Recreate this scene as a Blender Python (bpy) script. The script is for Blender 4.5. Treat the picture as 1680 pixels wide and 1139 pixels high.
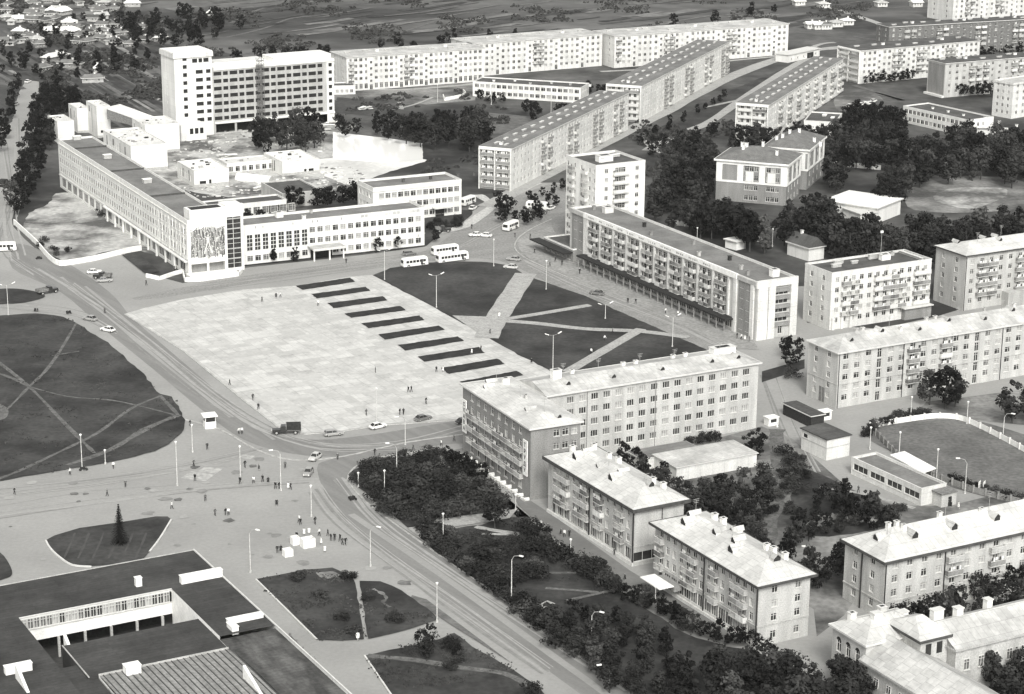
import bpy, bmesh, math, random
from mathutils import Vector, Matrix
from mathutils.geometry import tessellate_polygon
R = math.radians
S = bpy.context.scene
for o in list(bpy.data.objects): bpy.data.objects.remove(o)
rnd = random.Random(7)
# ---------------------------------------------------------------- camera
CAM_H, FPX, PITCH, ROLL = 165.0, 3570.7, R(16.529), R(.4525)
cd = bpy.data.cameras.new('camera'); cam = bpy.data.objects.new('camera', cd); S.collection.objects.link(cam)
cd.sensor_width = 36; cd.lens = FPX/1680*36; cd.clip_start = 1; cd.clip_end = 12000
cam.matrix_world = Matrix.Translation((0,0,CAM_H)) @ Matrix.Rotation(math.pi/2-PITCH,4,'X') @ Matrix.Rotation(ROLL,4,'Z')
S.camera = cam
# ---------------------------------------------------------------- world, sun, exposure
SUN_EL, SUN_AZ = R(40), R(8)          # azimuth measured from behind the camera towards the right
sx, sy = math.sin(SUN_AZ), -math.cos(SUN_AZ)
w = bpy.data.worlds.new("World"); S.world = w; w.use_nodes = True
nt = w.node_tree; bg = nt.nodes['Background']; sky = nt.nodes.new('ShaderNodeTexSky')
sky.sky_type = 'NISHITA'; sky.sun_disc = False; sky.sun_elevation = SUN_EL
sky.sun_rotation = math.atan2(sx, sy); sky.air_density = 1.0; sky.dust_density = 4.0
hs = nt.nodes.new('ShaderNodeHueSaturation'); hs.inputs['Saturation'].default_value = 0.0
nt.links.new(sky.outputs[0], hs.inputs['Color']); nt.links.new(hs.outputs[0], bg.inputs[0])
bg.inputs[1].default_value = 0.15
sd = bpy.data.lights.new('sun', 'SUN'); sun = bpy.data.objects.new('sun', sd); S.collection.objects.link(sun)
sd.energy = 1.5; sd.angle = R(14); sd.color = (1, .985, .95)
sun.rotation_euler = Vector((sx*math.cos(SUN_EL), sy*math.cos(SUN_EL), math.sin(SUN_EL))).to_track_quat('Z','Y').to_euler()
S.view_settings.view_transform = 'Standard'; S.view_settings.look = 'None'; S.view_settings.gamma = 1
S.view_settings.exposure = 0.5
S.cycles.filter_width = 1.45
# ---------------------------------------------------------------- helpers
_Mc = cam.matrix_world.to_3x3()
def at(px, py, h=0.0):
    "point of the plane z=h that the photograph shows at pixel (px,py) of its 1680x1139"
    d = _Mc @ Vector(((px-840)/FPX, -(py-569.5)/FPX, -1.0))
    t = (h-CAM_H)/d.z
    return Vector((d.x*t, d.y*t, h))
def tone(v): return (v, v*.992, v*.945, 1)
MATS = {}
def mat(name, v, rough=.85, var=.18, scale=.6, detail=5, stretch=(1,1,1), rot=0, v2=None, spec=.25, bump=0, contrast=(.35,.65), fine=0, famp=.25, seams=None, srot=0):
    "procedural grey-scale material: noise between two tones of the surface's own colour"
    if name in MATS: return MATS[name]
    m = bpy.data.materials.new(name); m.use_nodes = True; n = m.node_tree; b = n.nodes['Principled BSDF']
    b.inputs['Roughness'].default_value = rough; b.inputs['Specular IOR Level'].default_value = spec
    lo, hi = (v*(1-var), v*(1+var)) if v2 is None else (v, v2)
    tc = n.nodes.new('ShaderNodeTexCoord'); mp = n.nodes.new('ShaderNodeMapping'); ns = n.nodes.new('ShaderNodeTexNoise')
    mp.inputs['Scale'].default_value = stretch; mp.inputs['Rotation'].default_value = (0,0,rot)
    ns.inputs['Scale'].default_value = scale; ns.inputs['Detail'].default_value = detail; ns.inputs['Roughness'].default_value = .6
    cr = n.nodes.new('ShaderNodeValToRGB'); e = cr.color_ramp.elements
    e[0].position, e[1].position = contrast; e[0].color = tone(lo); e[1].color = tone(hi)
    if rot:
        m2 = n.nodes.new('ShaderNodeMapping'); m2.inputs['Rotation'].default_value = (0,0,rot)
        mp.inputs['Rotation'].default_value = (0,0,0)
        n.links.new(tc.outputs['Object'], m2.inputs[0]); n.links.new(m2.outputs[0], mp.inputs[0])
    else: n.links.new(tc.outputs['Object'], mp.inputs[0])
    n.links.new(mp.outputs[0], ns.inputs['Vector']); n.links.new(ns.outputs[0], cr.inputs[0])
    out = cr.outputs[0]
    if fine:
        n2 = n.nodes.new('ShaderNodeTexNoise'); n2.inputs['Scale'].default_value = fine; n2.inputs['Detail'].default_value = 4
        n.links.new(tc.outputs['Object'], n2.inputs['Vector'])
        c2 = n.nodes.new('ShaderNodeValToRGB'); f = c2.color_ramp.elements
        f[0].position, f[1].position = .3, .7; f[0].color = (1-famp,)*3+(1,); f[1].color = (1+famp,)*3+(1,)
        n.links.new(n2.outputs[0], c2.inputs[0])
        mx = n.nodes.new('ShaderNodeMix'); mx.data_type = 'RGBA'; mx.blend_type = 'MULTIPLY'; mx.inputs[0].default_value = 1
        n.links.new(out, mx.inputs[6]); n.links.new(c2.outputs[0], mx.inputs[7]); out = mx.outputs[2]
    if seams:      # (panel width, panel height, joint width, joint darkness, panel tone spread, 'wall' or 'flat')
        sw, sh, sj, sdk, sp, md = seams; bt = n.nodes.new('ShaderNodeTexBrick'); bt.offset = 0 if md != 'sheet' else .5
        bt.inputs['Scale'].default_value = 1; bt.inputs['Brick Width'].default_value = sw; bt.inputs['Row Height'].default_value = sh; bt.inputs['Mortar Size'].default_value = sj; bt.inputs['Mortar Smooth'].default_value = .3
        bt.inputs['Color1'].default_value = (1-sp,)*3+(1,); bt.inputs['Color2'].default_value = (1+sp,)*3+(1,); bt.inputs['Mortar'].default_value = (sdk,)*3+(1,)
        if md == 'wall':
            sx_ = n.nodes.new('ShaderNodeSeparateXYZ'); ad = n.nodes.new('ShaderNodeMath'); ad.operation = 'ADD'; cx = n.nodes.new('ShaderNodeCombineXYZ')
            n.links.new(tc.outputs['Object'], sx_.inputs[0]); n.links.new(sx_.outputs[0], ad.inputs[0]); n.links.new(sx_.outputs[1], ad.inputs[1]); n.links.new(ad.outputs[0], cx.inputs[0]); n.links.new(sx_.outputs[2], cx.inputs[1]); n.links.new(cx.outputs[0], bt.inputs['Vector'])
        else:
            m3 = n.nodes.new('ShaderNodeMapping'); m3.inputs['Rotation'].default_value = (0,0,srot); n.links.new(tc.outputs['Object'], m3.inputs[0]); n.links.new(m3.outputs[0], bt.inputs['Vector'])
        m4 = n.nodes.new('ShaderNodeMix'); m4.data_type = 'RGBA'; m4.blend_type = 'MULTIPLY'; m4.inputs[0].default_value = 1; n.links.new(out, m4.inputs[6]); n.links.new(bt.outputs[0], m4.inputs[7]); out = m4.outputs[2]
    n.links.new(out, b.inputs['Base Color'])
    if bump:
        bp = n.nodes.new('ShaderNodeBump'); bp.inputs['Strength'].default_value = bump; bp.inputs['Distance'].default_value = .1
        n.links.new(ns.outputs[0], bp.inputs['Height']); n.links.new(bp.outputs[0], b.inputs['Normal'])
    MATS[name] = m; return m
WS = (1,1,.18)    # vertical streaks on walls
M = dict(
 white=mat('white plaster', .72, var=.10, scale=.35, stretch=WS, fine=3, famp=.08, seams=(6.2,3.1,.05,.86,.04,'wall')),
 panel=mat('pale panel wall', .64, var=.12, scale=.4, stretch=WS, fine=2.5, famp=.12, seams=(3.2,2.75,.06,.8,.05,'wall')),
 cream=mat('pale brick wall', .45, var=.17, scale=.4, stretch=WS, fine=4, famp=.2),
 grey=mat('grey rendered wall', .24, var=.16, scale=.4, stretch=WS, fine=4),
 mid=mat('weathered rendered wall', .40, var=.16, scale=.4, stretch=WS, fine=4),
 brick=mat('dark brick wall', .16, var=.2, scale=.8, fine=6),
 glass=mat('dark window glass', .035, rough=.18, var=.4, scale=.4, spec=.5),
 glass2=mat('window glass over curtain', .13, rough=.25, var=.5, scale=1.2, spec=.5),
 glass3=mat('window with pale curtain', .33, rough=.4, var=.3, scale=1.2, spec=.4),
 frame=mat('painted window frame', .62, var=.1, scale=3),
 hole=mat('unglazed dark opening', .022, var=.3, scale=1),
 roofd=mat('dark roofing felt', .085, var=.28, scale=.2, fine=2, famp=.15, seams=(40,1.0,.05,.75,.08,'flat')),
 roofm=mat('grey roofing felt', .175, var=.22, scale=.15, fine=1.6, famp=.12, seams=(40,1.0,.05,.8,.06,'flat')),
 roofl=mat('pale sheet metal roof', .53, var=.17, scale=.16, fine=1.5, famp=.08, rough=.6, seams=(1.4,2.4,.05,.72,.07,'sheet')),
 roofl2=mat('worn pale sheet metal roof', .46, var=.24, scale=.14, fine=1.2, famp=.1, rough=.6, seams=(1.4,2.4,.05,.72,.09,'sheet')),
 roofh=mat('grey slate roof', .15, var=.2, scale=.5, fine=3),
 cornice=mat('dark eaves trim', .07, var=.25, scale=1),
 trim=mat('pale concrete trim', .58, var=.08, scale=1),
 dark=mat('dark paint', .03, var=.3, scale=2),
 steel=mat('galvanised steel', .35, var=.2, scale=4, rough=.5),
 concrete=mat('concrete mast', .52, var=.15, scale=1, fine=3),
 bright=mat('whitewashed surface', .80, var=.09, scale=.8, fine=3, famp=.08),
 rubble=mat('rubble', .5, var=.5, scale=1.2),
 letter=mat('dark sign paint', .05, var=.1, scale=3),
 wood=mat('weathered timber', .18, var=.3, scale=2),
)
def link(o, parent=None):
    S.collection.objects.link(o)
    if parent: o.parent = parent
    return o
def tag(o, label=None, cat=None, group=None, kind=None):
    if label: o['label'] = label
    if cat: o['category'] = cat
    if group: o['group'] = group
    if kind: o['kind'] = kind
    return o
def empty(name, loc, rz=0):
    o = bpy.data.objects.new(name, None); o.empty_display_size = .5; o.location = loc; o.rotation_euler = (0,0,rz); return link(o)
def copy_tree(o, parent=None):
    c = o.copy(); link(c, parent)
    for k in ('label','category','group'):
        pass
    for ch in list(o.children):
        copy_tree(ch, c)
    return c
class MB:
    def __init__(s): s.v=[]; s.f=[]; s.m=[]; s.mats=[]; s.X=None
    def mi(s, m):
        if isinstance(m, str): m = M[m]
        if m not in s.mats: s.mats.append(m)
        return s.mats.index(m)
    def add(s, vs, fs, m):
        b = len(s.v); k = s.mi(m)
        s.v += [ (s.X @ Vector(v)) if s.X is not None else Vector(v) for v in vs ]
        for f in fs: s.f.append([i+b for i in f]); s.m.append(k)
    def quad(s, a, b, c, d, m): s.add([a,b,c,d], [(0,1,2,3)], m)
    def box(s, x0, y0, z0, x1, y1, z1, m):
        s.add([(x0,y0,z0),(x1,y0,z0),(x1,y1,z0),(x0,y1,z0),(x0,y0,z1),(x1,y0,z1),(x1,y1,z1),(x0,y1,z1)],
              [(0,3,2,1),(4,5,6,7),(0,1,5,4),(1,2,6,5),(2,3,7,6),(3,0,4,7)], m)
    def cyl(s, x, y, z0, z1, r0, r1, m, n=8):
        vs = [(x+r*math.cos(2*math.pi*i/n), y+r*math.sin(2*math.pi*i/n), z) for z, r in ((z0,r0),(z1,r1)) for i in range(n)]
        s.add(vs, [(i,(i+1)%n,n+(i+1)%n,n+i) for i in range(n)]+[tuple(range(n-1,-1,-1)), tuple(range(n,2*n))], m)
    def tube(s, p, q, r, m, n=6, r2=None):
        p, q = Vector(p), Vector(q); d = (q-p).normalized(); a = d.orthogonal().normalized(); b = d.cross(a); r2 = r if r2 is None else r2
        vs = [c+(a*math.cos(2*math.pi*i/n)+b*math.sin(2*math.pi*i/n))*rr for c, rr in ((p,r),(q,r2)) for i in range(n)]
        s.add(vs, [(i,(i+1)%n,n+(i+1)%n,n+i) for i in range(n)]+[tuple(range(n-1,-1,-1)), tuple(range(n,2*n))], m)
    def disc(s, c, r, y0, y1, m, n=12):     # wheel along y
        x, z = c
        vs = [(x+r*math.cos(2*math.pi*i/n), y, z+r*math.sin(2*math.pi*i/n)) for y in (y0,y1) for i in range(n)]
        s.add(vs, [(i,(i+1)%n,n+(i+1)%n,n+i) for i in range(n)]+[tuple(range(n-1,-1,-1)), tuple(range(n,2*n))], m)
    def mesh(s, name):
        me = bpy.data.meshes.new(name); me.from_pydata(s.v, [], s.f)
        for m in s.mats: me.materials.append(m)
        me.polygons.foreach_set('material_index', s.m); me.update(); return me
    def build(s, name, parent=None, loc=(0,0,0), rz=0):
        o = bpy.data.objects.new(name, s.mesh(name)); o.location = loc; o.rotation_euler = (0,0,rz)
        return link(o, parent)
def inst(name, me, parent=None, mx=None):
    o = bpy.data.objects.new(name, me); link(o, parent)
    if mx is not None: o.matrix_local = mx
    return o
def smooth_poly(pts, step=4, closed=True):
    out = []; n = len(pts)
    for i in range(n if closed else n-1):
        p0, p1, p2, p3 = [Vector(pts[(i+k) % n]) if closed else Vector(pts[min(max(i+k,0),n-1)]) for k in (-1,0,1,2)]
        for j in range(step):
            t = j/step
            out.append(.5*((2*p1)+(-p0+p2)*t+(2*p0-5*p1+4*p2-p3)*t*t+(-p0+3*p1-3*p2+p3)*t**3))
    if not closed: out.append(Vector(pts[-1]))
    return out
def rough_edge(P, amp, step):
    out = []
    for i in range(len(P)):
        a, b = P[i], P[(i+1) % len(P)]; n = max(1, int((b-a).length/step)); nrm = Vector((-(b-a).y, (b-a).x, 0)).normalized() if (b-a).length > 1e-6 else Vector((0,0,0))
        for k in range(n):
            out.append(a+(b-a)*k/n+(nrm*rnd.uniform(-amp, amp) if k or amp else nrm*0))
    return out
def sheet(name, px, z, m, smooth=0, rough=0, rstep=2.5, kind='structure', label=None, cat=None, group=None, world=False):
    pts = [Vector(p) for p in px]
    if smooth: pts = smooth_poly([Vector((p.x,p.y)) for p in pts], smooth)
    P = [Vector((p.x,p.y,z)) for p in pts] if world else [at(p.x, p.y) for p in pts]
    if rough: P = rough_edge(P, rough, rstep)
    P = [Vector((p.x, p.y, z)) for p in P]
    me = bpy.data.meshes.new(name); me.from_pydata(P, [], [tuple(range(len(P)))]); me.materials.append(M[m] if isinstance(m,str) else m)
    bm = bmesh.new(); bm.from_mesh(me); bmesh.ops.recalc_face_normals(bm, faces=bm.faces)
    for f in bm.faces:
        if f.normal.z < 0: f.normal_flip()
    bm.to_mesh(me); bm.free()
    o = link(bpy.data.objects.new(name, me)); return tag(o, label, cat, group, kind)
_rz=[0]
def ribbon(name, px, wid, z, m, smooth=4, kind='structure', var=0, world=False, mb=None):
    pts = smooth_poly([Vector(p) for p in px], smooth, False) if smooth else [Vector(p) for p in px]
    P = [Vector((p.x,p.y,0)) for p in pts] if world else [at(p.x, p.y) for p in pts]
    own = mb is None; mb = mb or MB(); L = []; _rz[0] += 1; z = z+.0015*(_rz[0]%14)
    for i, p in enumerate(P):
        d = (P[min(i+1,len(P)-1)]-P[max(i-1,0)]); d.z = 0; d.normalize(); n = Vector((-d.y, d.x, 0)); ww = wid/2*(1+rnd.uniform(-var,var))
        L.append((p+n*ww, p-n*ww))
    for (a,b),(c,d) in zip(L, L[1:]):
        mb.quad((b.x,b.y,z),(d.x,d.y,z),(c.x,c.y,z),(a.x,a.y,z), m)
    if own: return tag(mb.build(name), kind=kind)
def kerb(name, px, z0=0, hgt=.16, wid=.35, m='trim', smooth=4, closed=False):
    pts = smooth_poly([Vector(p) for p in px], smooth, closed) if smooth else [Vector(p) for p in px]
    P = [at(p.x,p.y) for p in pts]
    if closed: P.append(P[0])
    mb = MB(); L=[]
    for i, p in enumerate(P):
        d = (P[min(i+1,len(P)-1)]-P[max(i-1,0)]).normalized(); n = Vector((-d.y, d.x, 0))*wid/2; L.append((p+n, p-n))
    for (a,b),(c,d) in zip(L, L[1:]):
        up = Vector((0,0,hgt)); lo = Vector((0,0,z0))
        mb.quad(b+up, d+up, c+up, a+up, m); mb.quad(b+lo, d+lo, d+up, b+up, m); mb.quad(a+up, c+up, c+lo, a+lo, m)
    return tag(mb.build(name), kind='structure')
def inside(p, poly):
    x, y = p; r = False; n = len(poly)
    for i in range(n):
        x1,y1 = poly[i]; x2,y2 = poly[(i+1)%n]
        if (y1 > y) != (y2 > y) and x < (x2-x1)*(y-y1)/(y2-y1)+x1: r = not r
    return r
# ---------------------------------------------------------------- buildings: generic parts
WIN = {}
def window_mesh(w, h, pane=0, style='cross', split=False):
    "frame (+ pane unless split), facing -y, centred; returns (frame mesh, pane mesh)"
    key = (round(w,2), round(h,2), pane, style, split)
    if key in WIN: return WIN[key]
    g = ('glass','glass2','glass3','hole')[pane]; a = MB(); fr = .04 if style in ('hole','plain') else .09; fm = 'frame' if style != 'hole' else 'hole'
    x0,x1,z0,z1 = -w/2,w/2,-h/2,h/2
    if style != 'hole':
        a.box(x0,-.05,z0,x0+fr,.06,z1,fm); a.box(x1-fr,-.05,z0,x1,.06,z1,fm); a.box(x0+fr,-.05,z0,x1-fr,.06,z0+fr,fm); a.box(x0+fr,-.05,z1-fr,x1-fr,.06,z1,fm)
        if style in ('cross','three'):
            for t in ((.5,) if style=='cross' and w<1.7 else (.33,.67) if style=='three' else (.62,)):
                a.box(x0+w*t-.04,-.04,z0+fr,x0+w*t+.04,.05,z1-fr,fm)
            if style == 'cross' and h > 1.3: a.box(x0+fr,-.03,z1-h*.3,x1-fr,.05,z1-h*.3+.06,fm)
        if style == 'plain': a.box(-.03,-.03,z0+fr,.03,.05,z1-fr,fm)
        if style == 'bands':
            k = max(2, round(h/1.4))
            for i in range(1,k): a.box(x0+fr,-.05,z0+h*i/k-.09,x1-fr,.05,z0+h*i/k+.09,fm)
            a.box(-.05,-.04,z0+fr,.05,.05,z1-fr,fm)
        a.box(x0-.05,-.30,z0-.07,x1+.05,-.05,z0-.01,'trim')
    else:
        a.box(x0-.05,-.28,z0-.08,x1+.05,-.16,z0-.01,'trim')
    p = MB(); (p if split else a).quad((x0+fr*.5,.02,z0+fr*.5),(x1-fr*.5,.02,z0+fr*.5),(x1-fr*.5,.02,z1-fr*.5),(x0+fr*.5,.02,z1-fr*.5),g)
    r = (a.mesh('window'), p.mesh('pane') if split else None); WIN[key] = r; return r
BAL = {}
def balcony_mesh(w, kind, dep=.95):
    key = (round(w,2), kind, dep)
    if key in BAL: return BAL[key]
    a = MB(); a.box(-w/2,-dep,-.14,w/2,0,0,'trim')
    m = {0:'panel',1:'glass2',2:'mid',3:'frame',4:'grey',5:'dark'}[kind % 6]
    if kind % 6 == 5:                                   # open bar railing
        for i in range(int(w/.22)+1): a.box(-w/2+i*.22,-dep,0,-w/2+i*.22+.03,-dep+.03,1.0,'steel')
        a.box(-w/2,-dep-.01,1.0,w/2,-dep+.05,1.06,'steel')
    else: a.box(-w/2,-dep,.08,w/2,-dep+.06,1.02,m)
    for s in (-1,1): a.box(s*w/2-(.05 if s>0 else 0),-dep+.06,.08,s*w/2+(.05 if s<0 else 0),0,1.0,m if kind%6!=5 else 'steel')
    a.box(-w/2,-dep-.02,1.02 if kind%6!=5 else 1.07,w/2,-dep+.08,1.10,'frame')
    # things kept on it: a cupboard, boxes or washing on a line
    r = random.Random(kind*7+3)
    if kind % 3 == 0: a.box(-w/2+.15,-.5,0,-w/2+.8,-.05,1.5,'wood')
    if kind % 3 == 1:
        a.box(-w/2,-dep+.02,1.85,w/2,-dep+.05,1.88,'steel')
        x = -w/2+.2
        while x < w/2-.6:
            ww = r.uniform(.3,.7); hh = r.uniform(.5,1.0); a.box(x,-dep+.02,1.86-hh,x+ww,-dep+.05,1.85,r.choice(['bright','frame','mid','dark','bright'])); x += ww+r.uniform(.05,.5)
    if kind % 3 == 2: a.box(w/2-.8,-.6,0,w/2-.2,-.1,.8,'mid')
    BAL[key] = a.mesh('balcony'); return BAL[key]
class Bld:
    """a building whose local x runs along the facade that faces right (side R), y along the one that faces left (side L);
    L, C, K: photograph pixels of the left, near and right corners of its top edge, h metres above the ground"""
    def __init__(s, name, label, cat, L, C, K, h, W=None, D=None, ov=0, az=None, group=None, wall='panel', hb=None):
        c = at(*C, h); l = at(*L, h); k = at(*K, h)
        u, v = (k-c), (l-c)
        if az is None:
            au = math.atan2(u.y,u.x); av = math.atan2(v.y,v.x)-math.pi/2; wu, wv = u.length**2, v.length**2
            az = (au*wu+av*wv)/(wu+wv)
        else: az = R(az)
        U = Vector((math.cos(az), math.sin(az), 0)); V = Vector((-U.y, U.x, 0))
        s.W = (W or u.dot(U))-2*ov; s.D = (D or v.dot(V))-2*ov; s.h = h; s.ov = ov; s.wall = wall
        o = c+(U+V)*ov; s.root = empty(name, (o.x,o.y,0), az); tag(s.root, label, cat, group); s.U, s.V, s.o = U, V, Vector((o.x,o.y,0))
        s.open = {'R':[], 'L':[], 'F':[], 'B':[]}; s.wins = []; s.bals = []; s.az = az; s.mxs = s.root
        print('BLD %-22s W %.1f D %.1f az %.1f' % (name, s.W, s.D, math.degrees(az)))
        s.mb = MB()
    def side(s, k):
        if k == 'R': return Matrix.Identity(4)
        if k == 'L': return Matrix.Translation((0,s.D,0)) @ Matrix.Rotation(-math.pi/2,4,'Z')
        if k == 'F': return Matrix.Translation((s.W,0,0)) @ Matrix.Rotation(math.pi/2,4,'Z')
        return Matrix.Translation((s.W,s.D,0)) @ Matrix.Rotation(math.pi,4,'Z')
    def length(s, k): return s.W if k in 'RB' else s.D
    def win(s, k, u, z, w, h, pane=None, style='cross', rec=.18):
        s.open[k].append((u-w/2, u+w/2, z, z+h))
        if pane is None: pane = rnd.choices([0,1,2],[5,3,2.2])[0]
        s.wins.append((k, Matrix.Translation((u, rec, z+h/2)), w, h, pane, style))
    def hole(s, k, u, z, w, h): s.open[k].append((u-w/2, u+w/2, z, z+h))
    def grid(s, k, n, zs, w, h, m0=1.0, m1=1.0, skip=(), widths=None, **kw):
        L = s.length(k)-m0-m1
        for i in range(n):
            if i in skip: continue
            ww = widths[i % len(widths)] if widths else w
            for z in zs: s.win(k, m0+L*(i+.5)/n, z, ww, h, **kw)
    def balc(s, k, u, z, w, kind=None): s.bals.append((k, u, z, w, rnd.randrange(12) if kind is None else kind))
    def walls(s, top=None, matl=None, name='wall', sides='RLFB', base=None, recd=.2):
        mb = MB(); top = s.h if top is None else top; mt = matl or s.wall
        for k in 'RLFB':
            if k not in sides: continue
            mb.X = s.side(k); L = s.length(k); op = s.open[k]
            us = sorted({0, L} | {x for o in op for x in o[:2]}); zs = sorted({0, top} | {x for o in op for x in o[2:]})
            us = [u for u in us if 0 <= u <= L]; zs = [z for z in zs if 0 <= z <= top]
            def cov(a, b, c, d): return any(o[0]-1e-4 <= a and b <= o[1]+1e-4 and o[2]-1e-4 <= c and d <= o[3]+1e-4 for o in op)
            for a, b in zip(us, us[1:]):
                z0 = None
                for c, d in zip(zs, zs[1:]):
                    if not cov(a,b,c,d):
                        if z0 is None: z0 = c
                        z1 = d
                    elif z0 is not None: mb.quad((a,0,z0),(b,0,z0),(b,0,z1),(a,0,z1), mt); z0 = None
                if z0 is not None: mb.quad((a,0,z0),(b,0,z0),(b,0,z1),(a,0,z1), mt)
            for (a,b,c,d) in op:
                q = recd; mb.quad((a,0,c),(a,q,c),(a,q,d),(a,0,d), mt); mb.quad((b,q,c),(b,0,c),(b,0,d),(b,q,d), mt)
                mb.quad((a,0,d),(a,q,d),(b,q,d),(b,0,d), mt); mb.quad((a,q,c),(a,0,c),(b,0,c),(b,q,c), mt)
        mb.X = None
        s.wallob = mb.build(name, s.root)
        return s.wallob
    def finish(s, split=False, limit=98, bandm=None):
        cp = Vector((0,0,CAM_H)); base = s.root.matrix_basis.copy()
        base = Matrix.Translation(s.root.location) @ Matrix.Rotation(s.az,4,'Z')
        lst = []
        for k, mx, w, h, pane, st in s.wins:
            m = s.side(k) @ mx; wp = base @ m.translation; nrm = (base.to_3x3() @ s.side(k).to_3x3() @ Vector((0,-1,0)))
            vis = nrm.dot(cp-wp) > 0
            lst.append((0 if vis else 1, (wp-cp).length, m, w, h, pane, st))
        lst.sort(key=lambda t: t[:2])
        for _,_,m,w,h,pane,st in lst[:limit]:
            f, p = window_mesh(w,h,pane,st,split); o = inst('window', f, s.root, m)
            if p: inst('pane', p, o)
        if len(lst) > limit:
            mb = MB()
            for _,_,m,w,h,pane,st in lst[limit:]:
                f,_p = window_mesh(w,h,pane,st,False); b = len(mb.v); mb.v += [m @ v.co for v in f.vertices]
                for q in f.polygons: mb.f.append([i+b for i in q.vertices]); mb.m.append(mb.mi(f.materials[q.material_index]))
            tag(mb.build('windows', s.root), kind='stuff')
        bl = []
        for k,u,z,w,kind in s.bals:
            inst('balcony', balcony_mesh(w, kind), s.root, s.side(k) @ Matrix.Translation((u,0,z)))
        s.mbx = None
    # roofs
    def flat(s, m='roofd', par=.45, pm=None, z=None, pw=.28):
        z = s.h if z is None else z; d = z-par; mb = MB(); pm = pm or s.wall
        mb.quad((pw,pw,d),(s.W-pw,pw,d),(s.W-pw,s.D-pw,d),(pw,s.D-pw,d), m)
        s.roof = mb.build('roof', s.root)
        p = MB(); W, D = s.W, s.D; e = .04
        for (a,b,c,f) in ((-e,-e,W+e,pw),(-e,D-pw,W+e,D+e),(-e,pw,pw,D-pw),(W-pw,pw,W+e,D-pw)):
            p.box(a,b,d-.02,c,f,z,pm)
            p.box(a-.03,b-.03,z,c+.03,f+.03,z+.06,'trim' if pm not in ('dark',) else pm)
        p.build('parapet', s.root); return s.roof
    def slab(s, m='roofm', ov=.5, th=.3, z=None, edge='trim'):
        z = s.h if z is None else z; mb = MB(); W, D = s.W, s.D
        mb.box(-ov,-ov,z,W+ov,D+ov,z+th,edge); mb.quad((-ov+.1,-ov+.1,z+th+.02),(W+ov-.1,-ov+.1,z+th+.02),(W+ov-.1,D+ov-.1,z+th+.02),(-ov+.1,D+ov-.1,z+th+.02),m)
        s.roof = mb.build('roof', s.root); s.rz = z+th+.02; return s.roof
    def hip(s, m='roofl', ov=None, rise=3.2, z=None, gable=(0,0), trimm='cornice', trimh=.5, box=True):
        z = s.h if z is None else z; ov = s.ov if ov is None else ov; W, D = s.W, s.D; mb = MB()
        x0,y0,x1,y1 = -ov,-ov,W+ov,D+ov
        if D >= W:
            r = (W+2*ov)/2; a = (W/2, y0+(0 if gable[0] else r), z+rise); b = (W/2, y1-(0 if gable[1] else r), z+rise)
            P = [(x0,y0,z),(x1,y0,z),(x1,y1,z),(x0,y1,z),a,b]; Fs = [(0,1,4),(1,2,5,4),(2,3,5),(3,0,4,5)]
        else:
            r = (D+2*ov)/2; a = (x0+(0 if gable[0] else r), D/2, z+rise); b = (x1-(0 if gable[1] else r), D/2, z+rise)
            P = [(x0,y0,z),(x1,y0,z),(x1,y1,z),(x0,y1,z),a,b]; Fs = [(0,1,5,4),(1,2,5),(2,3,4,5),(3,0,4)]
        mb.add(P, Fs, m); mb.quad((x0,y0,z-.01),(x0,y1,z-.01),(x1,y1,z-.01),(x1,y0,z-.01), trimm)
        # standing seams
        s.roof = mb.build('roof', s.root)
        t = MB(); e = .12
        for (a_,b_,c_,d_) in ((x0-e,y0-e,x1+e,y0+.02),(x0-e,y1-.02,x1+e,y1+e),(x0-e,y0+.02,x0+.02,y1-.02),(x1-.02,y0+.02,x1+e,y1-.02)): t.box(a_,b_,z-trimh*.6,c_,d_,z+.08,trimm)
        t.build('cornice', s.root)
        s.rise = rise; s.rz = z
        if m.startswith('roofl'):
            for i in range(int(max(W,D)/11)):
                t_ = (i+.5+rnd.uniform(-.2,.2))/int(max(W,D)/11); x,y = (W*t_,D*rnd.uniform(.4,.6)) if W>D else (W*rnd.uniform(.4,.6),D*t_)
                zz = s.zroof(x,y)-.1; hh = rnd.uniform(2.2,3.4); a = MB(); a.cyl(x,y,zz,zz+hh,.05,.04,'steel',5)
                for q_ in (.0,.35,.7): a.box(x-.7+q_*.3,y-.03,zz+hh-q_-.06,x+.7-q_*.3,y+.03,zz+hh-q_,'steel')
                a.build('aerial', s.roof)
        return s.roof
    def zroof(s, x, y):
        if not hasattr(s, 'rise'): return s.rz if hasattr(s,'rz') else s.h-.45
        W, D = s.W, s.D; ov = s.ov; r = (min(W,D)+2*ov)/2
        d = min(x+ov, W+ov-x, y+ov, D+ov-y); return s.rz+s.rise*max(0,min(1,d/r))
    def chimney(s, x, y, w=1.0, d=.8, hh=1.6, m='bright', cap=None):
        if w < 2: w *= .85; d *= .85; hh *= .8
        cap = cap or ('trim' if m == 'bright' else m)
        mb = MB(); z = s.zroof(x,y)-.3; mb.box(x-w/2,y-d/2,z,x+w/2,y+d/2,z+hh+.3,m); mb.box(x-w/2-.12,y-d/2-.12,z+hh+.3,x+w/2+.12,y+d/2+.12,z+hh+.45,cap or m)
        mb.box(x-w*.3,y-d*.3,z+hh+.45,x+w*.3,y+d*.3,z+hh+.47,'dark')
        return mb.build('chimney', s.roof)
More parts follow.
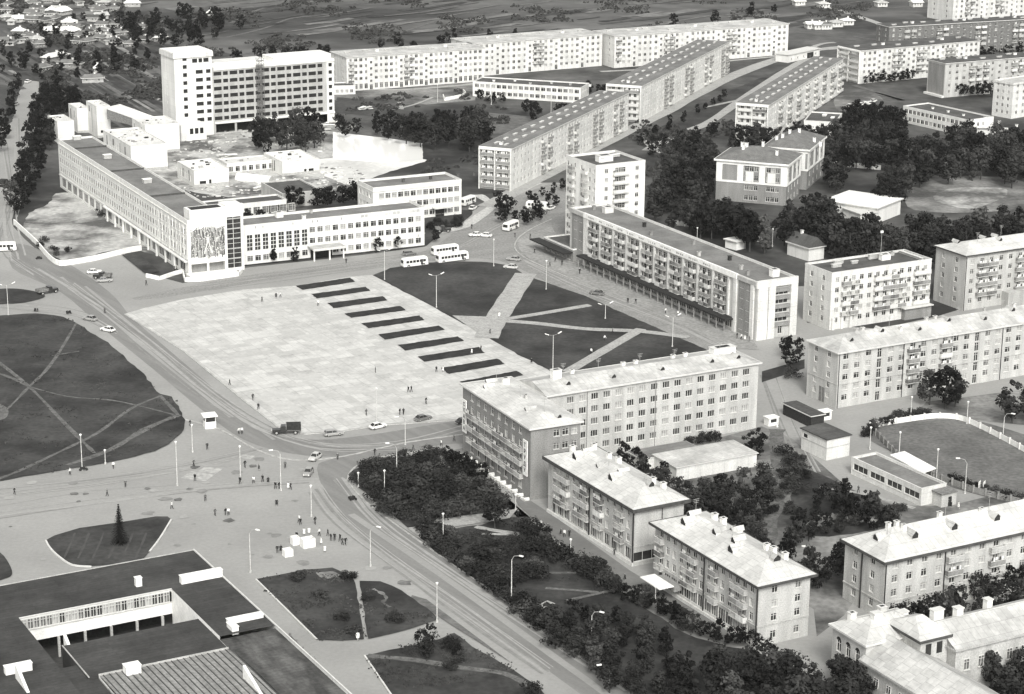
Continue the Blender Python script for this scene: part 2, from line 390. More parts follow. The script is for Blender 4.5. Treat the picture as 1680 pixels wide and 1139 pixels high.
    def dormer(s, x, y, dirx, diry, w=1.6, hh=1.3, m='roofl2', big=True):
        w *= .8; hh *= .7; m = 'roofl2'
        "small roofed dormer whose dark window faces (dirx,diry)"
        z = s.zroof(x,y); mb = MB(); a = math.atan2(diry,dirx)+math.pi/2
        mb.X = Matrix.Translation((x,y,z-.25)) @ Matrix.Rotation(a,4,'Z')
        mb.add([(-w/2,-.8,0),(w/2,-.8,0),(w/2,-.8,hh*.55),(0,-.8,hh+.25),(-w/2,-.8,hh*.55),(-w/2,1.6,hh*.55),(w/2,1.6,hh*.55),(0,1.8,hh+.25),(-w/2,1.2,0),(w/2,1.2,0)],
               [(0,1,2,3,4)], 'dark'); mb.add([(-w/2-.15,-1,hh*.5),(0,-1,hh+.3),(0,1.9,hh+.3),(-w/2-.15,1.7,hh*.5)],[(0,1,2,3)],m); mb.add([(w/2+.15,-1,hh*.5),(0,-1,hh+.3),(0,1.9,hh+.3),(w/2+.15,1.7,hh*.5)],[(3,2,1,0)],m)
        mb.add([(-w/2,-.8,0),(-w/2,-.8,hh*.55),(-w/2,1.6,hh*.55),(-w/2,1.2,0)],[(0,1,2,3)],'frame'); mb.add([(w/2,-.8,0),(w/2,-.8,hh*.55),(w/2,1.6,hh*.55),(w/2,1.2,0)],[(3,2,1,0)],'frame')
        return mb.build('dormer', s.roof)
    def vent(s, x, y, w=1.8, d=.7, hh=.5, m='trim'):
        mb = MB(); z = s.zroof(x,y) if hasattr(s,'rz') else s.h-.45
        mb.box(x-w/2,y-d/2,z,x+w/2,y+d/2,z+hh,'mid'); mb.box(x-w/2-.15,y-d/2-.15,z+hh,x+w/2+.15,y+d/2+.15,z+hh+.12,m); return mb.build('vent', s.roof)
    def band(s, z, hh=.3, out=.08, m='trim', sides='RL', name='string_course'):
        mb = MB()
        for k in sides:
            mb.X = s.side(k); L = s.length(k); a0 = -out if True else 0
            lo = -out if k == 'R' else 0.0; hi = L if k == 'R' else L
            mb.box(0 if k=='L' else -out, -out, z, L, 0.0-.001, z+hh, m)
        return mb.build(name, s.root)
    def pipe(s, k, u, z0=0, z1=None, m='dark', r=.09):
        mb = MB(); mb.X = s.side(k); mb.cyl(u,-.18,z0,(z1 or s.h-.2),r,r,m,6); mb.box(u-.15,-.3,(z1 or s.h-.2),u+.15,0,(z1 or s.h-.2)+.3,m); return mb.build('drainpipe', s.root)
    def bx(s, k, name, u0,d0,z0,u1,d1,z1,m, parent=None):
        mb = MB(); mb.X = s.side(k); mb.box(u0,d0,z0,u1,d1,z1,m); return mb.build(name, parent or s.root)
    def door(s, k, u, w=1.6, h=2.4, canopy=True, m='dark'):
        mb = MB(); mb.X = s.side(k); mb.box(u-w/2,-.06,0,u+w/2,.0,h,m); d = mb.build('door', s.root)
        mb = MB(); mb.X = s.side(k); mb.box(u-.06,-.10,0.1,u+.06,-.061,h-.1,'frame'); mb.build('door_frame', d)
        if canopy: s.bx(k,'canopy',u-w,-1.6,h+.25,u+w,0,h+.42,'trim')
def text_mesh(txt, size):
    c = bpy.data.curves.new('letters','FONT'); c.body = txt; c.size = size; c.extrude = .03; c.align_x = 'CENTER'; c.align_y = 'CENTER'; c.resolution_u = 3
    o = bpy.data.objects.new('letters', c); S.collection.objects.link(o)
    me = bpy.data.meshes.new_from_object(o.evaluated_get(bpy.context.evaluated_depsgraph_get())); bpy.data.objects.remove(o)
    me.materials.clear(); me.materials.append(M['letter']); return me
# ---------------------------------------------------------------- buildings
def FZ(n, z0=.9, st=2.9, sill=.85): return [z0+sill+st*i for i in range(n)]
def mural(b):
    "carved relief of standing figures on the end wall: pale slab with dark incised shapes"
    mb = MB(); r = random.Random(5); W = b.W
    x0, x1, z0, z1 = .9, W-.8, 4.7, b.h-2.2
    n = 30
    for i in range(n):
        x = x0+(x1-x0)*(i+.5)/n; ww = (x1-x0)/n*r.uniform(.5,.92)
        t = 1-abs(x-(x0+x1)/2)/(x1-x0)*1.2
        top = z1-.2+r.uniform(-.9,.2)+.8*t-.8; lo = z0+r.uniform(0,1.2); z = lo
        while z < top:
            hh = r.uniform(.6,2.4); z2 = min(top, z+hh); dx = r.uniform(-.12,.12)
            mb.add([(x-ww/2,-.12,z),(x+ww/2,-.12,z),(x+ww/2+dx,-.12,z2),(x-ww/2+dx,-.12,z2),(x-ww/2,-.02,z),(x+ww/2,-.02,z),(x+ww/2+dx,-.02,z2),(x-ww/2+dx,-.02,z2)],
                   [(0,1,2,3),(1,5,6,2),(0,3,7,4),(3,2,6,7)], r.choice(['grey','brick','brick','roofd','cornice','cornice','mid'])); z = z2+r.uniform(.05,.3)
    cx = (x0+x1)/2          # the large central figure: spread legs and raised arms
    for (a,bb,c,d,wd) in ((cx-1.2,z0+1.8,cx-.25,z0+5.2,.26),(cx+1.2,z0+1.8,cx+.25,z0+5.2,.26),(cx,z0+5.0,cx,z0+6.9,.5),(cx-.3,z0+6.6,cx-1.1,z0+7.3,.16),(cx+.3,z0+6.6,cx+1.1,z0+7.2,.16)):
        v = Vector((c-a,0,d-bb)).normalized(); p = Vector((v.z,0,-v.x))*wd
        A,B_ = Vector((a,-.2,bb)), Vector((c,-.2,d)); mb.add([A-p,A+p,B_+p*.7,B_-p*.7],[(0,1,2,3)],'trim')
    mb.box(cx-.22,-.2,z0+7.0,cx+.22,-.1,z0+7.5,'trim')
    return mb.build('mural', b.root)

# 1 long administration building with the relief
b = Bld('office_building','long white four storey office building with a carved figure relief on its end wall','office building',(88.3,228.3),(306.7,361.7),(373,355.8),17.2,wall='white',az=27.2)
n = 54; L = b.D
for i in range(n*1):
    u = 1.2+(L-2.4)*(i+.5)/n
    for z in (6.0,9.2,12.4): b.win('L', u, z, 1.45, 1.8, pane=rnd.choice([0,0,0,1]), style='plain', rec=.03)
for i in range(20): b.win('L', 2+(L-4)*(i+.5)/20, .9, 4.6, 3.1, pane=rnd.choice([0,0,1]), style='three', rec=.05)
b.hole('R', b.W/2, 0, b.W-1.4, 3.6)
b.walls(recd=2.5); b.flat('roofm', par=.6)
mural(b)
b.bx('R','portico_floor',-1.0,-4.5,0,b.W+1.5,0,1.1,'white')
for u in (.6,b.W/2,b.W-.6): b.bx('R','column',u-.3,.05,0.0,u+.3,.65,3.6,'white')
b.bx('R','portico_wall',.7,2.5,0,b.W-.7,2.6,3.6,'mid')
for i in range(3):
    y = L*(.27+.30*i)
    mb = MB(); mb.box(.3,y-.2,b.h-.6,b.W-.3,y+.2,b.h-.1,'cornice'); mb.build('expansion_joint', b.roof)  # low parapet cross walls in the dark trim colour
for y in (L*.99, L*.73, L*.42): b.vent(b.W*.5, y-1, 2.6,1.8,1.3,'bright')
for i in range(10):
    u = L-.2-(L*.22)*i/9; b.bx('L','pilaster',u-.12,-.16,4.8,u+.12,0,b.h-1.7,'white')
b.band(4.4,.35,.25,'trim','L'); b.band(b.h-1.6,.25,.3,'trim','L')
for i in range(9): b.bx('L','pillar',L*.42+i*L*.062,-.9,0,L*.42+i*L*.062+.7,-.4,4.4,'white')
b.bx('L','ledge',L*.40,-1.2,4.4,L,0,4.75,'white')
mb = MB(); mb.box(1.2,1.0,b.h-.6,b.W+5.0,6.2,b.h+2.6,'white'); mb.box(2.0,1.6,b.h+2.6,b.W-1,5.4,b.h+2.65,'dark'); mb.build('penthouse', b.root)
b.finish()
A = b
# glazed stair tower between it and the hall
gx = A.W
s = Bld('stair_tower','tall glazed stair tower with white pillar joining the relief building and the hall','stair tower',(0,0),(1,1),(2,0),1,W=5.6,D=7.0,az=27.2,wall='white') if False else None
st = empty('stair_tower', A.o+A.U*(A.W+.05)+A.V*1.2, A.az); tag(st,'tall glazed stair tower with white pillar between the relief wall and the hall','stair tower')
mb = MB(); mb.box(0,.3,0,5.4,6,20.2,'white'); mb.build('wall', st)
mb = MB(); mb.box(4.7,-.3,0,5.45,.3,20.5,'white'); mb.box(0,-.3,19.2,4.7,.3,20.5,'white'); mb.box(0,-.25,0,4.7,.3,.9,'white'); mb.build('surround', st)
for i in range(6):
    z = .9+i*3.05; mb = MB(); mb.quad((0,.2,z),(4.7,.2,z),(4.7,.2,z+2.75),(0,.2,z+2.75),'glass'); mb.box(2.3,.05,z,2.42,.19,z+2.75,'frame'); mb.box(0,-.1,z+2.75,4.7,.25,z+3.05,'mid'); mb.box(0,.08,z+1.35,4.7,.18,z+1.43,'frame'); mb.build('window', st)

# 2 hall wing with tall windows
b = Bld('hall_building','white three storey hall wing with eight tall windows and a canopied entrance','public building',(370,358.4),(398.5,370.5),(696,340.2),12.4,wall='white',az=26.6)
n = 23; p = (b.W-1.6)/n
for i in range(n):
    u = .8+p*(i+.5)
    if i < 8: b.win('R', u, 4.3, 1.9, 5.0, pane=0, style='bands')
    else:
        for z in (4.6,8.0): b.win('R', u, z, 1.9, 1.8)
    if i not in (8,9,10): b.win('R', u, 1.0, 1.9, 1.8)
b.walls(); b.flat('roofm', par=.7)
b.bx('R','canopy',.8+p*7.8,-5,3.5,.8+p*12,-.01,4.0,'mid'); b.bx('R','canopy_edge',.8+p*7.8,-5.2,3.35,.8+p*12,-5.01,4.05,'trim')
for u in (.8+p*8, .8+p*10, .8+p*11.8): b.bx('R','column',u-.2,-4.6,0,u+.2,-4.2,3.35,'white')
b.bx('R','entrance',.8+p*8.2,-.06,0,.8+p*11,0,3.2,'dark')
r_ = random.Random(3)
for i in range(15): b.bx('R','sign_panel',b.W*.64+i*1.35,-.09,b.h-1.25,b.W*.64+i*1.35+1.1,0,b.h-.35,r_.choice(['panel','cream','panel','trim']))
for u in (4,6.3,16,22.5,24,32,44): b.bx('R','sign_stroke',u,-.08,b.h-1.3,u+.18,0,b.h-.5,'cornice')
b.chimney(15,9,2.2,1.6,1.4,'bright'); b.chimney(21,3.5,1.2,1.0,1.0,'bright'); b.chimney(26,10,.8,.8,.8,'mid')
b.finish(); HALL = b

# 3 wing behind
b = Bld('annex_building','white three storey annex with a parapet gable behind the hall wing','public building',(586.7,295.8),(611.7,308.3),(759,295),12.0,wall='white',az=26.8)
b.grid('R',13,(1.0,4.5,8.0),1.9,1.8,2.0,.6)
b.grid('L',4,(4.5,8.0),1.5,1.7,1,1)
b.walls(); b.flat('roofm', par=.7); b.band(b.h-1.5,.2,.15)
b.bx('R','canopy',b.W*.66,-2.5,3.2,b.W*.84,-.01,3.5,'trim'); b.bx('R','entrance',b.W*.70,-.08,0,b.W*.80,0,2.8,'dark')
for x in (14,24,34,40): b.chimney(x,7,1,.8,.9,'roofd')
b.finish()
# dark low connecting roof and link
lk = Bld('link_building','low white link with arched openings and a dark roof behind the office penthouse','building',(325,334),(330,341),(455,319),5.0,D=9,wall='white',az=27)
for i in range(8): lk.win('R', 10+i*3.1, 1, 2.4, 2.4, pane=1)
lk.hole('R', lk.W-4, 0, 5, 3.4)
lk.walls(recd=1.0); lk.flat('roofd'); lk.finish()
lk = Bld('boiler_house','low building with broad dark flat roof beside the construction yard','building',(440,298),(463,318),(530,313),5.0,wall='cream',az=27)
lk.walls(); lk.flat('roofd'); lk.finish()

# 4 unfinished hotel: tower and slab
b = Bld('unfinished_hotel','white unfinished high rise with an end tower and rows of unglazed openings','high rise',(268.6,79),(285,89),(546,69),33.0,wall='white',D=14)
TW = 15.6
for i in range(8):
    z = 8+i*3.15
    for u in (TW*.28,): b.win('R',u,z,1.7,1.5,pane=3,style='hole')
for i in range(8):
    z = 3.6+2.1+i*3.15
    if i < 7:
        for (u,ww) in ((TW*.66,3.0),(TW*.9,1.9)): b.win('R',u,z,ww,1.5,pane=3,style='hole')
for i in range(6): b.win('L',b.D*.4,6+i*3.15,.5,1.2,pane=3,style='hole')
for k,(u,ww) in enumerate(((TW*.55,2.2),(TW*.70,1.6),(TW*.85,2.2))): b.win('R',u,29.0,ww,1.6,pane=3,style='hole')
b.W2 = b.W; SW = b.W; b.W = TW; b.walls(top=32.6); 
mb = MB(); mb.box(-.5,-.5,31.2,TW+.5,b.D+.5,33.0,'panel'); mb.box(-.3,-.3,33.0,TW+.3,b.D+.3,33.4,'white'); b.roof = mb.build('roof', b.root)
b.finish(limit=60)
tower_wins = 0
b.W = SW; SH = 26.3
for s_ in b.open: b.open[s_] = []
b.wins = []
n = 22
us = []
x = TW+.6; k = 0
while x < SW-6:
    ww = 3.3 if k % 2 == 0 else 2.1; us.append((x+ww/2, ww)); x += ww+.7; k += 1
for i in range(6 if 0 else 7):
    for (u,ww) in us: b.win('R',u,5.55+i*2.95,ww,1.5,pane=3,style='hole')
for i in range(7): b.win('R',SW-1.6,5.6+i*2.95,1.5,1.4,pane=3,style='hole')
for i in range(6): b.hole('R',TW+5+i*8.9,0.6,8.0,3.4)
# walls of the slab only
mb = MB(); L = SW; op = b.open['R']
def partwall(mb, op, x0, x1, top, m, z00=0, rec=.25):
    us_ = sorted({x0,x1}|{v for o in op for v in o[:2] if x0<=v<=x1}); zs_ = sorted({z00,top}|{v for o in op for v in o[2:] if z00<=v<=top})
    for a,c in zip(us_,us_[1:]):
        for d,e in zip(zs_,zs_[1:]):
            if not any(o[0]-1e-4<=a and c<=o[1]+1e-4 and o[2]-1e-4<=d and e<=o[3]+1e-4 for o in op): mb.quad((a,0,d),(c,0,d),(c,0,e),(a,0,e),m)
    for (a,c,d,e) in op:
        mb.quad((a,0,d),(a,rec,d),(a,rec,e),(a,0,e),m); mb.quad((c,rec,d),(c,0,d),(c,0,e),(c,rec,e),m); mb.quad((a,0,e),(a,rec,e),(c,rec,e),(c,0,e),m); mb.quad((a,rec,d),(a,0,d),(c,0,d),(c,rec,d),m)
partwall(mb, op, TW+.02, SW-3.2, SH, 'mid', rec=.28); partwall(mb, [o for o in op if o[0]>SW-3.2], SW-3.2, SW, SH, 'white', rec=.3)
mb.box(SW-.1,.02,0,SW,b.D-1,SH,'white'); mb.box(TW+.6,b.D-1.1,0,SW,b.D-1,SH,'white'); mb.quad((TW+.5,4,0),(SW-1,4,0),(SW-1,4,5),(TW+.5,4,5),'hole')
mb.build('slab_wall', b.root)
mb = MB(); mb.box(TW+.6,-.35,SH-.9,SW+.2,b.D-.9,SH+.1,'white'); mb.box(TW+1,2.5,SH+.1,SW*.58,b.D-3,SH+1.6,'white'); mb.box(SW*.62,1.5,SH+.1,SW-.5,b.D-2,SH+2.0,'white'); mb.box(TW+.6,-.4,4.2,SW+.1,-.02,5.0,'white'); mb.build('slab_roof', b.root)
b.finish(limit=38)
mb = MB(); r_ = random.Random(9)              # scaffold hoist tower on the front
for x in (SW*.50,SW*.50+2.4):
    for y in (-.7,-2.6): mb.tube((x,y,0),(x,y,SH+3),.09,'wood',4)
for i in range(15):
    z = i*2; mb.tube((SW*.5,-.7,z),(SW*.5+2.4,-.7,z+2),.06,'wood',4); mb.tube((SW*.5,-2.6,z+2),(SW*.5+2.4,-2.6,z),.06,'wood',4); mb.box(SW*.5-.2,-2.8,z,SW*.5+2.6,-.5,z+.1,'wood')
mb.build('hoist_scaffold', b.root); UH = b
mb = MB(); mb.box(-1.0,-7.5,0,9.5,-.1,6.2,'white')
for i in range(3): mb.box(2.6+i*2.1,-7.58,2.6,4.0+i*2.1,-7.51,4.8,'hole')
mb.build('porch_block', b.root)

# 5 unfinished theatre: white blocks
def block(name, label, cat, L, C, K, h, wall='white', wins=None, roof='flat', rm='trim', group=None, **kw):
    q = Bld(name,label,cat,L,C,K,h,wall=wall,group=group,**kw)
    if wins: wins(q)
    q.walls()
    if roof == 'flat': q.flat(rm, par=.3)
    if 'unfinished' in cat:
        rr = random.Random(int(L[0])); cl = MB()
        for i in range(int(q.W*q.D/22)):
            x,y,s_ = rr.uniform(.6,q.W-2),rr.uniform(.6,q.D-2),rr.uniform(.3,1.5); cl.box(x,y,q.h-.29,x+s_,y+s_*rr.uniform(.3,1),q.h-.29+rr.uniform(.1,.7),rr.choice(['grey','mid','wood','rubble','dark']))
        cl.build('building_materials', q.roof)
        for i in range(max(2,int(q.D/7))):
            u = 2+(q.D-4)*(i+rr.random()*.6)/max(2,int(q.D/7)); q.bx('L','formwork_patch',u,-.05,rr.uniform(.5,q.h-3),u+rr.uniform(.6,1.6),-.01,q.h-rr.uniform(.8,1.6),rr.choice(['mid','grey','cream','wood']))
        q.bx('R','plinth',0,-.12,0,q.W,-.01,1.0,'mid')
    elif roof == 'slab': q.slab(rm)
    elif roof == 'hip': q.hip(rm, rise=kw.get('rise',2.5))
    q.finish(); return q
def wn(q):
    for i in range(6): q.win('L', q.D*.22+i*2.4, 4.6, .9, 2.4, pane=1)
    q.win('R', 3, .3, 4, .8, pane=3, style='hole')
block('theatre_block','large blank white unfinished theatre block with a row of narrow side windows','unfinished building',(162,214),(214,240),(267,231),9.6,wins=wn,rm='panel',az=27)
block('theatre_stage','taller white unfinished stage block standing behind the blank theatre block','unfinished building',(206,195),(238,206),(279.5,194),11.0,rm='panel',az=27)
def wg(q): 
    for i in range(3): q.win('R', 2+i*3, 1.2+rnd.random(), 1.3, 1.0, pane=3, style='hole')
q = block('theatre_flytower','white unfinished block with a dark doorway behind the office building roof','unfinished building',(150,167),(158,175),(176,171),12.5,wins=wg,rm='panel',D=14,az=27)
q = block('theatre_foyer','low white unfinished block nearest the tree lined road','unfinished building',(86,192),(94,200),(118,196),8.5,rm='panel',D=14,az=27)
q = block('theatre_gable','white unfinished block with raised left part behind the office roof','unfinished building',(118,168),(126,178),(141,174),10,rm='panel',D=12,az=27)
# sloping roof trusses on the theatre
o0 = at(176,200,7); tr = empty('roof_truss_frame',(o0.x,o0.y,7.0),R(27)); tag(tr,'sloping white roof slab with dark open trusses beneath on the unfinished theatre','roof structure')
mb = MB(); mb.add([(0,0,1),(10,-13,-1),(10,-13,1.6),(0,0,5.5),(7,4,1),(17,-9,-1),(17,-9,1.6),(7,4,5.5)],[(0,1,2,3),(5,4,7,6),(1,5,6,2),(0,3,7,4)],'wood'); mb.build('truss', tr)
mb = MB(); mb.add([(-.6,.6,5.6),(10.6,-14,1.7),(17.6,-9,1.7),(7,5,5.6)],[(0,1,2,3)],'white'); mb.add([(-.6,.6,5.2),(10.6,-14,1.3),(10.6,-14,1.7),(-.6,.6,5.6)],[(0,1,2,3)],'white'); mb.build('roof_slab', tr)
# low white blocks in the yard
def w1(q):
    for i in range(6): q.win('L', 3+i*2.3, 1.4, 1.1, 2.8, pane=1)
    q.win('R', q.W*.25,1.0,2.4,1.1,pane=3,style='hole'); q.win('R', q.W*.46,0.2,.9,2.2,pane=3,style='hole')
block('workshop_building','low white block with narrow side windows standing in the construction yard','unfinished building',(281.5,265.5),(318,280.5),(371,273),6.0,wins=w1,rm='white',az=27)
def w2(q):
    for i in range(7): q.win('R', 1.6+i*2.55, 1.2, 1.7, 1.9, pane=3 if i%2 else 1, style='cross')
block('workshop_link','low white passage with seven dark windows joining two white blocks','unfinished building',(366,262),(372,268.5),(442,260),4.4,D=9,wins=w2,rm='trim',az=27)
def w3(q):
    q.win('R', q.W*.62,.8,1,1.1,pane=3,style='hole'); q.win('R', q.W*.78,.8,2,1.1,pane=3,style='hole')
    for i in range(3): q.win('L', 4+i*2,2,1,2,pane=1)
block('workshop_building','low white block with two small dark windows at the right end of the passage','unfinished building',(434,250.5),(463,266),(519.5,258.5),5.2,wins=w3,rm='white',az=27)

# 6 panel blocks along the back
def panel5(name,label,L,C,K,h=14.9,group='five storey panel blocks along the meadow',balcols=(),stairs=(),n=16,st=2.75,z0=1.0,wall='panel',roof='roofl2',leftwin=2,leftbal=False,shop=False,**kw):
    q = Bld(name,label,'apartment block',L,C,K,h,wall=wall,group=group,**kw)
    zs = [z0+.9+st*i for i in range(5)]; p = (q.W-1.6)/n
    for i in range(n):
        u = .8+p*(i+.5)
        if i in stairs:
            for z in zs[:4]: q.win('R',u,z+1.4,1.2,1.2,pane=0)
            q.win('R',u,.1,1.5,2.3,pane=0)
        else:
            for j,z in enumerate(zs):
                if shop and j == 0: q.win('R',u,.7,1.6,2.3,pane=rnd.choice([0,1])); continue
                q.win('R',u,z,1.5 if i%3 else 1.1,1.4)
                if i in balcols and j>0: q.balc('R',u,z-.85,min(p*.95,2.9))
    if leftwin:
        for i in range(leftwin):
            for j,z in enumerate(zs): q.win('L', q.D*(i+.5)/leftwin, z, 1.2,1.4)
    if leftbal:
        for i in (0,1):
            for j in range(5): q.balc('L', q.D*(.27+.46*i), zs[j]-.85, q.D*.40, rnd.choice([3,4,9,1,10,3]))
        q.bx('L','screen',q.D*.5-.12,-1.0,0,q.D*.5+.12,-.01,q.h-.6,'white')
        for u in (0.05,q.D-.35): q.bx('L','screen',u,-1.0,0,u+.3,-.01,q.h-.6,'white')
        q.bx('L','screen_top',0,-1.1,q.h-.6,q.D,-.01,q.h,'white')
    q.walls(); q.slab(roof, ov=.4, th=.28, edge='trim')
    k = max(3,int(q.W/9))
    for i in range(k): q.vent(q.W*(i+.5)/k, q.D*rnd.choice([.3,.6,.7]), 2.6,.6,.5,'trim')
    for i in range(max(1,k//3)): q.chimney(q.W*(i+.5)/max(1,k//3)+2, q.D*.55, 1.6,1.2,1.1,'bright')
    q.finish(); return q
panel5('apartment_block','long white five storey block nearest the unfinished high rise with shop windows below',(547.5,85),(568.3,95),(794,79.2),n=27,stairs=(4,10,15,21),balcols=(0,11,12),shop=True)
panel5('apartment_block','white five storey block in the middle of the row along the meadow',(754,62.5),(774,73),(986,55.9),n=24,stairs=(4,10,15,20),balcols=(11,12))
panel5('apartment_block','longest white five storey block at the right end of the row along the meadow',(985.8,50),(1008.3,60),(1292.5,39.3),n=33,stairs=(3,8,13,19,25,30),balcols=(0,9,10,21,22))
# 7 diagonal blocks seen end on
def diag(label,L,C,K,h=14.9,n=36,sets=((8,10),(16,18),(24,26),(31,33)),roof='roofm',kind=(4,9,10),vents=14,allb=False,endp=(3,4,9,1),**kw):
    q = Bld('apartment_block',label,'apartment block',L,C,K,h,wall='panel',group='long diagonal apartment blocks',**kw)
    zs = [1.0+.9+2.75*i for i in range(5)]; p = (q.W-1.6)/n; bs = {x for s_ in sets for x in s_}
    for i in range(n):
        u = .8+p*(i+.5)
        for j,z in enumerate(zs):
            q.win('R',u,z,1.35,1.4)
            if i in bs: q.balc('R',u,z-.85,p*.98,rnd.choice(kind))
    for i in (0,1):
        for j,z in enumerate(zs):
            for du in (-1.2,1.2): q.win('L', q.D*(.27+.46*i)+du, z, 1.3, 1.5, pane=rnd.choice([0,0,1]))
            q.balc('L', q.D*(.27+.46*i), z-.85, q.D*.42, rnd.choice(endp))
    q.bx('L','screen',q.D*.5-.15,-1.15,0,q.D*.5+.15,-.01,q.h-.7,'white')
    for u in (0,q.D-.35): q.bx('L','screen',u,-1.15,0,u+.35,-.01,q.h-.7,'white')
    q.bx('L','screen_top',0,-1.2,q.h-.7,q.D,-.01,q.h-.01,'white')
    q.walls(); q.slab(roof, ov=.35, th=.25, edge='trim')
    for i in range(vents):
        for y in (.32,.68): q.vent(q.W*(i+.5+(.2 if y>.5 else 0))/(vents+.3), q.D*y, 2.8,.7,.45,'trim')
    q.chimney(q.W*.04,q.D*.5,1.4,1.2,1.1,'bright')
    q.finish(); return q
diag('long diagonal five storey block with dark panelled end balconies beside the bus square',(788,240),(840,245),(1031.7,152.8),endp=(4,4,10,4))
diag('long diagonal five storey block behind the low school with pale washing on its end balconies',(1001.7,135),(1053,142),(1194,69),n=34,endp=(3,9,1,4))
diag('long diagonal five storey block with crowded balconies above the row of poplars',(1210,168.3),(1261.7,173),(1383.3,96.5),n=34,sets=tuple((x,x+1) for x in range(4,33,4)),kind=(0,3,9,1,6),endp=(3,9,3,1))
# 8 blocks to the right of them
q = panel5('apartment_block','white five storey block with dark end balconies right of the crowded diagonal block',(1383.8,75.2),(1413.3,84),(1606.7,67),n=24,stairs=(3,9,15,20),balcols=(6,7,11,12,17,18),roof='roofd',leftwin=0,leftbal=True,group='five storey blocks at the upper right')
q = panel5('apartment_block','five storey block with a blank dark tiled end wall at the upper right edge',(1527.6,98),(1551.4,105),(1680,94.5),W=110,n=28,balcols=(3,4,5,9,10,16,17),stairs=(7,14,21),roof='roofd',leftwin=0,wall='cream',group='five storey blocks at the upper right')
q.bx('L','tiled_panel',.5,-.06,1.2,q.D-.5,-.01,q.h-.8,'grey'); q.bx('L','plinth',-.6,-1.2,0,q.D+.3,-.05,.9,'white')
q = Bld('apartment_block','pale brick block with a cream parapet cut by the upper right edge','apartment block',(1628.6,131.4),(1662.9,136.6),(1690,133.5),15,W=60,wall='panel',group='five storey blocks at the upper right')
q.grid('L',3,FZ(5,.9,2.8),1.1,1.4); q.grid('R',14,FZ(5,.9,2.8),1.4,1.4); q.walls(); q.flat('roofl2'); q.band(q.h-1.0,.25,.2,'mid'); q.finish()
q = panel5('apartment_block','dark brick five storey block with pale balconies behind the upper right blocks',(1436,40),(1459,45),(1680,32.5),W=150,n=40,balcols=(2,3,7,8,13,14,19,20,25,26),stairs=(5,11,17,23,29),wall='brick',roof='roofd',group='five storey blocks at the upper right')
q = panel5('apartment_block','white five storey block highest in the upper right corner',(1550,-18),(1565,-9),(1700,-22),W=90,n=24,balcols=(2,3,8,9,14,15),stairs=(5,11,17),group='five storey blocks at the upper right')
# 9 schools and low buildings
q = Bld('school_building','low white two storey school with dark flat roof before the long meadow blocks','school',(775,134),(952.5,144.2),(967.5,136.7),6.4,wall='white',az=62,W=12.5)
# (rebuilt below with its own frame)
for o in [q.root]: bpy.data.objects.remove(o)
def front_only(name,label,cat,P0,P1,depth,h,wall,n,zs,w,hh,roof='roofd',par=.35,styles=None,group=None,sillskip=()):
    "building whose long facade runs from P0 (left) to P1 (right), seen face on; depth goes away from the camera"
    a, c = at(*P0,h), at(*P1,h); u = c-a; az = math.degrees(math.atan2(u.y,u.x))
    q = Bld(name,label,cat,P0,P0,P1,h,W=u.length,D=depth,az=az,wall=wall,group=group)
    q.grid('R',n,zs,w,hh,.6,.6,skip=sillskip); return q
q = front_only('school_building','low white two storey school with dark flat roof before the long meadow blocks','school',(775.5,133.5),(953,144.3),13,6.6,'white',19,(1.0,4.1),2.0,1.6)
q.grid('F',3,(1.0,4.1),1.2,1.4)
q.walls(); q.flat('roofd')
for i in range(7): q.chimney(8+i*8.5,rnd.uniform(3,10),1.1,.9,.8,rnd.choice(['bright','mid']))
q.finish()
q = front_only('school_building','two storey white nursery with slatted facade among trees at the right','school',(1482,173.5),(1589,197),14,6.8,'white',15,(.9,4.0),2.0,1.7)
q.win('F',q.D*.4,3.8,1.3,1.5); q.win('F',q.D*.6,3.8,1.3,1.5)
q.walls(); q.flat('roofd')
for i in range(6): q.chimney(10+i*9,rnd.uniform(3,11),.9,.8,.8,'bright')
q.finish()
q = front_only('annex_hut','small pale annex with flat roof at the right end of the nursery','building',(1600,213),(1652,216),8,3.4,'panel',3,(1,),1.2,1.2); q.walls(); q.flat('roofm'); q.finish()
q = Bld('service_building','flat dark roofed building half hidden by trees below the crowded diagonal block','building',(1318,199),(1371,200.5),(1386.5,186),6.0,wall='white')
q.grid('R',3,(1.2,3.6),1.2,1.2); q.walls(); q.flat('roofd'); q.vent(q.W*.7,q.D*.5,3,1.5,.5,'bright'); q.vent(q.W*.5,q.D*.2,3,1.2,.4,'bright'); q.finish()
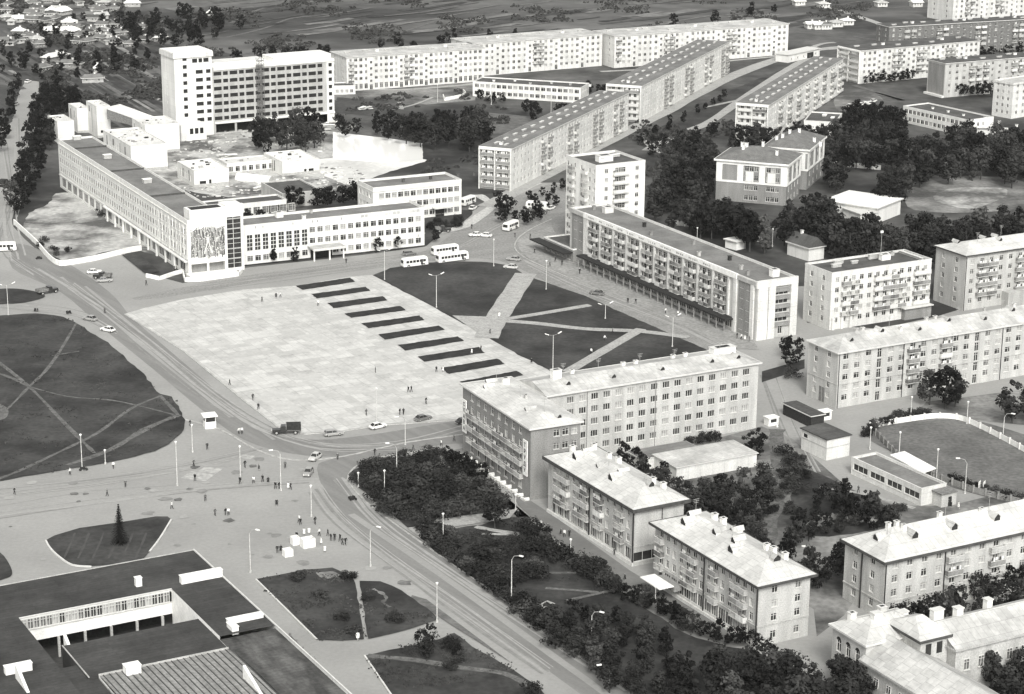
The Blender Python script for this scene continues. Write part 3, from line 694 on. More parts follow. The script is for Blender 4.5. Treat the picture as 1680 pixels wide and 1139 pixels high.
# 10 hip roofed school with white pilasters
def ann(q, k, zlo, zhi, bays, brick='grey'):
    "white pilasters with dark infill panels on the upper storeys"
    L = q.length(k)
    for i,(a,c) in enumerate(bays): q.bx(k,'infill_panel',L*a,-.03,zlo+.5,L*c,0,zhi-.9,brick)
q = Bld('school_building','grey hip roofed school with white pilasters and brick infill panels in the trees','school',(1175.8,260.5),(1291.7,269.8),(1308.3,257),14.5,wall='grey',az=None,W=11,D=26)
bpy.data.objects.remove(q.root)
def school(P0,P1,depth,label,bays,extra):
    h = 14.5; a, c = at(*P0,h), at(*P1,h); u = c-a; az = math.degrees(math.atan2(u.y,u.x))
    q = Bld('school_building',label,'school',P0,P0,P1,h,W=u.length,D=depth,az=az,wall='grey',group='hip roofed school wings')
    q.ov = .7
    for (lo,hi,n) in extra:
        for i in range(n):
            u_ = q.W*(lo+(hi-lo)*(i+.5)/n)
            for z in (.9,4.4): q.win('R',u_,z,1.4,1.7)
            for z in (7.8,11.0): q.win('R',u_,z,1.5,1.8)
    q.grid('F',4,(.9,4.4,7.8,11.0),1.3,1.7)
    q.walls(); q.hip('roofh', rise=3.6, trimm='white', trimh=.9)
    for k in ('R','F'):
        L = q.length(k); q.bx(k,'frieze',0,-.2,12.9,L,-.0,14.4,'white'); q.bx(k,'white_band',0,-.2,6.7,L,-.0,7.4,'white')
        for a_ in (bays if k=='R' else (0,.36,.68,.93)): q.bx(k,'pilaster',L*a_,-.22,7.4,min(L,L*a_+L*(.085 if k=='R' else .08)),-.0,12.9,'white')
    return q
q = school((1176,260.5),(1291.7,269.8),20,'grey hip roofed school wing with white pilasters facing the tower block',(0,.30,.61,.915),((.40,.60,3),(.71,.90,3)))
for f in (.47,.78): q.bx('R','window_surround',q.W*f-1.2,-.26,7.5,q.W*f+1.6,-.22,10.9,'white')
for (x,y) in ((q.W*.2,15),(q.W*.24,16),(q.W*.3,7),(q.W*.33,9),(q.W*.55,10),(q.W*.8,5)): q.chimney(x,y,1.0,.8,1.8,'bright')
q.finish()
q = school((1255,240),(1326,245.5),26,'rear hip roofed school wing with white pilasters and chimneys',(0,.5,.86),((.1,.5,3),(.6,.8,2)))
for (x,y) in ((6,12),(9,14),(15,12),(18,9),(3,5),(5,5.5)): q.chimney(x,y,1.0,.8,1.7,'bright')
q.finish()
# garage with white domed roof, sheds between trees
q = Bld('garage_building','long pale vaulted garage roof showing white between the trees','garage',(1362,324),(1440,342),(1458,322),5.5,wall='white',ov=.6); q.walls(); q.hip('bright',rise=1.6,trimm='trim'); q.finish()
q = Bld('shed','small white shed below the vaulted garage among trees','shed',(1404,344),(1412,352),(1432,346),4,wall='white',D=10,az=27); q.walls(); q.slab('trim'); q.finish()
for i,(P0,P1,lb) in enumerate((((1512,266),(1522,267),'small pale hut left of the white roofed shed beyond the wood'),((1527,267),(1552,269),'white roofed shed standing at the edge of the wood'))):
    q = front_only('shed',lb,'shed',P0,P1,5,3,'cream',1,(1,),1,1); q.walls(); q.slab('bright'); q.finish()
# low walls and fences among the trees
def fence(name,label,px,h,wid=.25,m='bright',posts=0,cat='fence',pm='bright',smooth=0,group=None):
    pts = smooth_poly([Vector(p) for p in px], smooth, False) if smooth else [Vector(p) for p in px]
    P = [at(p.x,p.y) for p in pts]; rt = empty(name, P[0]); tag(rt,label,cat,group); o = P[0]; mb = MB()
    for i in range(len(P)-1):
        a, c = P[i]-o, P[i+1]-o; d = (c-a).normalized(); nn = Vector((-d.y,d.x,0))*wid/2; up = Vector((0,0,h))
        for (p_,q_) in ((a-nn,c-nn),(c+nn,a+nn)): mb.quad(p_,q_,q_+up,p_+up,m)
        mb.quad(a-nn+up,c-nn+up,c+nn+up,a+nn+up,m); 
        if i == 0: mb.quad(a+nn,a-nn,a-nn+up,a+nn+up,m)
        if i == len(P)-2: mb.quad(c-nn,c+nn,c+nn+up,c-nn+up,m)
    mb.build('panel', rt)
    if posts:
        tot = 0; L = [0]
        for i in range(len(P)-1): tot += (P[i+1]-P[i]).length; L.append(tot)
        k = int(tot/posts)
        for j in range(min(k,95)+1):
            t = tot*j/max(k,1); i = max(0,min(len(P)-2, next((x for x in range(len(L)-1) if L[x+1] >= t-1e-6), len(P)-2))); f = (t-L[i])/max(1e-6,(L[i+1]-L[i])); p_ = P[i]+(P[i+1]-P[i])*f-o
            mb = MB(); mb.box(p_.x-.22,p_.y-.22,0,p_.x+.22,p_.y+.22,h+.25,pm); mb.build('post', rt)
    return rt
fence('fence_wall','white wall with square pillars before the dark trees behind the shop building',[(1103,369),(1185,378)],1.6,.2,'mid',posts=3.6,pm='bright',cat='wall')
fence('fence_wall','bright white wall lying between trees and the yard behind the shop building',[(1201,392),(1262,398)],1.8,.3)
fence('fence_wall','white wall behind the hip roofed school reaching into the wood',[(1356,271),(1445,279)],1.8,.3)
q = front_only('shed','short white shed with flat roof in the yard behind the shop building','shed',(1190,393),(1208,398),4,2.6,'bright',0,(),1,1); q.walls(); q.slab('bright'); q.finish()
q = Bld('cottage','small cottage with dark pitched roof and white gable behind the shop building','cottage',(1291,402),(1327,408),(1340,399),4.2,wall='white',W=7,D=11,az=33,ov=.4); q.walls(); q.hip('roofd',rise=3.0,gable=(1,1),trimm='trim'); q.chimney(q.W*.5,q.D*.7,.8,.8,1,'bright'); q.finish()

# 11 nine storey tower
b = Bld('tower_block','white nine storey tower block standing behind the shop building','tower block',(925.3,255),(977.5,271.7),(1061.3,263.8),27.6,wall='white')
zs = [1.9+2.85*i for i in range(9)]
for z in zs:
    for f in (.06,.30,.52,.80,.95): b.win('L',b.D*f,z,1.1,1.4)
    for f in (.22,.42,.84): b.win('R',b.W*f if f!=.42 else b.W*.18,z,1.3,1.4) if f in (.22,.84) else None
    for f in (.43,.50,.57): b.win('R',b.W*f,z-.5,1.3,2.0,pane=rnd.choice([0,0,1]))
    b.balc('L',b.D*.22,z-.85,2.8,rnd.choice([3,9,0,4])); b.balc('L',b.D*.66,z-.85,2.8,rnd.choice([3,9,5,4])); b.balc('R',b.W*.5,z-.85,5.6,rnd.choice([3,0,9,3,6]))
b.walls(); b.flat('roofd',par=.7)
b.chimney(b.W*.42,b.D*.42,5,2.6,1.6,'bright'); b.chimney(b.W*.34,b.D*.35,1.4,1,1.2,'bright'); b.vent(b.W*.7,b.D*.6,5,.8,.8,'bright')
b.finish()
# 12 shop building with the long canopy
b = Bld('shop_apartment_block','long five storey block with slogan fascia and dark shop canopy facing the square','apartment block',(936.7,340.3),(1242.5,463),(1306.7,453.5),16.3,wall='cream',az=28.6)
D = b.D; zs = [4.2+.8+2.65*i-.2 for i in range(4)]; n = 9
e0, e1 = 11.5, D-9.5
b.openL = None
for j in range(6):
    pass
for k_ in range(10):
    x0 = 11+(D-24)*k_/10; st_ = (D-24)/10
    # side L runs from the far left end (u=0) to the near corner (u=D)
    for z in zs:
        b.win('L',x0+st_*.10,z,1.1,1.5); b.win('L',x0+st_*.92,z,1.1,1.5)
        for f in (.32,.66): b.win('L',x0+st_*f,z-.4,2.0,2.0,pane=rnd.choice([0,0,1])); b.balc('L',x0+st_*f,z-.85,st_*.27,rnd.choice([4,4,10,4,3,9,5,1]))
for i in range(30): b.win('L',10+(D-20)*(i+.5)/30,.6,2.7,2.6,pane=rnd.choice([0,0,1]),style='three')
for u0 in (3.5,6.6,D-7,D-4):
    for j in range(5): b.win('L',u0,1.4+2.9*j,1.6,1.5,pane=rnd.choice([0,1]))
zz = [4.6+2.5*i for i in range(4)]
for z in zz: b.win('R',b.W*.62,z-.2,4.4,1.9,pane=0,style='three')
b.win('R',b.W*.62,.9,1.4,2.2,pane=0)
b.walls(recd=.35); b.flat('roofm',par=.6,pm='panel')
for u0 in (1.2,D-8.6): b.bx('L','dark_panel',u0,-.06,.3,u0+7.2,-.012,15.0,'grey') if u0<5 else b.bx('L','dark_panel',u0,-.06,.3,u0+6.0,-.012,15.0,'grey')
for u0 in (8.8,D-10.6,D-2.4): b.bx('L','pilaster',u0,-.5,0,u0+1.5,-.07,15.1,'panel')
for i in range(11): b.bx('L','pilaster',11+(D-24)*i/10-.35,-.5,4.0,11+(D-24)*i/10+.35,-.02,15.0,'panel')
b.bx('L','canopy',9.5,-3.2,3.3,D-10,-.03,3.8,'dark')
for i in range(22): b.bx('L','column',10+(D-21)*i/21,-3.0,0,10.3+(D-21)*i/21,-2.7,3.3,'grey')
fa = b.bx('L','slogan_fascia',9,-.7,15.1,D-9,-.04,16.6,'bright')
b.bx('L','cornice',0,-.45,15.1,8.9,-.02,16.2,'mid'); b.bx('L','cornice',D-8.9,-.45,15.1,D,-.02,16.2,'mid')
r_ = random.Random(11); mb = MB(); mb.X = b.side('L'); u = 12.0        # worn, unreadable painted letters on the fascia
for wl in (4,2,4,3,4,3,4,6,4,5,4):
    for c_ in range(wl):
        for s_ in range(r_.choice([1,2,2])): mb.box(u+s_*.45,-.73,15.5+r_.uniform(0,.15),u+s_*.45+.14,-.70,16.1,'roofm')
        if r_.random()<.7: mb.box(u,-.735,15.75,u+.5,-.705,15.87,'roofm')
        u += .95
    u += 2.6
mb.build('painted_letters', fa)
for u0 in (0,b.W*.27,b.W-2.2): b.bx('R','pilaster',u0,-.7,0,u0+(2.2 if u0 else b.W*.25),-.03,14.6,'panel')
b.bx('R','lintel',-.5,-.75,14.6,b.W,-.03,16.6,'panel')
for i,z in enumerate(zz+[14.2]):
    b.bx('R','balcony',b.W*.34,-.6,z-1.7+.3,b.W-2.3,-.03,z-.7+.3,'grey')
for (x,y) in ((6,D-4),(3,9),(8,D*.70),(4,D*.60),(9,D*.45),(3,D*.33),(8,D*.25),(5,D*.15)): b.chimney(x,y,1.0,.9,1.3,rnd.choice(['grey','dark','mid']))
b.chimney(9,5,2.2,1.8,1.8,'bright'); b.chimney(8,D-9,3.0,1.8,1.6,'trim')
b.finish(); SHOP = b
q = Bld('pavilion','low dark pavilion with a white roof edge at the foot of the tower block','pavilion',(901,387.5),(940,409),(985,402),4.2,wall='grey',az=28.6)
q.grid('L',5,(.5,),2.2,2.6,pane=0,style='three'); q.walls(); q.flat('roofd',par=.35,pm='bright'); q.bx('L','canopy',-3,-3.5,2.9,q.D,-.05,3.3,'dark'); q.finish()

# 13 five storey block F
def std(name,label,L,C,K,h,n,wall='cream',bal=(),lcols=2,roof='flat',rm='roofd',st=2.85,z0=1.0,gw=1.4,group=None,split=False,stairs=(),floors=5,shop=None,ov=0,balk=None,ledge=None,rise=3.4,lbal=(),trimm='cornice',trimh=.5,**kw):
    q = Bld(name,label,'apartment block',L,C,K,h,wall=wall,ov=ov,group=group,**kw)
    zs = [z0+.9+st*i for i in range(floors)]; p = (q.W-1.4)/n
    for i in range(n):
        u = .7+p*(i+.5)
        for j,z in enumerate(zs):
            if i in stairs: 
                if j<floors-0: q.win('R',u,z-.9 if j else .2,1.4,2.3 if j else 2.4,pane=0)
                continue
            if shop and j==0: q.win('R',u,*shop); continue
            q.win('R',u,z,gw,1.5)
            if (i in bal) and j>0: q.balc('R',u,z-.88,p*1.05,rnd.choice(balk) if balk else None)
    for i in range(lcols):
        for z in zs: q.win('L',q.D*(i+.6)/(lcols+.3),z,1.3,1.5)
    q.walls()
    if roof=='flat': q.flat(rm,par=.55)
    else: q.hip(rm,rise=rise,trimm=trimm,trimh=trimh)
    return q
G4 = 'five storey blocks along the street right of the square'
q = std('apartment_block','white faced five storey block with dark flat roof right of the shop building',(1321.7,431.7),(1365,448),(1528.7,424.6),16.3,12,wall='panel',bal=(1,2,5,6,7,8,10,11),balk=(4,10,3,5,1),group=G4,split=True)
q.vent(6,6,3,.7,.9); q.vent(9,9,3,.7,.9); q.vent(13,7,2,.6,.7); q.vent(q.W*.62,9,4,.8,1.3); q.chimney(q.W*.68,7,3,1.6,1.4,'bright'); q.chimney(q.W*.82,10,1.4,1.2,1,'mid'); q.vent(q.W*.93,q.D*.5,.5,10,.6)
mb = MB(); mb.cyl(q.W*.66,8,q.h-.5,q.h+8,.08,.05,'steel',6); mb.box(q.W*.66-.4,7.8,q.h+7,q.W*.66+.4,8.2,q.h+7.6,'bright'); mb.build('antenna', q.roof)
q.bx('R','shop_front',q.W*.72,-1.5,0,q.W-.3,-.03,3.3,'grey'); q.bx('R','shop_canopy',q.W*.70,-2.2,3.3,q.W-.1,-.03,3.6,'trim')
for u in (.6,3.6,6.6): q.bx('R','shop_pillar',u,-.5,0,u+.8,-.03,3.4,'panel')
q.finish(split=True)
q = std('apartment_block','five storey block with pale hipped roof and dark eaves at the far right edge',(1538.3,401.7),(1585,420.5),(1680,404),16.2,18,wall='cream',bal=(1,2,5,6,9,10,13,14),balk=(4,10,4,7),group=G4,W=66,roof='hip',rm='roofl',ov=.6,rise=2.2,az=28.8)
for (x,y) in ((4,9),(13,8),(16,5),(17.5,8),(30,7),(31,5),(45,8)): q.dormer(x,y,0,-1,1.3,1.1)
q.pipe('R',.15); q.bx('R','shop_front',14,-3,0,50,-.03,4.2,'mid'); q.finish(split=True)
q = std('apartment_block','cream five storey block with pale roof string courses and drainpipes beside the rink',(1321.7,558.3),(1375,580.5),(1570,548.5),14.2,28,wall='cream',bal=(6,9),balk=(4,3,1,10),group=G4,W=98,roof='hip',rm='roofl2',ov=.5,rise=2.6,gw=1.7,st=2.6,z0=.9,stairs=(3,12,18,24),split=True,az=28.8,trimm='trim',trimh=.35)
for i in range(9): q.dormer(6+i*10.5,3.6+(i%2)*1.5,0,-1,1.4,1.1)
for (x,y) in ((12,9),(14,9),(22,4),(34,9),(36,8),(52,8),(60,6),(72,9)): q.chimney(x,y,.9,.8,1.0,rnd.choice(['mid','trim']))
for f in (.002,.205,.36,.53,.70): q.pipe('R',.12+q.W*f)
q.band(5.9,.22,.1,'mid'); 
for u in (.26,.36): q.bx('L','door',q.D*u+2,-.05,.2,q.D*u+3,-.001,4.0,'wood')
q.finish(split=True)
# 14 hotel with the two vertical slogans
b = Bld('hotel_building','grey five storey front block with two white vertical slogan boards','hotel',(755,629.5),(869.2,704.5),(956.7,691),16.4,wall='grey',ov=.5)
HT = b; HD = b.D
zs = [1.0+.9+2.95*i for i in range(5)]
for i in range(8):
    u = 3.2+(HD-6.4)*(i+.5)/8
    for j,z in enumerate(zs):
        b.win('L',u,z-(.5 if j==0 else .0),1.9 if j==0 else 1.5,2.2 if j==0 else 1.6)
        if j in (1,2,3) : b.balc('L',u,z-.9,(HD-6.4)/8*.86,rnd.choice([5,11,5,4,8]))
for z in zs[1:]:
    for f in (.45,.66,.87): b.win('R',b.W*f*.86+1.6,z,1.5,1.5)
b.walls(); b.hip('roofl',rise=1.35,gable=(0,0),trimm='trim',trimh=.5)
for (u,txt) in ((.6,'СЛАВА'),(HD-2.9,'ТРУДУ')):
    bd = b.bx('L','slogan_board',u,-.45,5.2 if txt=='ТРУДУ' else 5.4,u+2.1,-.25,13.2,'bright')
    for i,ch in enumerate(txt):
        o = bpy.data.objects.new('letter', text_mesh(ch,1.35)); link(o, bd)
        o.matrix_local = b.side('L') @ Matrix.Translation((u+1.05,-.49,12.1-i*1.42)) @ Matrix.Rotation(math.pi/2,4,'X')
for (x,y) in ((3,28),(4,9),(5,31)): b.dormer(x,y,-1,0,1.2,1.0)
b.dormer(8,3,0,-1,1.2,1.0)
b.chimney(b.W*.62,HD*.80,1.8,1.2,1.6,'bright'); b.chimney(b.W*.55,HD*.45,.8,.8,1.0,'mid')
for i in range(11):
    u = 4+i*2.9; mb = MB(); mb.X = b.side('L'); mb.box(u,-1.6,0,u+1.7,-1.1,.55,'bright'); mb.box(u+1.2,-1.6,0,u+1.7,-.2,.7,'bright'); mb.build('window_well', b.root)
b.finish(split=True)
b = Bld('hotel_wing','long cream five storey hotel wing with pale sheet roof behind the slogan boards','hotel',(845,617),(897,650.4),(1251.7,595.9),16.4,wall='cream',az=28.2,D=13.8,ov=.5)
p = (b.W-3.0)/17
for i in range(17):
    u = 1.2+p*(i+.5)
    if i in (0,): continue
    for j,z in enumerate(zs): b.win('R',u,z,1.85,1.55,style='three')
b.walls(); b.hip('roofl2',rise=1.6,gable=(1,0),trimm='trim',trimh=.5)
for f in (.18,.50): b.pipe('R',b.W*f,m='grey')
for x in (.12,.33,.56,.80,.93): b.dormer(b.W*x,3.4,0,-1,1.4,1.1)
for x in (.2,.44,.5,.68,.74): b.chimney(b.W*x,9,1.0,.8,1.0,'bright')
b.chimney(b.W*.90,b.D*.55,6,2.4,1.2,'bright'); b.chimney(b.W*.10,b.D*.5,2.2,1.4,2.0,'bright')
b.finish(split=True)
# 15 four storey brick blocks along the park
def brick4(label,L,C,K,n,pat,lab,**kw):
    q = Bld('brick_apartment_block',label,'apartment block',L,C,K,12.4,wall='cream',ov=.9,group='four storey blocks with dark eaves along the park',**kw)
    D = q.D; zs = [4.6+2.75*i for i in range(3)]; p = (D-2)/n
    for i in range(n):
        u = 1+p*(i+.5)
        for j,z in enumerate(zs):
            q.win('L',u,z,1.4 if i in pat else 1.2,1.6)
            if i in pat: q.balc('L',u,z-.9,p*1.02,rnd.choice([8,5,2,4,11,0,1,7]))
        if i: q.win('L',u,.9,2.2,2.5,style='three')
        else: q.hole('L',u,.1,1.2,2.8)
    return q, zs
q, zs = brick4('four storey block with dark eaves and glazed shop corner nearest the slogan boards',(896.7,747.5),(1039.2,837.5),(1131.7,818.8),12,(1,2,4,5,7,10),0,az=28.9)
q.win('R',q.W*.28,.9,6.5,2.0,pane=0,style='three')
q.walls(recd=.3); q.hip('roofl',rise=2.6,trimh=1.1); q.pipe('L',q.D*.5,r=.14); q.pipe('L',q.D-.2,r=.14); q.band(3.9,.3,.15,'mid'); q.pipe('R',q.W*.55)
for (x,y) in ((3,q.D*.80),(3,q.D*.38)): q.dormer(x,y,-1,0,2.0,1.8,'bright')
for (x,y) in ((5.4,q.D*.81),(4,q.D*.58),(5.4,q.D*.40)): q.dormer(x,y,-1,0,1.0,.9)
for (x,y) in ((8.5,q.D*.70),(9.2,q.D*.62),(8.5,q.D*.20),(9.2,q.D*.12),(5,q.D*.96),(9,q.D*.9)): q.chimney(x,y,1.1,1.1,1.4,'bright')
q.dormer(6.5,5,0,-1,1.5,1.3); q.bx('L','plinth',0,-.35,0,q.D,-.02,.8,'panel'); q.finish(split=True)
q, zs = brick4('four storey block with dark eaves and windowed end wall nearest the corner trees',(1070.8,855.8),(1243.3,963.8),(1338.3,940.5),14,(0,4,5,8,11,12),0,az=28.9)
q.grid('R',2,zs+[1.2],1.3,1.5,1,0)
q.walls(recd=.3); q.hip('roofl',rise=2.8,trimh=.7); q.pipe('L',q.D*.5,r=.12); q.pipe('L',q.D-.15,r=.12); q.band(3.9,.3,.15,'mid')
for (x,y) in ((3,q.D*.82),(3,q.D*.36)): q.dormer(x,y,-1,0,2.0,1.8,'bright')
for (x,y) in ((4.5,q.D*.58),(5,q.D*.85),(5,q.D*.42),(9,q.D*.6)): q.dormer(x,y,-1,0,1.6,1.4)
q.dormer(6.5,4.5,0,-1,2.0,1.4)
for (x,y) in ((9,q.D*.80),(9.6,q.D*.74),(9,q.D*.24),(9.6,q.D*.16),(8.4,q.D*.28)): q.chimney(x,y,1.1,1.1,1.5,'bright')
q.bx('L','plinth',0,-.5,0,q.D,-.02,.7,'panel'); q.bx('L','canopy',q.D*.10,-5.5,3.3,q.D*.30,-2.2,3.5,'bright'); q.bx('L','canopy_post',q.D*.16,-3.2,0,q.D*.16+.3,-2.9,3.3,'grey'); q.bx('L','canopy_side',q.D*.12,-2.2,2.2,q.D*.30,-.4,3.3,'grey')
q.finish(split=True)
q = std('brick_apartment_block','four storey block with steep pale roof and dark eaves right of the garden yard',(1380,884.2),(1451.7,923.8),(1640,883),12.0,17,wall='cream',bal=(4,7,13),balk=(4,5,8),lcols=2,W=62,roof='hip',rm='roofl',ov=.7,rise=3.6,st=2.8,z0=.7,floors=4,group='four storey blocks with dark eaves along the park',az=28.8,trimh=.8)
q.pipe('R',.15,r=.12); q.pipe('R',q.W*.235,r=.12); q.pipe('L',q.D*.45,r=.14); q.band(3.3,.3,.15,'mid')
for (x,y) in ((9,3.5),(18.5,3.5),(29,3.5),(39,3.5)): q.dormer(x,y,0,-1,1.8,1.7,'bright')
q.dormer(3,6,-1,0,1.8,1.5)
for (x,y) in ((7,8.4),(9.5,9),(8,5),(27,5),(20,9),(48,9)): q.chimney(x,y,.9,.9,1.3,'bright')
q.finish(split=True)
# 16 old two storey house in the corner
q = Bld('old_public_house','old two storey house with arched windows and bright sheet roof in the corner','old building',(1361,1023.5),(1420.5,1060),(1500,1043),9.6,wall='cream',W=15,az=28.6,ov=.5)
for i in range(3):
    u = q.D*(.2+.28*i); q.win('L',u,5.2,1.3,2.2,pane=0); q.win('L',u,1.0,1.3,1.8,pane=0)
    mb = MB(); mb.X = q.side('L'); mb.cyl(0,0,0,0,0,0,'dark',3) if False else None
    n_=8; vs=[(u+.65*math.cos(math.pi*k/n_),-.02,7.4+.6*math.sin(math.pi*k/n_)) for k in range(n_+1)]; mb.add(vs,[tuple(range(n_,-1,-1))],'glass'); mb.build('window_arch', q.root)
q.walls(); q.hip('roofl',rise=2.6,gable=(0,0),trimm='trim',trimh=.5)
q.chimney(3,8.2,1.4,1.2,1.5,'bright'); q.chimney(9,7.5,1.6,1.2,1.4,'trim')
def shell(nm, x0,y0,x1,y1,e,rise,axis,m,wall='cream',ov=.5,wins=()):
    "walls and gabled roof of a wing; axis is the direction of its ridge"
    mb = MB(); mb.box(x0,y0,0,x1,y1,e,wall); w_ = mb.build(nm+'_wall', q.root); mb = MB(); X0,Y0,X1,Y1 = x0-ov,y0-ov,x1+ov,y1+ov
    if axis=='y': c=(X0+X1)/2; mb.add([(X0,Y0,e),(c,Y0,e+rise),(c,Y1,e+rise),(X0,Y1,e),(X1,Y0,e),(X1,Y1,e)],[(0,1,2,3),(1,4,5,2)],m); mb.add([(x0,y0-.02,e),(x1,y0-.02,e),(c,y0-.02,e+rise*.93)],[(0,1,2)],wall); mb.add([(x0,y1+.02,e),(x1,y1+.02,e),(c,y1+.02,e+rise*.93)],[(0,2,1)],wall)
    else: c=(Y0+Y1)/2; mb.add([(X0,Y0,e),(X1,Y0,e),(X1,c,e+rise),(X0,c,e+rise),(X0,Y1,e),(X1,Y1,e)],[(0,1,2,3),(3,2,5,4)],m); mb.add([(x0-.02,y0,e),(x0-.02,y1,e),(x0-.02,c,e+rise*.93)],[(0,2,1)],wall); mb.add([(x1+.02,y0,e),(x1+.02,y1,e),(x1+.02,c,e+rise*.93)],[(0,1,2)],wall)
    mb.box(X0-.12,Y0-.12,e-.35,X1+.12,Y0,e+.05,'mid'); mb.box(X0-.12,Y0,e-.35,X0,Y1,e+.05,'mid'); mb.box(X1,Y0,e-.35,X1+.12,Y1,e+.05,'mid'); return mb.build(nm+'_roof', q.root)
shell('gable_wing',-.6,-30,10.6,-.05,6.9,3.4,'y','roofl2'); shell('east_wing',13.5,-7.6,46,3.4,9.0,3.0,'x','roofl2')
mb = MB(); mb.box(7.4,-5.4,0,13.4,3.6,11.0,'cream'); mb.add([(6.9,-5.9,11.0),(13.9,-5.9,11.0),(13.9,4.1,11.0),(6.9,4.1,11.0),(9.6,-1,13.4),(11.2,-1,13.4)],[(0,1,5,4),(1,2,5),(2,3,4,5),(3,0,4)],'roofl'); mb.box(6.8,-6.0,10.5,14.0,4.2,11.0,'cornice'); mb.box(8.6,-5.46,7.8,9.8,-5.41,9.9,'glass'); mb.box(11,-5.46,7.8,12.2,-5.41,9.9,'glass'); mb.build('attic_block', q.root)
for (x,y,z,w_) in ((5,4,11.2,1.6),(16,1,10.8,2.2),(19.5,-.5,11,1.4),(28,1.5,10.2,1.2),(12,5.5,9.5,1.8)): mb = MB(); mb.box(x-w_/2,y-.6,z-2,x+w_/2,y+.6,z+1.7,'bright'); mb.box(x-w_/2-.15,y-.75,z+1.7,x+w_/2+.15,y+.75,z+1.9,'trim'); mb.build('chimney', q.roof)
for i in range(7): inst('window', window_mesh(1.3,1.7,0,'cross')[0], q.root, Matrix.Translation((-.66,-4-i*3.4,4.2)) @ Matrix.Rotation(-math.pi/2,4,'Z'))
for i in range(9): inst('window', window_mesh(1.3,2.1,rnd.choice([0,1]),'cross')[0], q.root, Matrix.Translation((16+i*3.2,-7.66,5.6)))
q.finish(split=True)
# 17 yard buildings
q = Bld('utility_building','small square building with dark flat roof standing alone in the yard','utility building',(1318,703),(1357,722),(1392,713),5.0,wall='panel'); q.win('L',q.D*.15,3.2,1.6,1.0,pane=3,style='hole')
q.walls(); q.slab('roofd',ov=.35,th=.25,edge='cornice'); q.band(2.9,.15,.06,'mid'); q.finish()
q = Bld('sports_pavilion','long low pavilion with four window bands and felt roof beside the rink','pavilion',(1398,750),(1512,802),(1551,792),4.0,wall='panel')
for i in range(4): q.win('L',q.D*(.135+.245*i),1.3,q.D*.21,1.5,pane=0,style='three')
q.walls(); q.flat('roofm',par=.5,pm='panel'); q.bx('R','porch',q.W*.45,-3,0,q.W+.3,-.05,3.0,'cream'); q.bx('R','porch_door',q.W*.72,-3.1,0,q.W*.85,-3.02,2.2,'dark'); q.bx('R','porch_roof',q.W*.4,-3.3,3.0,q.W+.5,-.05,3.25,'wood'); q.finish()
P = [at(1460,746,3.4),at(1484,740,3.4),at(1536,768,3.4),at(1514,776,3.4)]
cn = empty('canopy_shelter',(P[0].x,P[0].y,0)); tag(cn,'bright white sloping canopy on posts between the pavilion and the rink','canopy'); mb = MB(); o = Vector((P[0].x,P[0].y,0))
mb.add([P[0]-o,P[3]-o,P[2]-o,P[1]-o]+[p_-o-Vector((0,0,.2)) for p_ in (P[0],P[3],P[2],P[1])],[(0,1,2,3),(7,6,5,4),(0,4,5,1),(1,5,6,2),(2,6,7,3),(3,7,4,0)],'bright'); mb.build('roof', cn)
for p_ in P: mb = MB(); g = p_-o; mb.cyl(g.x*.96,g.y*.96,0,3.2,.08,.08,'steel',6); mb.build('post', cn)
for (L_,C_,K_,h_,lb) in (((1088,744),(1110,768),(1230,738),3.2,'long low shed with pale roof behind the hotel wing'),((1030,742),(1052,754),(1130,728),2.8,'lower dark faced shed between the hotel wing and the long low shed')):
    q = Bld('storage_shed',lb,'shed',L_,C_,K_,h_,wall='panel',az=28.4); q.walls(); q.slab('roofl2' if 'long' in lb[:5] else 'roofm',ov=.3,th=.2); q.finish()
def kiosk(name,label,cat,px,w,d,h,m='bright',az=28.6,openf=True,group=None,top=None):
    p_ = at(*px); r0 = empty(name,p_,R(az)); tag(r0,label,cat,group); mb = MB()
    t = .12; mb.box(-w/2,-d/2,0,w/2,-d/2+t,h,m); mb.box(-w/2,d/2-t,0,w/2,d/2,h,m); mb.box(-w/2,-d/2+t,0,-w/2+t,d/2-t,h,m); mb.box(w/2-t,-d/2+t,0,w/2,d/2-t,h,m); mb.box(-w/2+t,-d/2+t,.05,w/2-t,d/2-t,.1,'wood'); mb.build('body', r0)
    mb = MB()
    if openf: mb.box(-w/2+t+.01,-d/2+t+.01,h*.62,w/2-t-.01,d/2-t-.01,h*.66,'grey'); mb.build('counter', r0)
    else: mb.box(-w/2-.2,-d/2-.2,h,w/2+.2,d/2+.2,h+.12,top or m); mb.build('roof', r0)
    if not openf:
        mb = MB(); mb.box(-w*.3,-d/2-.03,h*.45,w*.3,-d/2-.005,h*.85,'glass'); mb.build('window', r0)
    return r0
kiosk('market_stall','largest open topped white stall with a queue beside it on the pavement','stall',(505,897),2.6,1.9,1.9)
kiosk('market_stall','white stall left of the largest stall with a vendor behind','stall',(484,893),1.5,1.5,1.7)
kiosk('market_stall','lowest white stall of the three at the left end of the group','stall',(472,912),1.8,1.6,1.5)
kiosk('kiosk','white kiosk standing in the yard right of the hotel wing','kiosk',(1265,697),2.8,2.0,2.0,openf=False)
q = kiosk('flat_kiosk','white slanting kiosk with tent roof by the dark market hut','kiosk',(1352,688),3.0,1.8,2.2,openf=False)
q = Bld('market_hut','dark timber market hut at the foot of the cream block','hut',(1299,660),(1331,684),(1350,679),2.8,wall='dark',az=28.8); q.walls(); q.slab('cornice',ov=.3,th=.2); q.finish()
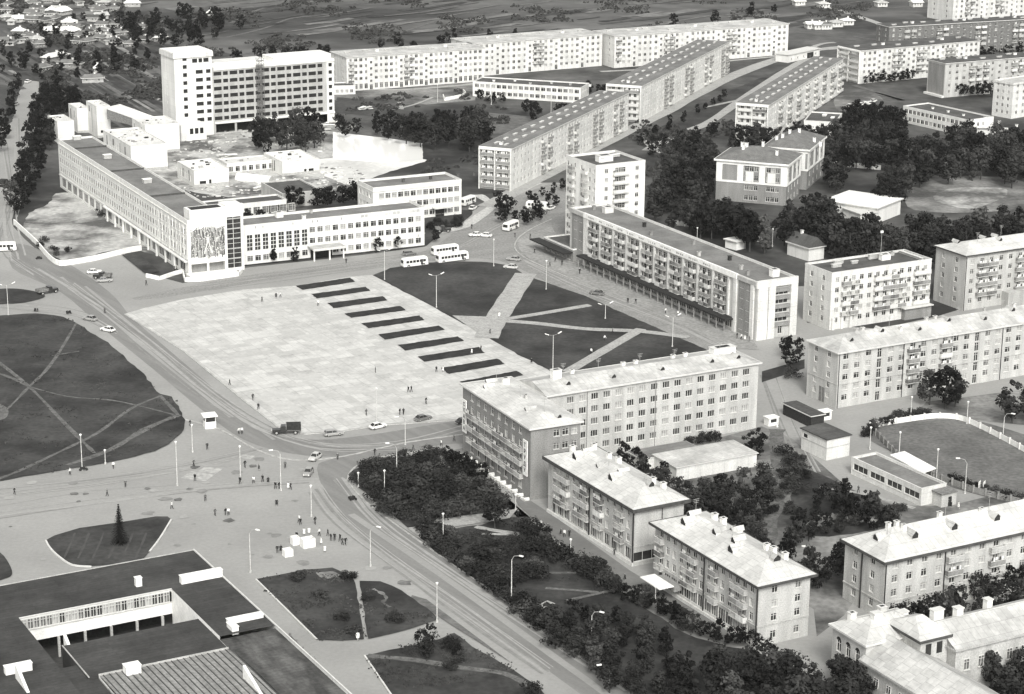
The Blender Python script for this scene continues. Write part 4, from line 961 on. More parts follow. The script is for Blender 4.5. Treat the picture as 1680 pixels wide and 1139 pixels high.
# traffic control booth
p_ = at(344,701); tb = empty('traffic_booth',p_,R(20)); tag(tb,'small white glazed traffic booth beside the curving road','booth')
mb = MB(); mb.box(-1.3,-1.3,0,1.3,1.3,1.7,'bright'); mb.build('base', tb)
mb = MB(); mb.box(-1.2,-1.2,1.7,1.2,1.2,2.9,'glass')
for x in (-1.25,1.1):
    for y in (-1.25,1.1): mb.box(x,y,1.7,x+.15,y+.15,2.95,'frame')
mb.build('cabin_window', tb); mb = MB(); mb.box(-1.7,-1.7,2.95,1.7,1.7,3.2,'bright'); mb.build('roof', tb)
# ---------------------------------------------------------------- 18 foreground store with courtyard
FH = 9.0
Cc = at(318,903,FH); az = R(29.0); U = Vector((math.cos(az),math.sin(az),0)); V = Vector((-U.y,U.x,0)); fo = Vector((Cc.x,Cc.y,0))
fb = empty('department_store', fo, az); tag(fb,'dark roofed store around a sunken courtyard in the lower left corner','store')
def loc(px,py,h):
    p = at(px,py,h)-fo; return Vector((U.dot(p), V.dot(p), h))
# local frame: x to the right, y away; roof corner at the origin
c1 = loc(282,967,FH); c0 = loc(30,1013,FH); cw = loc(352,945,FH); print('STORE', c1, c0, cw, loc(435,1025,FH), loc(370,1065,5.0), loc(0,949,FH), loc(550,1139,FH))
X1 = 0; XC1 = c1.x; XC0 = c0.x; YC1 = (c1.y+c0.y)/2; YB = YC1-34
LX = -95; LY = -95
mb = MB()
def top(x0,y0,x1,y1,z,m): mb.quad((x0,y0,z),(x1,y0,z),(x1,y1,z),(x0,y1,z),m)
RF = mat('store roofing felt',.05,var=.3,scale=.12,fine=1.5,famp=.15,seams=(14,1.0,.05,.72,.1,'sheet')); RF2 = mat('worn store roofing felt',.045,v2=.13,scale=.14,stretch=(2.2,.7,1),fine=1.5,famp=.2,seams=(14,1.0,.05,.75,.08,'sheet')); M['rf']=RF; M['rf2']=RF2
ZL = 8.3; CB = loc(370,1065,ZL).y; CR = loc(402,1036,FH).y; YF = loc(232,1034,ZL).y; print('CB',CB,CR,YF)
top(LX,YC1,0,0,FH,'rf'); top(XC1,CR,0,YC1,FH,'rf'); top(LX,LY,XC0,YC1,FH,'rf'); mb.build('roof', fb)
mb = MB(); top(XC1+0,LY,0,CR,FH-.6,'rf2'); mb.build('lower_roof', fb)
mb = MB()
mb.quad((0,0,0),(LX,0,0),(LX,0,FH),(0,0,FH),'panel'); mb.quad((0,LY,0),(0,0,0),(0,0,FH-.02),(0,LY,FH-.02),'panel')
mb.box(LX,LY-.3,0,.15,LY,FH-.65,'panel'); mb.box(LX-.3,LY-.3,0,LX,0,FH-.02,'panel'); mb.build('outer_wall', fb)
mb = MB(); mb.box(-.1,LY,FH-.02,.15,.2,FH+.22,'trim'); mb.box(LX,0,FH-.02,-.1,.25,FH+.12,'mid'); mb.build('parapet', fb)
# courtyard wall facing the camera: windows, white spandrel, open ground floor on columns
mb = MB(); y = YC1
mb.quad((XC0,y,FH-.5),(XC1,y,FH-.5),(XC1,y,FH),(XC0,y,FH),'bright'); mb.quad((XC0,y,FH-2.6-2.3),(XC1,y,FH-2.6-2.3),(XC1,y,FH-2.6),(XC0,y,FH-2.6),'bright')
mb.quad((XC1,y,0),(XC1,CB,0),(XC1,CB,FH-.65),(XC1,y,FH-.65),'bright'); mb.quad((XC1,y,FH-.65),(XC1,CR,FH-.65),(XC1,CR,FH),(XC1,y,FH),'bright'); mb.quad((XC0,CB,0),(XC0,y,0),(XC0,y,FH),(XC0,CB,FH),'mid')
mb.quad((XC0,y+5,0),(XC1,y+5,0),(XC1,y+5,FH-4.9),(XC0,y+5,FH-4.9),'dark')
mb.build('courtyard_wall', fb)
nW = 24; pw = (XC1-XC0-.6)/nW
for i in range(nW):
    o = inst('window', window_mesh(pw*.92,2.0,rnd.choice([0,0,1,2]),'cross')[0], fb, Matrix.Translation((XC0+.3+pw*(i+.5),y+.12,FH-1.55)))
mb = MB(); mb.box(XC0,y-.3,FH-.05,XC1,y,FH+.1,'trim'); mb.box(XC0,y-.25,FH-2.62,XC1,y,FH-2.5,'trim'); mb.build('cornice', fb)
for i in range(6):
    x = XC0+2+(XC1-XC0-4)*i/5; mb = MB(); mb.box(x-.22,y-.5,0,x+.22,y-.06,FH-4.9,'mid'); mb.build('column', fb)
mb = MB(); top(XC0,CB,XC1,y+5,.25,'rf'); mb.build('courtyard_floor', fb)
mb = MB(); xr0 = loc(128,1092,ZL).x; mb.box(xr0,CB-.1,.3,XC1-.02,YF,ZL,'rf'); mb.box(xr0,CB-.1,ZL,xr0+.2,YF,ZL+.15,'mid'); mb.build('low_block', fb)
# ribbed hall roof in front
mb = MB(); hx0 = loc(165,1110,ZL).x; N = 30; y0_ = CB; y1_ = LY
def prof(t): return ZL-.1+.5*math.sin(math.pi*min(1,t*.9+.05))
RB = mat('ribbed sheet roof',.24,var=.2,scale=.3,stretch=(4,.6,1),fine=1.4); RBd = mat('dark roof rib',.06,var=.3,scale=1); M['rb']=RB; M['rbd']=RBd
seg = 10; wdt = (XC1+1.0-hx0)
for j in range(seg):
    ya, yb = CB-.2+(-44)*j/seg, CB-.2+(-44)*(j+1)/seg; za, zb = prof(j/seg), prof((j+1)/seg)
    mb.quad((hx0,yb,zb),(XC1,yb,zb),(XC1,ya,za),(hx0,ya,za),'rb')
    k = 22
    for i in range(k): x = hx0+wdt*(i+.5)/k; mb.add([(x-.08,yb,zb+.1),(x+.08,yb,zb+.1),(x+.08,ya,za+.1),(x-.08,ya,za+.1),(x-.08,yb,zb),(x+.08,yb,zb),(x+.08,ya,za),(x-.08,ya,za)],[(0,1,2,3),(4,0,3,7),(1,5,6,2)],'rbd')
mb.box(hx0-.2,CB-.2,0,XC1,CB+.05,prof(0)+.3,'mid'); mb.box(hx0-.25,CB-44,0,hx0,CB-.2,ZL-.2,'mid'); mb.build('hall_roof', fb)
def at_store(px,py,h): return loc(px,py,h)
for (px,py,w_,d_,h_,z) in ((330,951,8,1.2,1.4,FH),(402,1022,6.5,1.4,1.2,FH-.6),(227,961,1.1,1.1,1.6,FH),(217,1104,2.6,1.8,1.5,ZL),(30,1102,4.5,1.2,1.3,FH),(382,1037,1.2,2.6,1.4,FH-.6)):
    p = at_store(px,py,z); mb = MB(); mb.box(p.x-w_/2,p.y-d_/2,z,p.x+w_/2,p.y+d_/2,z+h_,'bright'); mb.box(p.x-w_/2-.1,p.y-d_/2-.1,z+h_,p.x+w_/2+.1,p.y+d_/2+.1,z+h_+.1,'bright'); mb.build('roof_vent', fb)
for (px,py,w_,l_,h_,z) in ((118,1084,.5,7,3.6,ZL-2.5),(40,1134,.5,8,3.4,ZL),(418,1132,.5,9,2.6,ZL)):   # triangular white gable fins
    p = at_store(px,py,z); mb = MB(); mb.add([(p.x-w_/2,p.y+l_/2,z),(p.x-w_/2,p.y-l_/2,z),(p.x-w_/2,p.y+l_/2,z+h_),(p.x+w_/2,p.y+l_/2,z),(p.x+w_/2,p.y-l_/2,z),(p.x+w_/2,p.y+l_/2,z+h_)],[(0,2,1),(3,4,5),(0,1,4,3),(1,2,5,4),(0,3,5,2)],'bright'); mb.build('gable_fin', fb)
mb = MB(); p = at_store(75,1137,4.5)
mb.box(XC0+.02,LY,3.5,hx0-.4,loc(115,1091,ZL).y,ZL-.3,'rf'); mb.build('side_roof', fb)

# ---------------------------------------------------------------- ground sheets
G = dict(
 earth=mat('grassy earth',.028,v2=.115,scale=.022,detail=12,fine=.22,contrast=(.38,.64)),
 city=mat('worn asphalt',.265,v2=.325,scale=.035,detail=10,fine=1.2,famp=.06),
 road=mat('dark asphalt road',.18,v2=.225,scale=.25,detail=6,rot=R(55),stretch=(.12,1.6,1),fine=1.5,famp=.06), wear=mat('worn asphalt',.22,v2=.28,scale=.3,fine=1.4),
 walk=mat('pavement asphalt',.15,v2=.19,scale=.12,detail=6,fine=1.2,famp=.07),
 square=mat('concrete slab square',.41,v2=.53,scale=.14,detail=12,fine=1.1,famp=.10,contrast=(.36,.62),seams=(3,3,.10,.78,.09,'flat'),srot=R(-28.8)),
 slab=mat('light paving',.44,v2=.48,scale=.3,detail=6,fine=1.2),
 lawn=mat('mown grass',.022,v2=.062,scale=.06,detail=12,fine=.9,contrast=(.38,.62)),
 lawn2=mat('rough dark grass',.020,v2=.06,scale=.08,detail=12,fine=.9,contrast=(.38,.62)),
 path=mat('trodden earth path',.085,v2=.15,scale=.5,detail=6,fine=2),
 plane=mat('pale gravel path',.31,v2=.38,scale=.3,detail=6,fine=2),
 sand=mat('bare sandy soil',.10,v2=.44,scale=.05,detail=12,fine=.6,contrast=(.42,.58)),
 sand2=mat('light sand',.5,v2=.78,scale=.03,detail=8,fine=.6,famp=.1),
 dirt=mat('dark yard dirt',.07,v2=.25,scale=.05,detail=12,fine=.7,contrast=(.40,.60)),
 meadow=mat('far meadow',.042,v2=.135,scale=.010,detail=12,stretch=(.45,1.5,1),fine=.07,contrast=(.40,.62)),
 pale=mat('worn pale wear',.34,v2=.42,scale=.3,detail=5,fine=1),
 mark=mat('road paint',.6,var=.1,scale=2),
 field=mat('tilled field',.045,v2=.075,scale=.1,fine=.6), field2=mat('pale crop',.085,v2=.14,scale=.12,fine=.6), field3=mat('dark crop',.028,v2=.05,scale=.12,fine=.6),
 mrow=mat('dry meadow grass',.11,v2=.20,scale=.05,fine=.3),
 stain=mat('oil stained asphalt',.1,v2=.17,scale=.3,detail=5,fine=1),
); M.update(G)
pw_ = bpy.data.materials.new('pond water'); pw_.use_nodes=True; bs = pw_.node_tree.nodes['Principled BSDF']; bs.inputs['Base Color'].default_value=tone(.88); bs.inputs['Roughness'].default_value=.12; bs.inputs['Specular IOR Level'].default_value=.35; bs.inputs['Metallic'].default_value=0  # bright sky reflection is painted in as a near-white base colour
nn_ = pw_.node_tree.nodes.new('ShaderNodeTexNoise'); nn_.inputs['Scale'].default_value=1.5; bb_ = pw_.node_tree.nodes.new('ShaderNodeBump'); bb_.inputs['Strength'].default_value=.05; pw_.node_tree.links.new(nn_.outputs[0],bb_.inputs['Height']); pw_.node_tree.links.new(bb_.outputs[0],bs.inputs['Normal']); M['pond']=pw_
sheet('ground', [(-2500,-500),(2500,-500),(2500,3400),(-2500,3400)], 0, 'earth', world=True)
sheet('meadow', [(-300,30),(250,70),(420,95),(560,105),(800,75),(1000,55),(1300,38),(1440,40),(1700,30),(2000,-60),(2000,-270),(-500,-270)], .02, 'meadow', smooth=3)
sheet('street', [(-260,420),(-60,300),(8,235),(34,150),(42,132),(64,134),(63,185),(52,240),(32,310),(18,368),(40,392),(92,438),(205,417),(252,452),(300,465),(400,440),(600,418),(697,405),(735,372),(770,350),(800,330),(860,300),(925,300),(940,385),(985,400),(1240,500),(1310,470),(1324,530),(1440,540),(1535,520),(1700,470),(1900,470),(2300,1400),(-300,1400)], .04, 'city')
sheet('dirt_yard', [(1130,840),(1010,760),(1100,740),(1250,700),(1300,720),(1390,800),(1470,830),(1560,830),(1680,800),(1800,800),(1800,900),(1420,960),(1385,1010),(1340,1045),(1335,1000),(1240,940)], .06, 'dirt', smooth=0)
# roads
sheet('road', [(30,400),(110,432),(180,480),(215,520),(260,560),(330,620),(400,680),(450,712),(520,722),(620,712),(770,690),(900,700),(900,740),(770,728),(690,735),(620,744),(560,750),(480,745),(400,722),(330,672),(250,605),(170,540),(100,480),(20,440)], .06, 'road', smooth=4)
sheet('road', [(520,770),(545,830),(600,885),(700,965),(800,1040),(900,1110),(1000,1180),(1100,1260),(1300,1260),(1100,1160),(960,1070),(860,1000),(760,925),(690,878),(625,835),(580,800),(572,782),(585,765),(620,752),(700,738),(660,735),(590,745),(540,755)], .062, 'road', smooth=3)
sheet('road', [(215,490),(300,472),(420,450),(560,432),(690,415),(740,385),(800,345),(880,310),(925,305),(930,380),(880,395),(860,410),(900,440),(1000,480),(1120,535),(1200,575),(1240,600),(1200,600),(1090,550),(980,500),(880,455),(820,428),(740,425),(640,437),(500,452),(380,470),(260,490)], .064, mat('side street asphalt',.21,v2=.27,scale=.2,detail=6,rot=R(-29),stretch=(.15,1.3,1),fine=1.5), smooth=2)
sheet('road', [(-200,470),(-60,300),(6,235),(32,150),(42,134),(62,136),(60,185),(49,240),(28,310),(10,372),(-20,420),(-120,520)], .066, 'city')
sheet('side_street', [(1306,470),(1325,470),(1322,545),(1318,580),(1316,640),(1310,700),(1250,700),(1250,575),(1300,545)], .058, 'city')
# pavements (real kerb height)
sheet('pavement', [(770,760),(772,735),(790,745),(870,822),(905,845),(1035,938),(1080,965),(1235,1060),(1150,1065),(1000,965),(905,880),(850,830),(830,790)], .12, 'walk')
sheet('pavement', [(715,745),(765,735),(775,760),(830,830),(860,850),(900,905),(870,850),(840,850),(800,790),(740,760)], .128, 'walk')
sheet('pavement', [(863,385),(905,372),(935,425),(1000,455),(1236,560),(1246,575),(1200,572),(1100,525),(1000,482),(900,440),(868,425),(852,410),(848,395)], .14, mat('shop pavement',.24,v2=.31,scale=.1,detail=6,fine=1), smooth=0)
kerb('kerb', [(905,360),(870,377),(850,392),(845,408),(862,424),(900,442),(960,467)], .05,.2,.4,'pale')
sheet('square', [(235,507),(300,492),(400,476),(487,470),(573,455),(610,452),(760,530),(908,613),(880,640),(765,688),(690,693),(620,698),(560,708),(500,712),(460,704),(400,658),(300,576),(205,516)], .18, 'square')
kerb('kerb', [(205,516),(300,576),(400,658),(460,704),(500,713),(560,709),(620,699),(690,694),(768,689)], .05,.22,.5,'mid',smooth=0)
r_ = random.Random(21)                       # replaced slabs of other tones on the square
mbq = MB(); base = at(520,600); ax = R(28.8); u_, v_ = Vector((math.cos(ax),math.sin(ax),0)), Vector((-math.sin(ax),math.cos(ax),0))
SQ = [(240,508),(487,472),(560,470),(640,530),(760,610),(850,640),(765,680),(480,700),(400,650)]
SQM = [mat('new slab',.50,v2=.56,scale=.4,fine=1.5,famp=.06,seams=(3,3,.09,.85,.05,'flat'),srot=R(-28.8)), mat('stained slab',.40,v2=.46,scale=.4,fine=1.5,famp=.06), mat('old slab',.44,v2=.50,scale=.4,fine=1.5,famp=.06)]
k = 0; occ = set()
for i in range(600):
    p = at(r_.uniform(210,860), r_.uniform(470,705)); 
    q_ = (base.x+round((p-base).dot(u_)/3)*3*u_.x+round((p-base).dot(v_)/3)*3*v_.x, base.y+round((p-base).dot(u_)/3)*3*u_.y+round((p-base).dot(v_)/3)*3*v_.y)
    c = Vector((q_[0],q_[1],.186+.00001*i))
    # keep inside the slab outline (tested in the ground plane)
    if not inside((p.x,p.y), [(at(*s_).x, at(*s_).y) for s_ in SQ]): continue
    nx, ny = r_.choice([1,1,2,2,3]), r_.choice([1,1,2]); gi, gj = round((p-base).dot(u_)/3), round((p-base).dot(v_)/3); cells = {(gi+a_,gj+b_) for a_ in range(nx) for b_ in range(ny)}
    if cells & occ: continue
    occ |= cells; c.z = .186
    mbq.quad(c,c+u_*3*nx,c+u_*3*nx+v_*3*ny,c+v_*3*ny, r_.choice(SQM)); k += 1
tag(mbq.build('square_slabs'), kind='structure')
mbq = MB()
for i in range(-9,12):                        # slab joints
    pass
STR = [[(487,471),(573,458),(581,463),(497,476)],[(512,484.5),(598,473),(606,477.5),(521,490)],[(538.5,499.5),(626.5,488.5),(634,493.5),(548.5,506)],[(566.5,516.7),(655,504.5),(664,509.5),(577,521.8)],[(594.5,532.8),(686.5,520.2),(695.5,525.8),(606,539)],[(622.7,550.8),(718.3,536.8),(728.3,541.8),(633.5,557.5)],[(654,568.3),(750,554.5),(759.3,560),(665.7,575.7)],[(687.5,587.5),(783.5,571.8),(793.5,579.3),(696.7,594)],[(725,606),(815,591),(826.7,597.7),(737.5,614)],[(756,628.5),(846.7,611),(856.7,616.7),(768.5,634.5)]]
M['bed'] = mat('dark flower bed',.014,v2=.034,scale=.4,fine=1.5)
for s_ in STR:
    cx_, cy_ = sum(p[0] for p in s_)/4, sum(p[1] for p in s_)/4; s_ = [(cx_+(x-cx_)*1.03+(0), cy_+(y-cy_)*1.03+(1.0 if i_ > 1 else -.6)) for i_,(x,y) in enumerate(s_)]
    sheet('flower_bed', s_, .30, 'bed', rough=.18, rstep=1.2)
sheet('lawn', [(612,453),(640,441),(690,433),(740,430),(800,431),(838,437),(858,451),(903,467),(960,487),(1040,523),(1110,553),(1190,590),(1190,640),(930,640),(908,612),(850,583),(760,532),(690,494)], .22, 'lawn', smooth=0, rough=.25)
for pts,wd in (([(863,450),(835,492),(808,535),(798,556)],6.5),([(815,527),(880,517),(968,502)],2.6),([(815,527),(880,532),(960,541),(1050,545),(1130,555)],3.0),([(930,612),(990,577),(1052,541)],3.2)): ribbon('path', pts, wd, .26, 'plane', var=.06)
sheet('path', [(742,519),(800,521),(815,528),(800,556),(785,548)], .255, 'plane')

sheet('lawn', [(-60,525),(0,519),(60,515),(105,521),(128,532),(150,547),(178,563),(235,615),(262,648),(283,652),(292,668),(304,690),(303,706),(285,724),(255,742),(190,758),(100,773),(0,790),(-120,800)], .22, 'lawn', rough=.3)
for pts,wd in (([(125,532),(100,575),(75,610),(48,636),(15,670),(-20,700)],1.3),([(-10,590),(48,636),(100,690),(135,725),(155,745)],1.5),([(262,652),(215,672),(160,712),(100,742),(30,775),(-10,790)],1.6),([(295,682),(240,705),(180,740),(110,765)],2.6),([(48,636),(110,652),(180,658),(230,668),(285,682)],1.1),([(85,585),(130,578)],.8),([(262,650),(292,682)],1.4),([(-10,612),(20,622),(48,636)],1.6)): ribbon('dirt_path', pts, wd*.62, .25, 'path', var=.35)
sheet('bare_patch', [(-20,660),(8,668),(14,680),(4,690),(-20,688)], .24, 'path', smooth=4)
sheet('lawn', [(-30,478),(0,475),(30,475),(60,480),(74,487),(60,493),(35,498),(0,500),(-30,500)], .22, 'lawn', smooth=4)
sheet('lawn', [(75,888),(90,880),(130,868),(200,858),(255,849),(275,849),(281,854),(276,866),(262,885),(245,907),(230,925),(150,930),(118,928),(95,913),(82,900)], .22, 'lawn', smooth=0)
kerb('kerb', [(75,888),(82,900),(95,913),(118,928),(150,931)], .05,.3,.35,'trim'); kerb('kerb', [(281,854),(262,885),(245,907)], .05,.3,.35,'trim')
for x in (105,128,152,178,200,222): ribbon('mown_strip', [(x,918),(x+12,892),(x+18,876)], .45, .235, mat('short turf',.055,v2=.085,scale=.3), var=.3)
sheet('lawn', [(-30,895),(0,908),(14,925),(20,942),(10,950),(-30,955)], .22, 'lawn', smooth=3)
sheet('lawn', [(420,952),(500,936),(545,933),(578,946),(583,958),(590,1000),(597,1050),(560,1053),(520,1051)], .22, 'lawn', rough=.15)
sheet('lawn', [(590,955),(625,955),(660,970),(700,1000),(720,1018),(680,1032),(640,1042),(604,1050),(596,1000)], .22, 'lawn', rough=.2)
kerb('kerb', [(420,952),(520,1051)], .05,.3,.3,'trim',smooth=0)
sheet('bare_patch', [(518,941),(545,939),(562,946),(540,951),(524,949)], .235, 'dirt', rough=.2, rstep=1)
ribbon('bare_patch', [(612,968),(628,976),(634,984),(628,990),(640,998)], .7, .235, 'dirt', var=.6)
sheet('lawn', [(598,1077),(660,1064),(720,1050),(745,1040),(775,1062),(850,1105),(890,1135),(960,1220),(700,1220),(640,1139)], .22, 'lawn2', rough=.2)
kerb('kerb', [(598,1077),(640,1139),(665,1170)], .05,.3,.3,'trim',smooth=0)
for pts,wd in (([(603,1078),(680,1085),(760,1098),(830,1108),(880,1135)],1.6),): ribbon('dirt_path', pts, wd, .25, 'path', var=.2)
sheet('verge', [(672,985),(700,1000),(745,1030),(790,1058),(840,1090),(800,1060),(740,1015),(700,985),(676,978)], .2, 'stain')
PARK1 = [(573,780),(580,772),(610,763),(660,752),(712,744),(722,752),(724,765),(770,778),(800,795),(815,815),(826,832),(800,845),(720,852),(705,862),(670,868),(620,825),(585,800)]
sheet('park_lawn', PARK1, .22, 'lawn2', rough=.3)
PARK2 = [(690,862),(722,858),(745,868),(790,862),(826,850),(868,850),(900,905),(960,935),(1000,965),(1060,1000),(1120,1040),(1190,1062),(1240,1070),(1400,1139),(1500,1260),(1100,1260),(1040,1139),(1000,1110),(900,1040),(800,965),(720,910),(692,885)]
sheet('park_lawn', PARK2, .20, 'lawn2', rough=.3)
sheet('path', [(722,854),(760,848),(830,840),(850,836),(836,852),(800,858),(745,866),(728,862)], .26, 'plane')
for pts,wd in (([(780,866),(810,872),(850,878)],1.6),([(790,878),(852,879)],1.3),([(860,942),(945,942)],1.0),([(895,967),(960,972),(990,975)],1.0),([(800,940),(830,941)],.8),([(930,988),(985,975),(1060,960)],1.0),([(880,1000),(905,990)],2.0)): ribbon('path', pts, wd, .27, 'plane' if wd>1.2 else 'path', var=.1)
sheet('path', [(668,868),(682,866),(700,848),(690,880),(684,880)], .262, 'plane')
# kerbs of the main street and its pale worn tracks
kerb('kerb', [(715,738),(640,748),(595,760),(573,778),(575,796),(600,824),(650,862),(700,897),(800,965),(900,1035),(1000,1103),(1100,1175)], .05,.2,.4,'pale')
kerb('kerb', [(300,688),(360,705),(420,738),(480,755),(560,750),(660,728),(770,712)], .05,.17,.5,'pale')
for off,wd,m_ in ((0,1.6,'pale'),(1,1.3,'pale'),(2,1.0,'pale')):
    d = (-24,6) if off==0 else (-62,14) if off==1 else (12,-8)
    ribbon('tyre_track', [(x+d[0],y+d[1]) for x,y in ((600,838),(650,872),(700,905),(800,975),(900,1048),(1000,1120),(1060,1165))], wd, .072, 'wear' if m_ else m_, var=.06)
for pts,wd in (([(100,455),(200,540),(300,622),(380,685)],1.0),([(140,470),(230,545),(330,630),(400,688),(450,722)],.8),([(0,808),(120,790),(260,772),(400,760)],2.0),([(0,830),(150,805),(300,795)],1.0)): ribbon('tyre_track', pts, wd, .072, 'wear', var=.35)
for (px,py,s_,m_) in ((325,782,3,'mark'),(345,772,2.2,'pale'),(405,750,1.5,'mark'),(700,800,.6,'mark')):
    p = at(px,py); mbq = MB(); mbq.X = Matrix.Translation((p.x,p.y,.08)) @ Matrix.Rotation(R(-20),4,'Z'); mbq.quad((-s_,-s_*.8,0),(s_,-s_*.8,0),(s_,s_*.8,0),(-s_,s_*.8,0),'pale'); tag(mbq.build('road_patch'), kind='structure')
for i,(px,py) in enumerate(((505,488),(560,600),(502,778),(548,833),(735,971),(764,1006),(857,1044),(886,1073),(625,820))):
    pass
# upper part: meadow tracks, fields, yards
sheet('yard_soil', [(92,318),(140,320),(200,350),(260,395),(300,430),(240,415),(200,408),(100,430),(70,410),(40,380),(48,350),(80,335)], .06, 'sand', smooth=3, rough=.4)
sheet('construction_yard', [(225,262),(285,225),(400,215),(560,205),(545,265),(600,290),(560,312),(470,330),(330,318),(275,300)], .06, mat('pale building yard',.10,v2=.46,scale=.06,detail=12,fine=.6,contrast=(.40,.58)), smooth=2, rough=.5)
sheet('sand_area', [(520,262),(600,258),(696,262),(690,268),(640,282),(590,300),(575,305),(535,290),(515,275)], .10, 'sand2', smooth=3, rough=.4)
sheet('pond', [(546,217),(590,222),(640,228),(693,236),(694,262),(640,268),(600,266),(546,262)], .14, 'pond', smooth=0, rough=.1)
ribbon('track', [(350,258),(365,245),(380,232),(386,215),(400,205)], 5, .12, 'plane', var=.2)
ribbon('track', [(290,215),(330,235),(360,250)], 3, .12, 'path', var=.4)
sheet('yard', [(548,140),(640,148),(720,140),(780,135),(780,165),(700,172),(640,170),(548,165)], .08, 'dirt', smooth=0)
for pts,wd,m_ in (([(552,142),(640,148),(740,142),(800,135)],3,'plane'),([(640,182),(680,172),(710,160)],1.5,'plane'),([(655,168),(660,180)],1.5,'plane'),([(800,340),(870,300),(950,257),(1050,205),(1120,168),(1195,128),(1300,90),(1380,78)],7,'plane'),([(1062,248),(1110,222),(1160,203),(1212,168),(1300,110),(1330,95)],4.5,'plane'),([(1155,177),(1210,165)],2,'plane'),([(985,118),(1090,112),(1200,100),(1290,92)],3,'plane'),([(1128,214),(1160,222),(1180,225)],1.2,'path'),([(785,320),(800,330),(820,340)],3.5,'slab'),([(700,385),(760,372),(820,332),(880,300)],4,'slab'),
      ([(370,62),(430,48),(480,30),(530,28),(560,20)],2.2,'path'),([(375,40),(420,18),(460,5)],2.5,'path'),([(640,60),(700,40),(760,22),(880,20),(1000,10)],2.5,'path'),([(350,100),(420,85),(520,72)],1.5,'path'),([(1360,12),(1400,25),(1445,40)],5,'plane'),([(1380,8),(1480,14),(1570,20)],2,'path'),([(1400,60),(1450,66),(1550,60)],2,'path'),([(1432,152),(1480,165),(1400,140)],3,'path'),([(1405,228),(1440,240),(1475,252)],3,'plane'),([(1410,238),(1450,252)],2,'path'),([(1290,100),(1340,75),(1370,70)],3,'plane'),([(1055,225),(1066,240),(1085,252)],2,'plane')): ribbon('track', pts, wd, .13, m_, var=.2)
sheet('bank', [(1040,232),(1120,190),(1200,148),(1330,95),(1370,100),(1215,168),(1160,205),(1064,246)], .09, 'lawn2', rough=.4)
sheet('sports_ground', [(1500,300),(1560,290),(1680,292),(1800,300),(1800,345),(1680,345),(1580,350),(1500,345),(1485,325)], .08, 'dirt', smooth=3)
sheet('sand_area', [(1560,310),(1640,308),(1650,322),(1600,342),(1560,338),(1530,325)], .10, 'sand', smooth=3, rough=.4)
sheet('bare_yard', [(1370,160),(1420,150),(1450,165),(1430,180),(1380,185)], .08, 'dirt', smooth=3)
sheet('rink_ground', [(1428,700),(1500,690),(1560,686),(1620,695),(1700,720),(1800,750),(1800,820),(1680,825),(1560,800),(1470,745),(1430,725)], .10, mat('grassy rink surface',.10,v2=.155,scale=.1,detail=7,fine=1), smooth=2)
sheet('verge', [(1310,770),(1390,800),(1470,845),(1430,870),(1330,880),(1300,840)], .09, 'lawn2', smooth=3, rough=.3)
for pts,wd,m_ in (([(1275,705),(1273,740),(1285,790),(1265,850),(1260,900)],3.5,'path'),([(1345,800),(1420,812),(1500,835)],1.5,'plane'),([(1320,860),(1400,850),(1440,855)],5,'sand'),([(1150,760),(1200,755),(1240,748)],5,'path')): ribbon('track', pts, wd, .13, m_, var=.25)
sheet('verge', [(1165,760),(1230,745),(1240,760),(1200,790),(1150,790)], .1, 'path', smooth=3)
sheet('verge', [(1250,610),(1320,590),(1320,605),(1250,628)], .1, 'lawn2'); sheet('verge', [(1520,660),(1600,650),(1680,640),(1700,700),(1600,690),(1500,680)], .1, 'dirt')
sheet('verge', [(400,437),(560,420),(700,404),(730,378),(700,360),(696,400),(560,417),(402,433)], .18, 'lawn2')
sheet('verge', [(700,350),(760,345),(775,352),(740,375),(700,385)], .12, 'lawn', smooth=3); sheet('verge', [(200,420),(225,416),(262,447),(240,452)], .35, 'lawn2')
for i,(a,c,d,e,m_) in enumerate((((100,85),(260,75),(262,100),(95,110),'field'),((110,115),(262,104),(264,120),(105,132),'field2'),((120,138),(266,126),(268,146),(118,160),'field'),((150,165),(268,152),(270,170),(150,185),'field3'),((170,190),(268,178),(268,196),(200,205),'field2'),((0,60),(120,50),(110,70),(0,82),'field'),((150,60),(270,50),(280,66),(150,80),'field2'),((200,100),(262,96),(262,108),(200,112),'field3'),((0,160),(28,150),(20,200),(0,235),'field'),((60,95),(140,88),(150,108),(70,118),'field3'),((552,160),(640,166),(600,190),(552,185),'field'),((870,190),(960,195),(900,215),(860,210),'field'),((1060,250),(1130,228),(1150,240),(1090,275),'field3'),((800,185),(960,200),(930,225),(800,220),'field2'),((1340,230),(1420,240),(1400,262),(1340,255),'field'))):
    sheet('garden_plot', [a,c,d,e], .05+.004*i, m_, rough=.5)
r_ = random.Random(4); mbq = MB()
M['prow'] = mat('pale garden strip',.16,v2=.30,scale=.1,fine=.5)
for i in range(260):                           # garden rows and hedgerows at the upper left
    x, y = r_.uniform(-10,265), r_.uniform(20,205); l = r_.uniform(10,55)
    if x < 75-.0*y and y > 120: continue; s_ = r_.uniform(-.12,-.02)
    ribbon('row', [(x,y),(x+l,y+l*s_)], r_.uniform(.6,3), .15+.0005*i, r_.choice(['field','field2','field3','path','lawn','lawn2','prow' if r_.random()<.5 else 'field']), smooth=0, mb=mbq)
for i in range(150):
    x, y = r_.uniform(-20,1350), r_.uniform(-6,62); l = r_.uniform(30,120)
    if y > 70-.03*(x-560) and x > 540: continue
    ribbon('row', [(x,y),(x+l*.5,y-l*.05),(x+l,y-l*.13)], r_.uniform(1.2,8), .20+.0005*i, r_.choice(['field3','field2','field','lawn','field3','mrow','mrow']), smooth=3, var=.3, mb=mbq)
tag(mbq.build('garden_rows'), kind='structure')

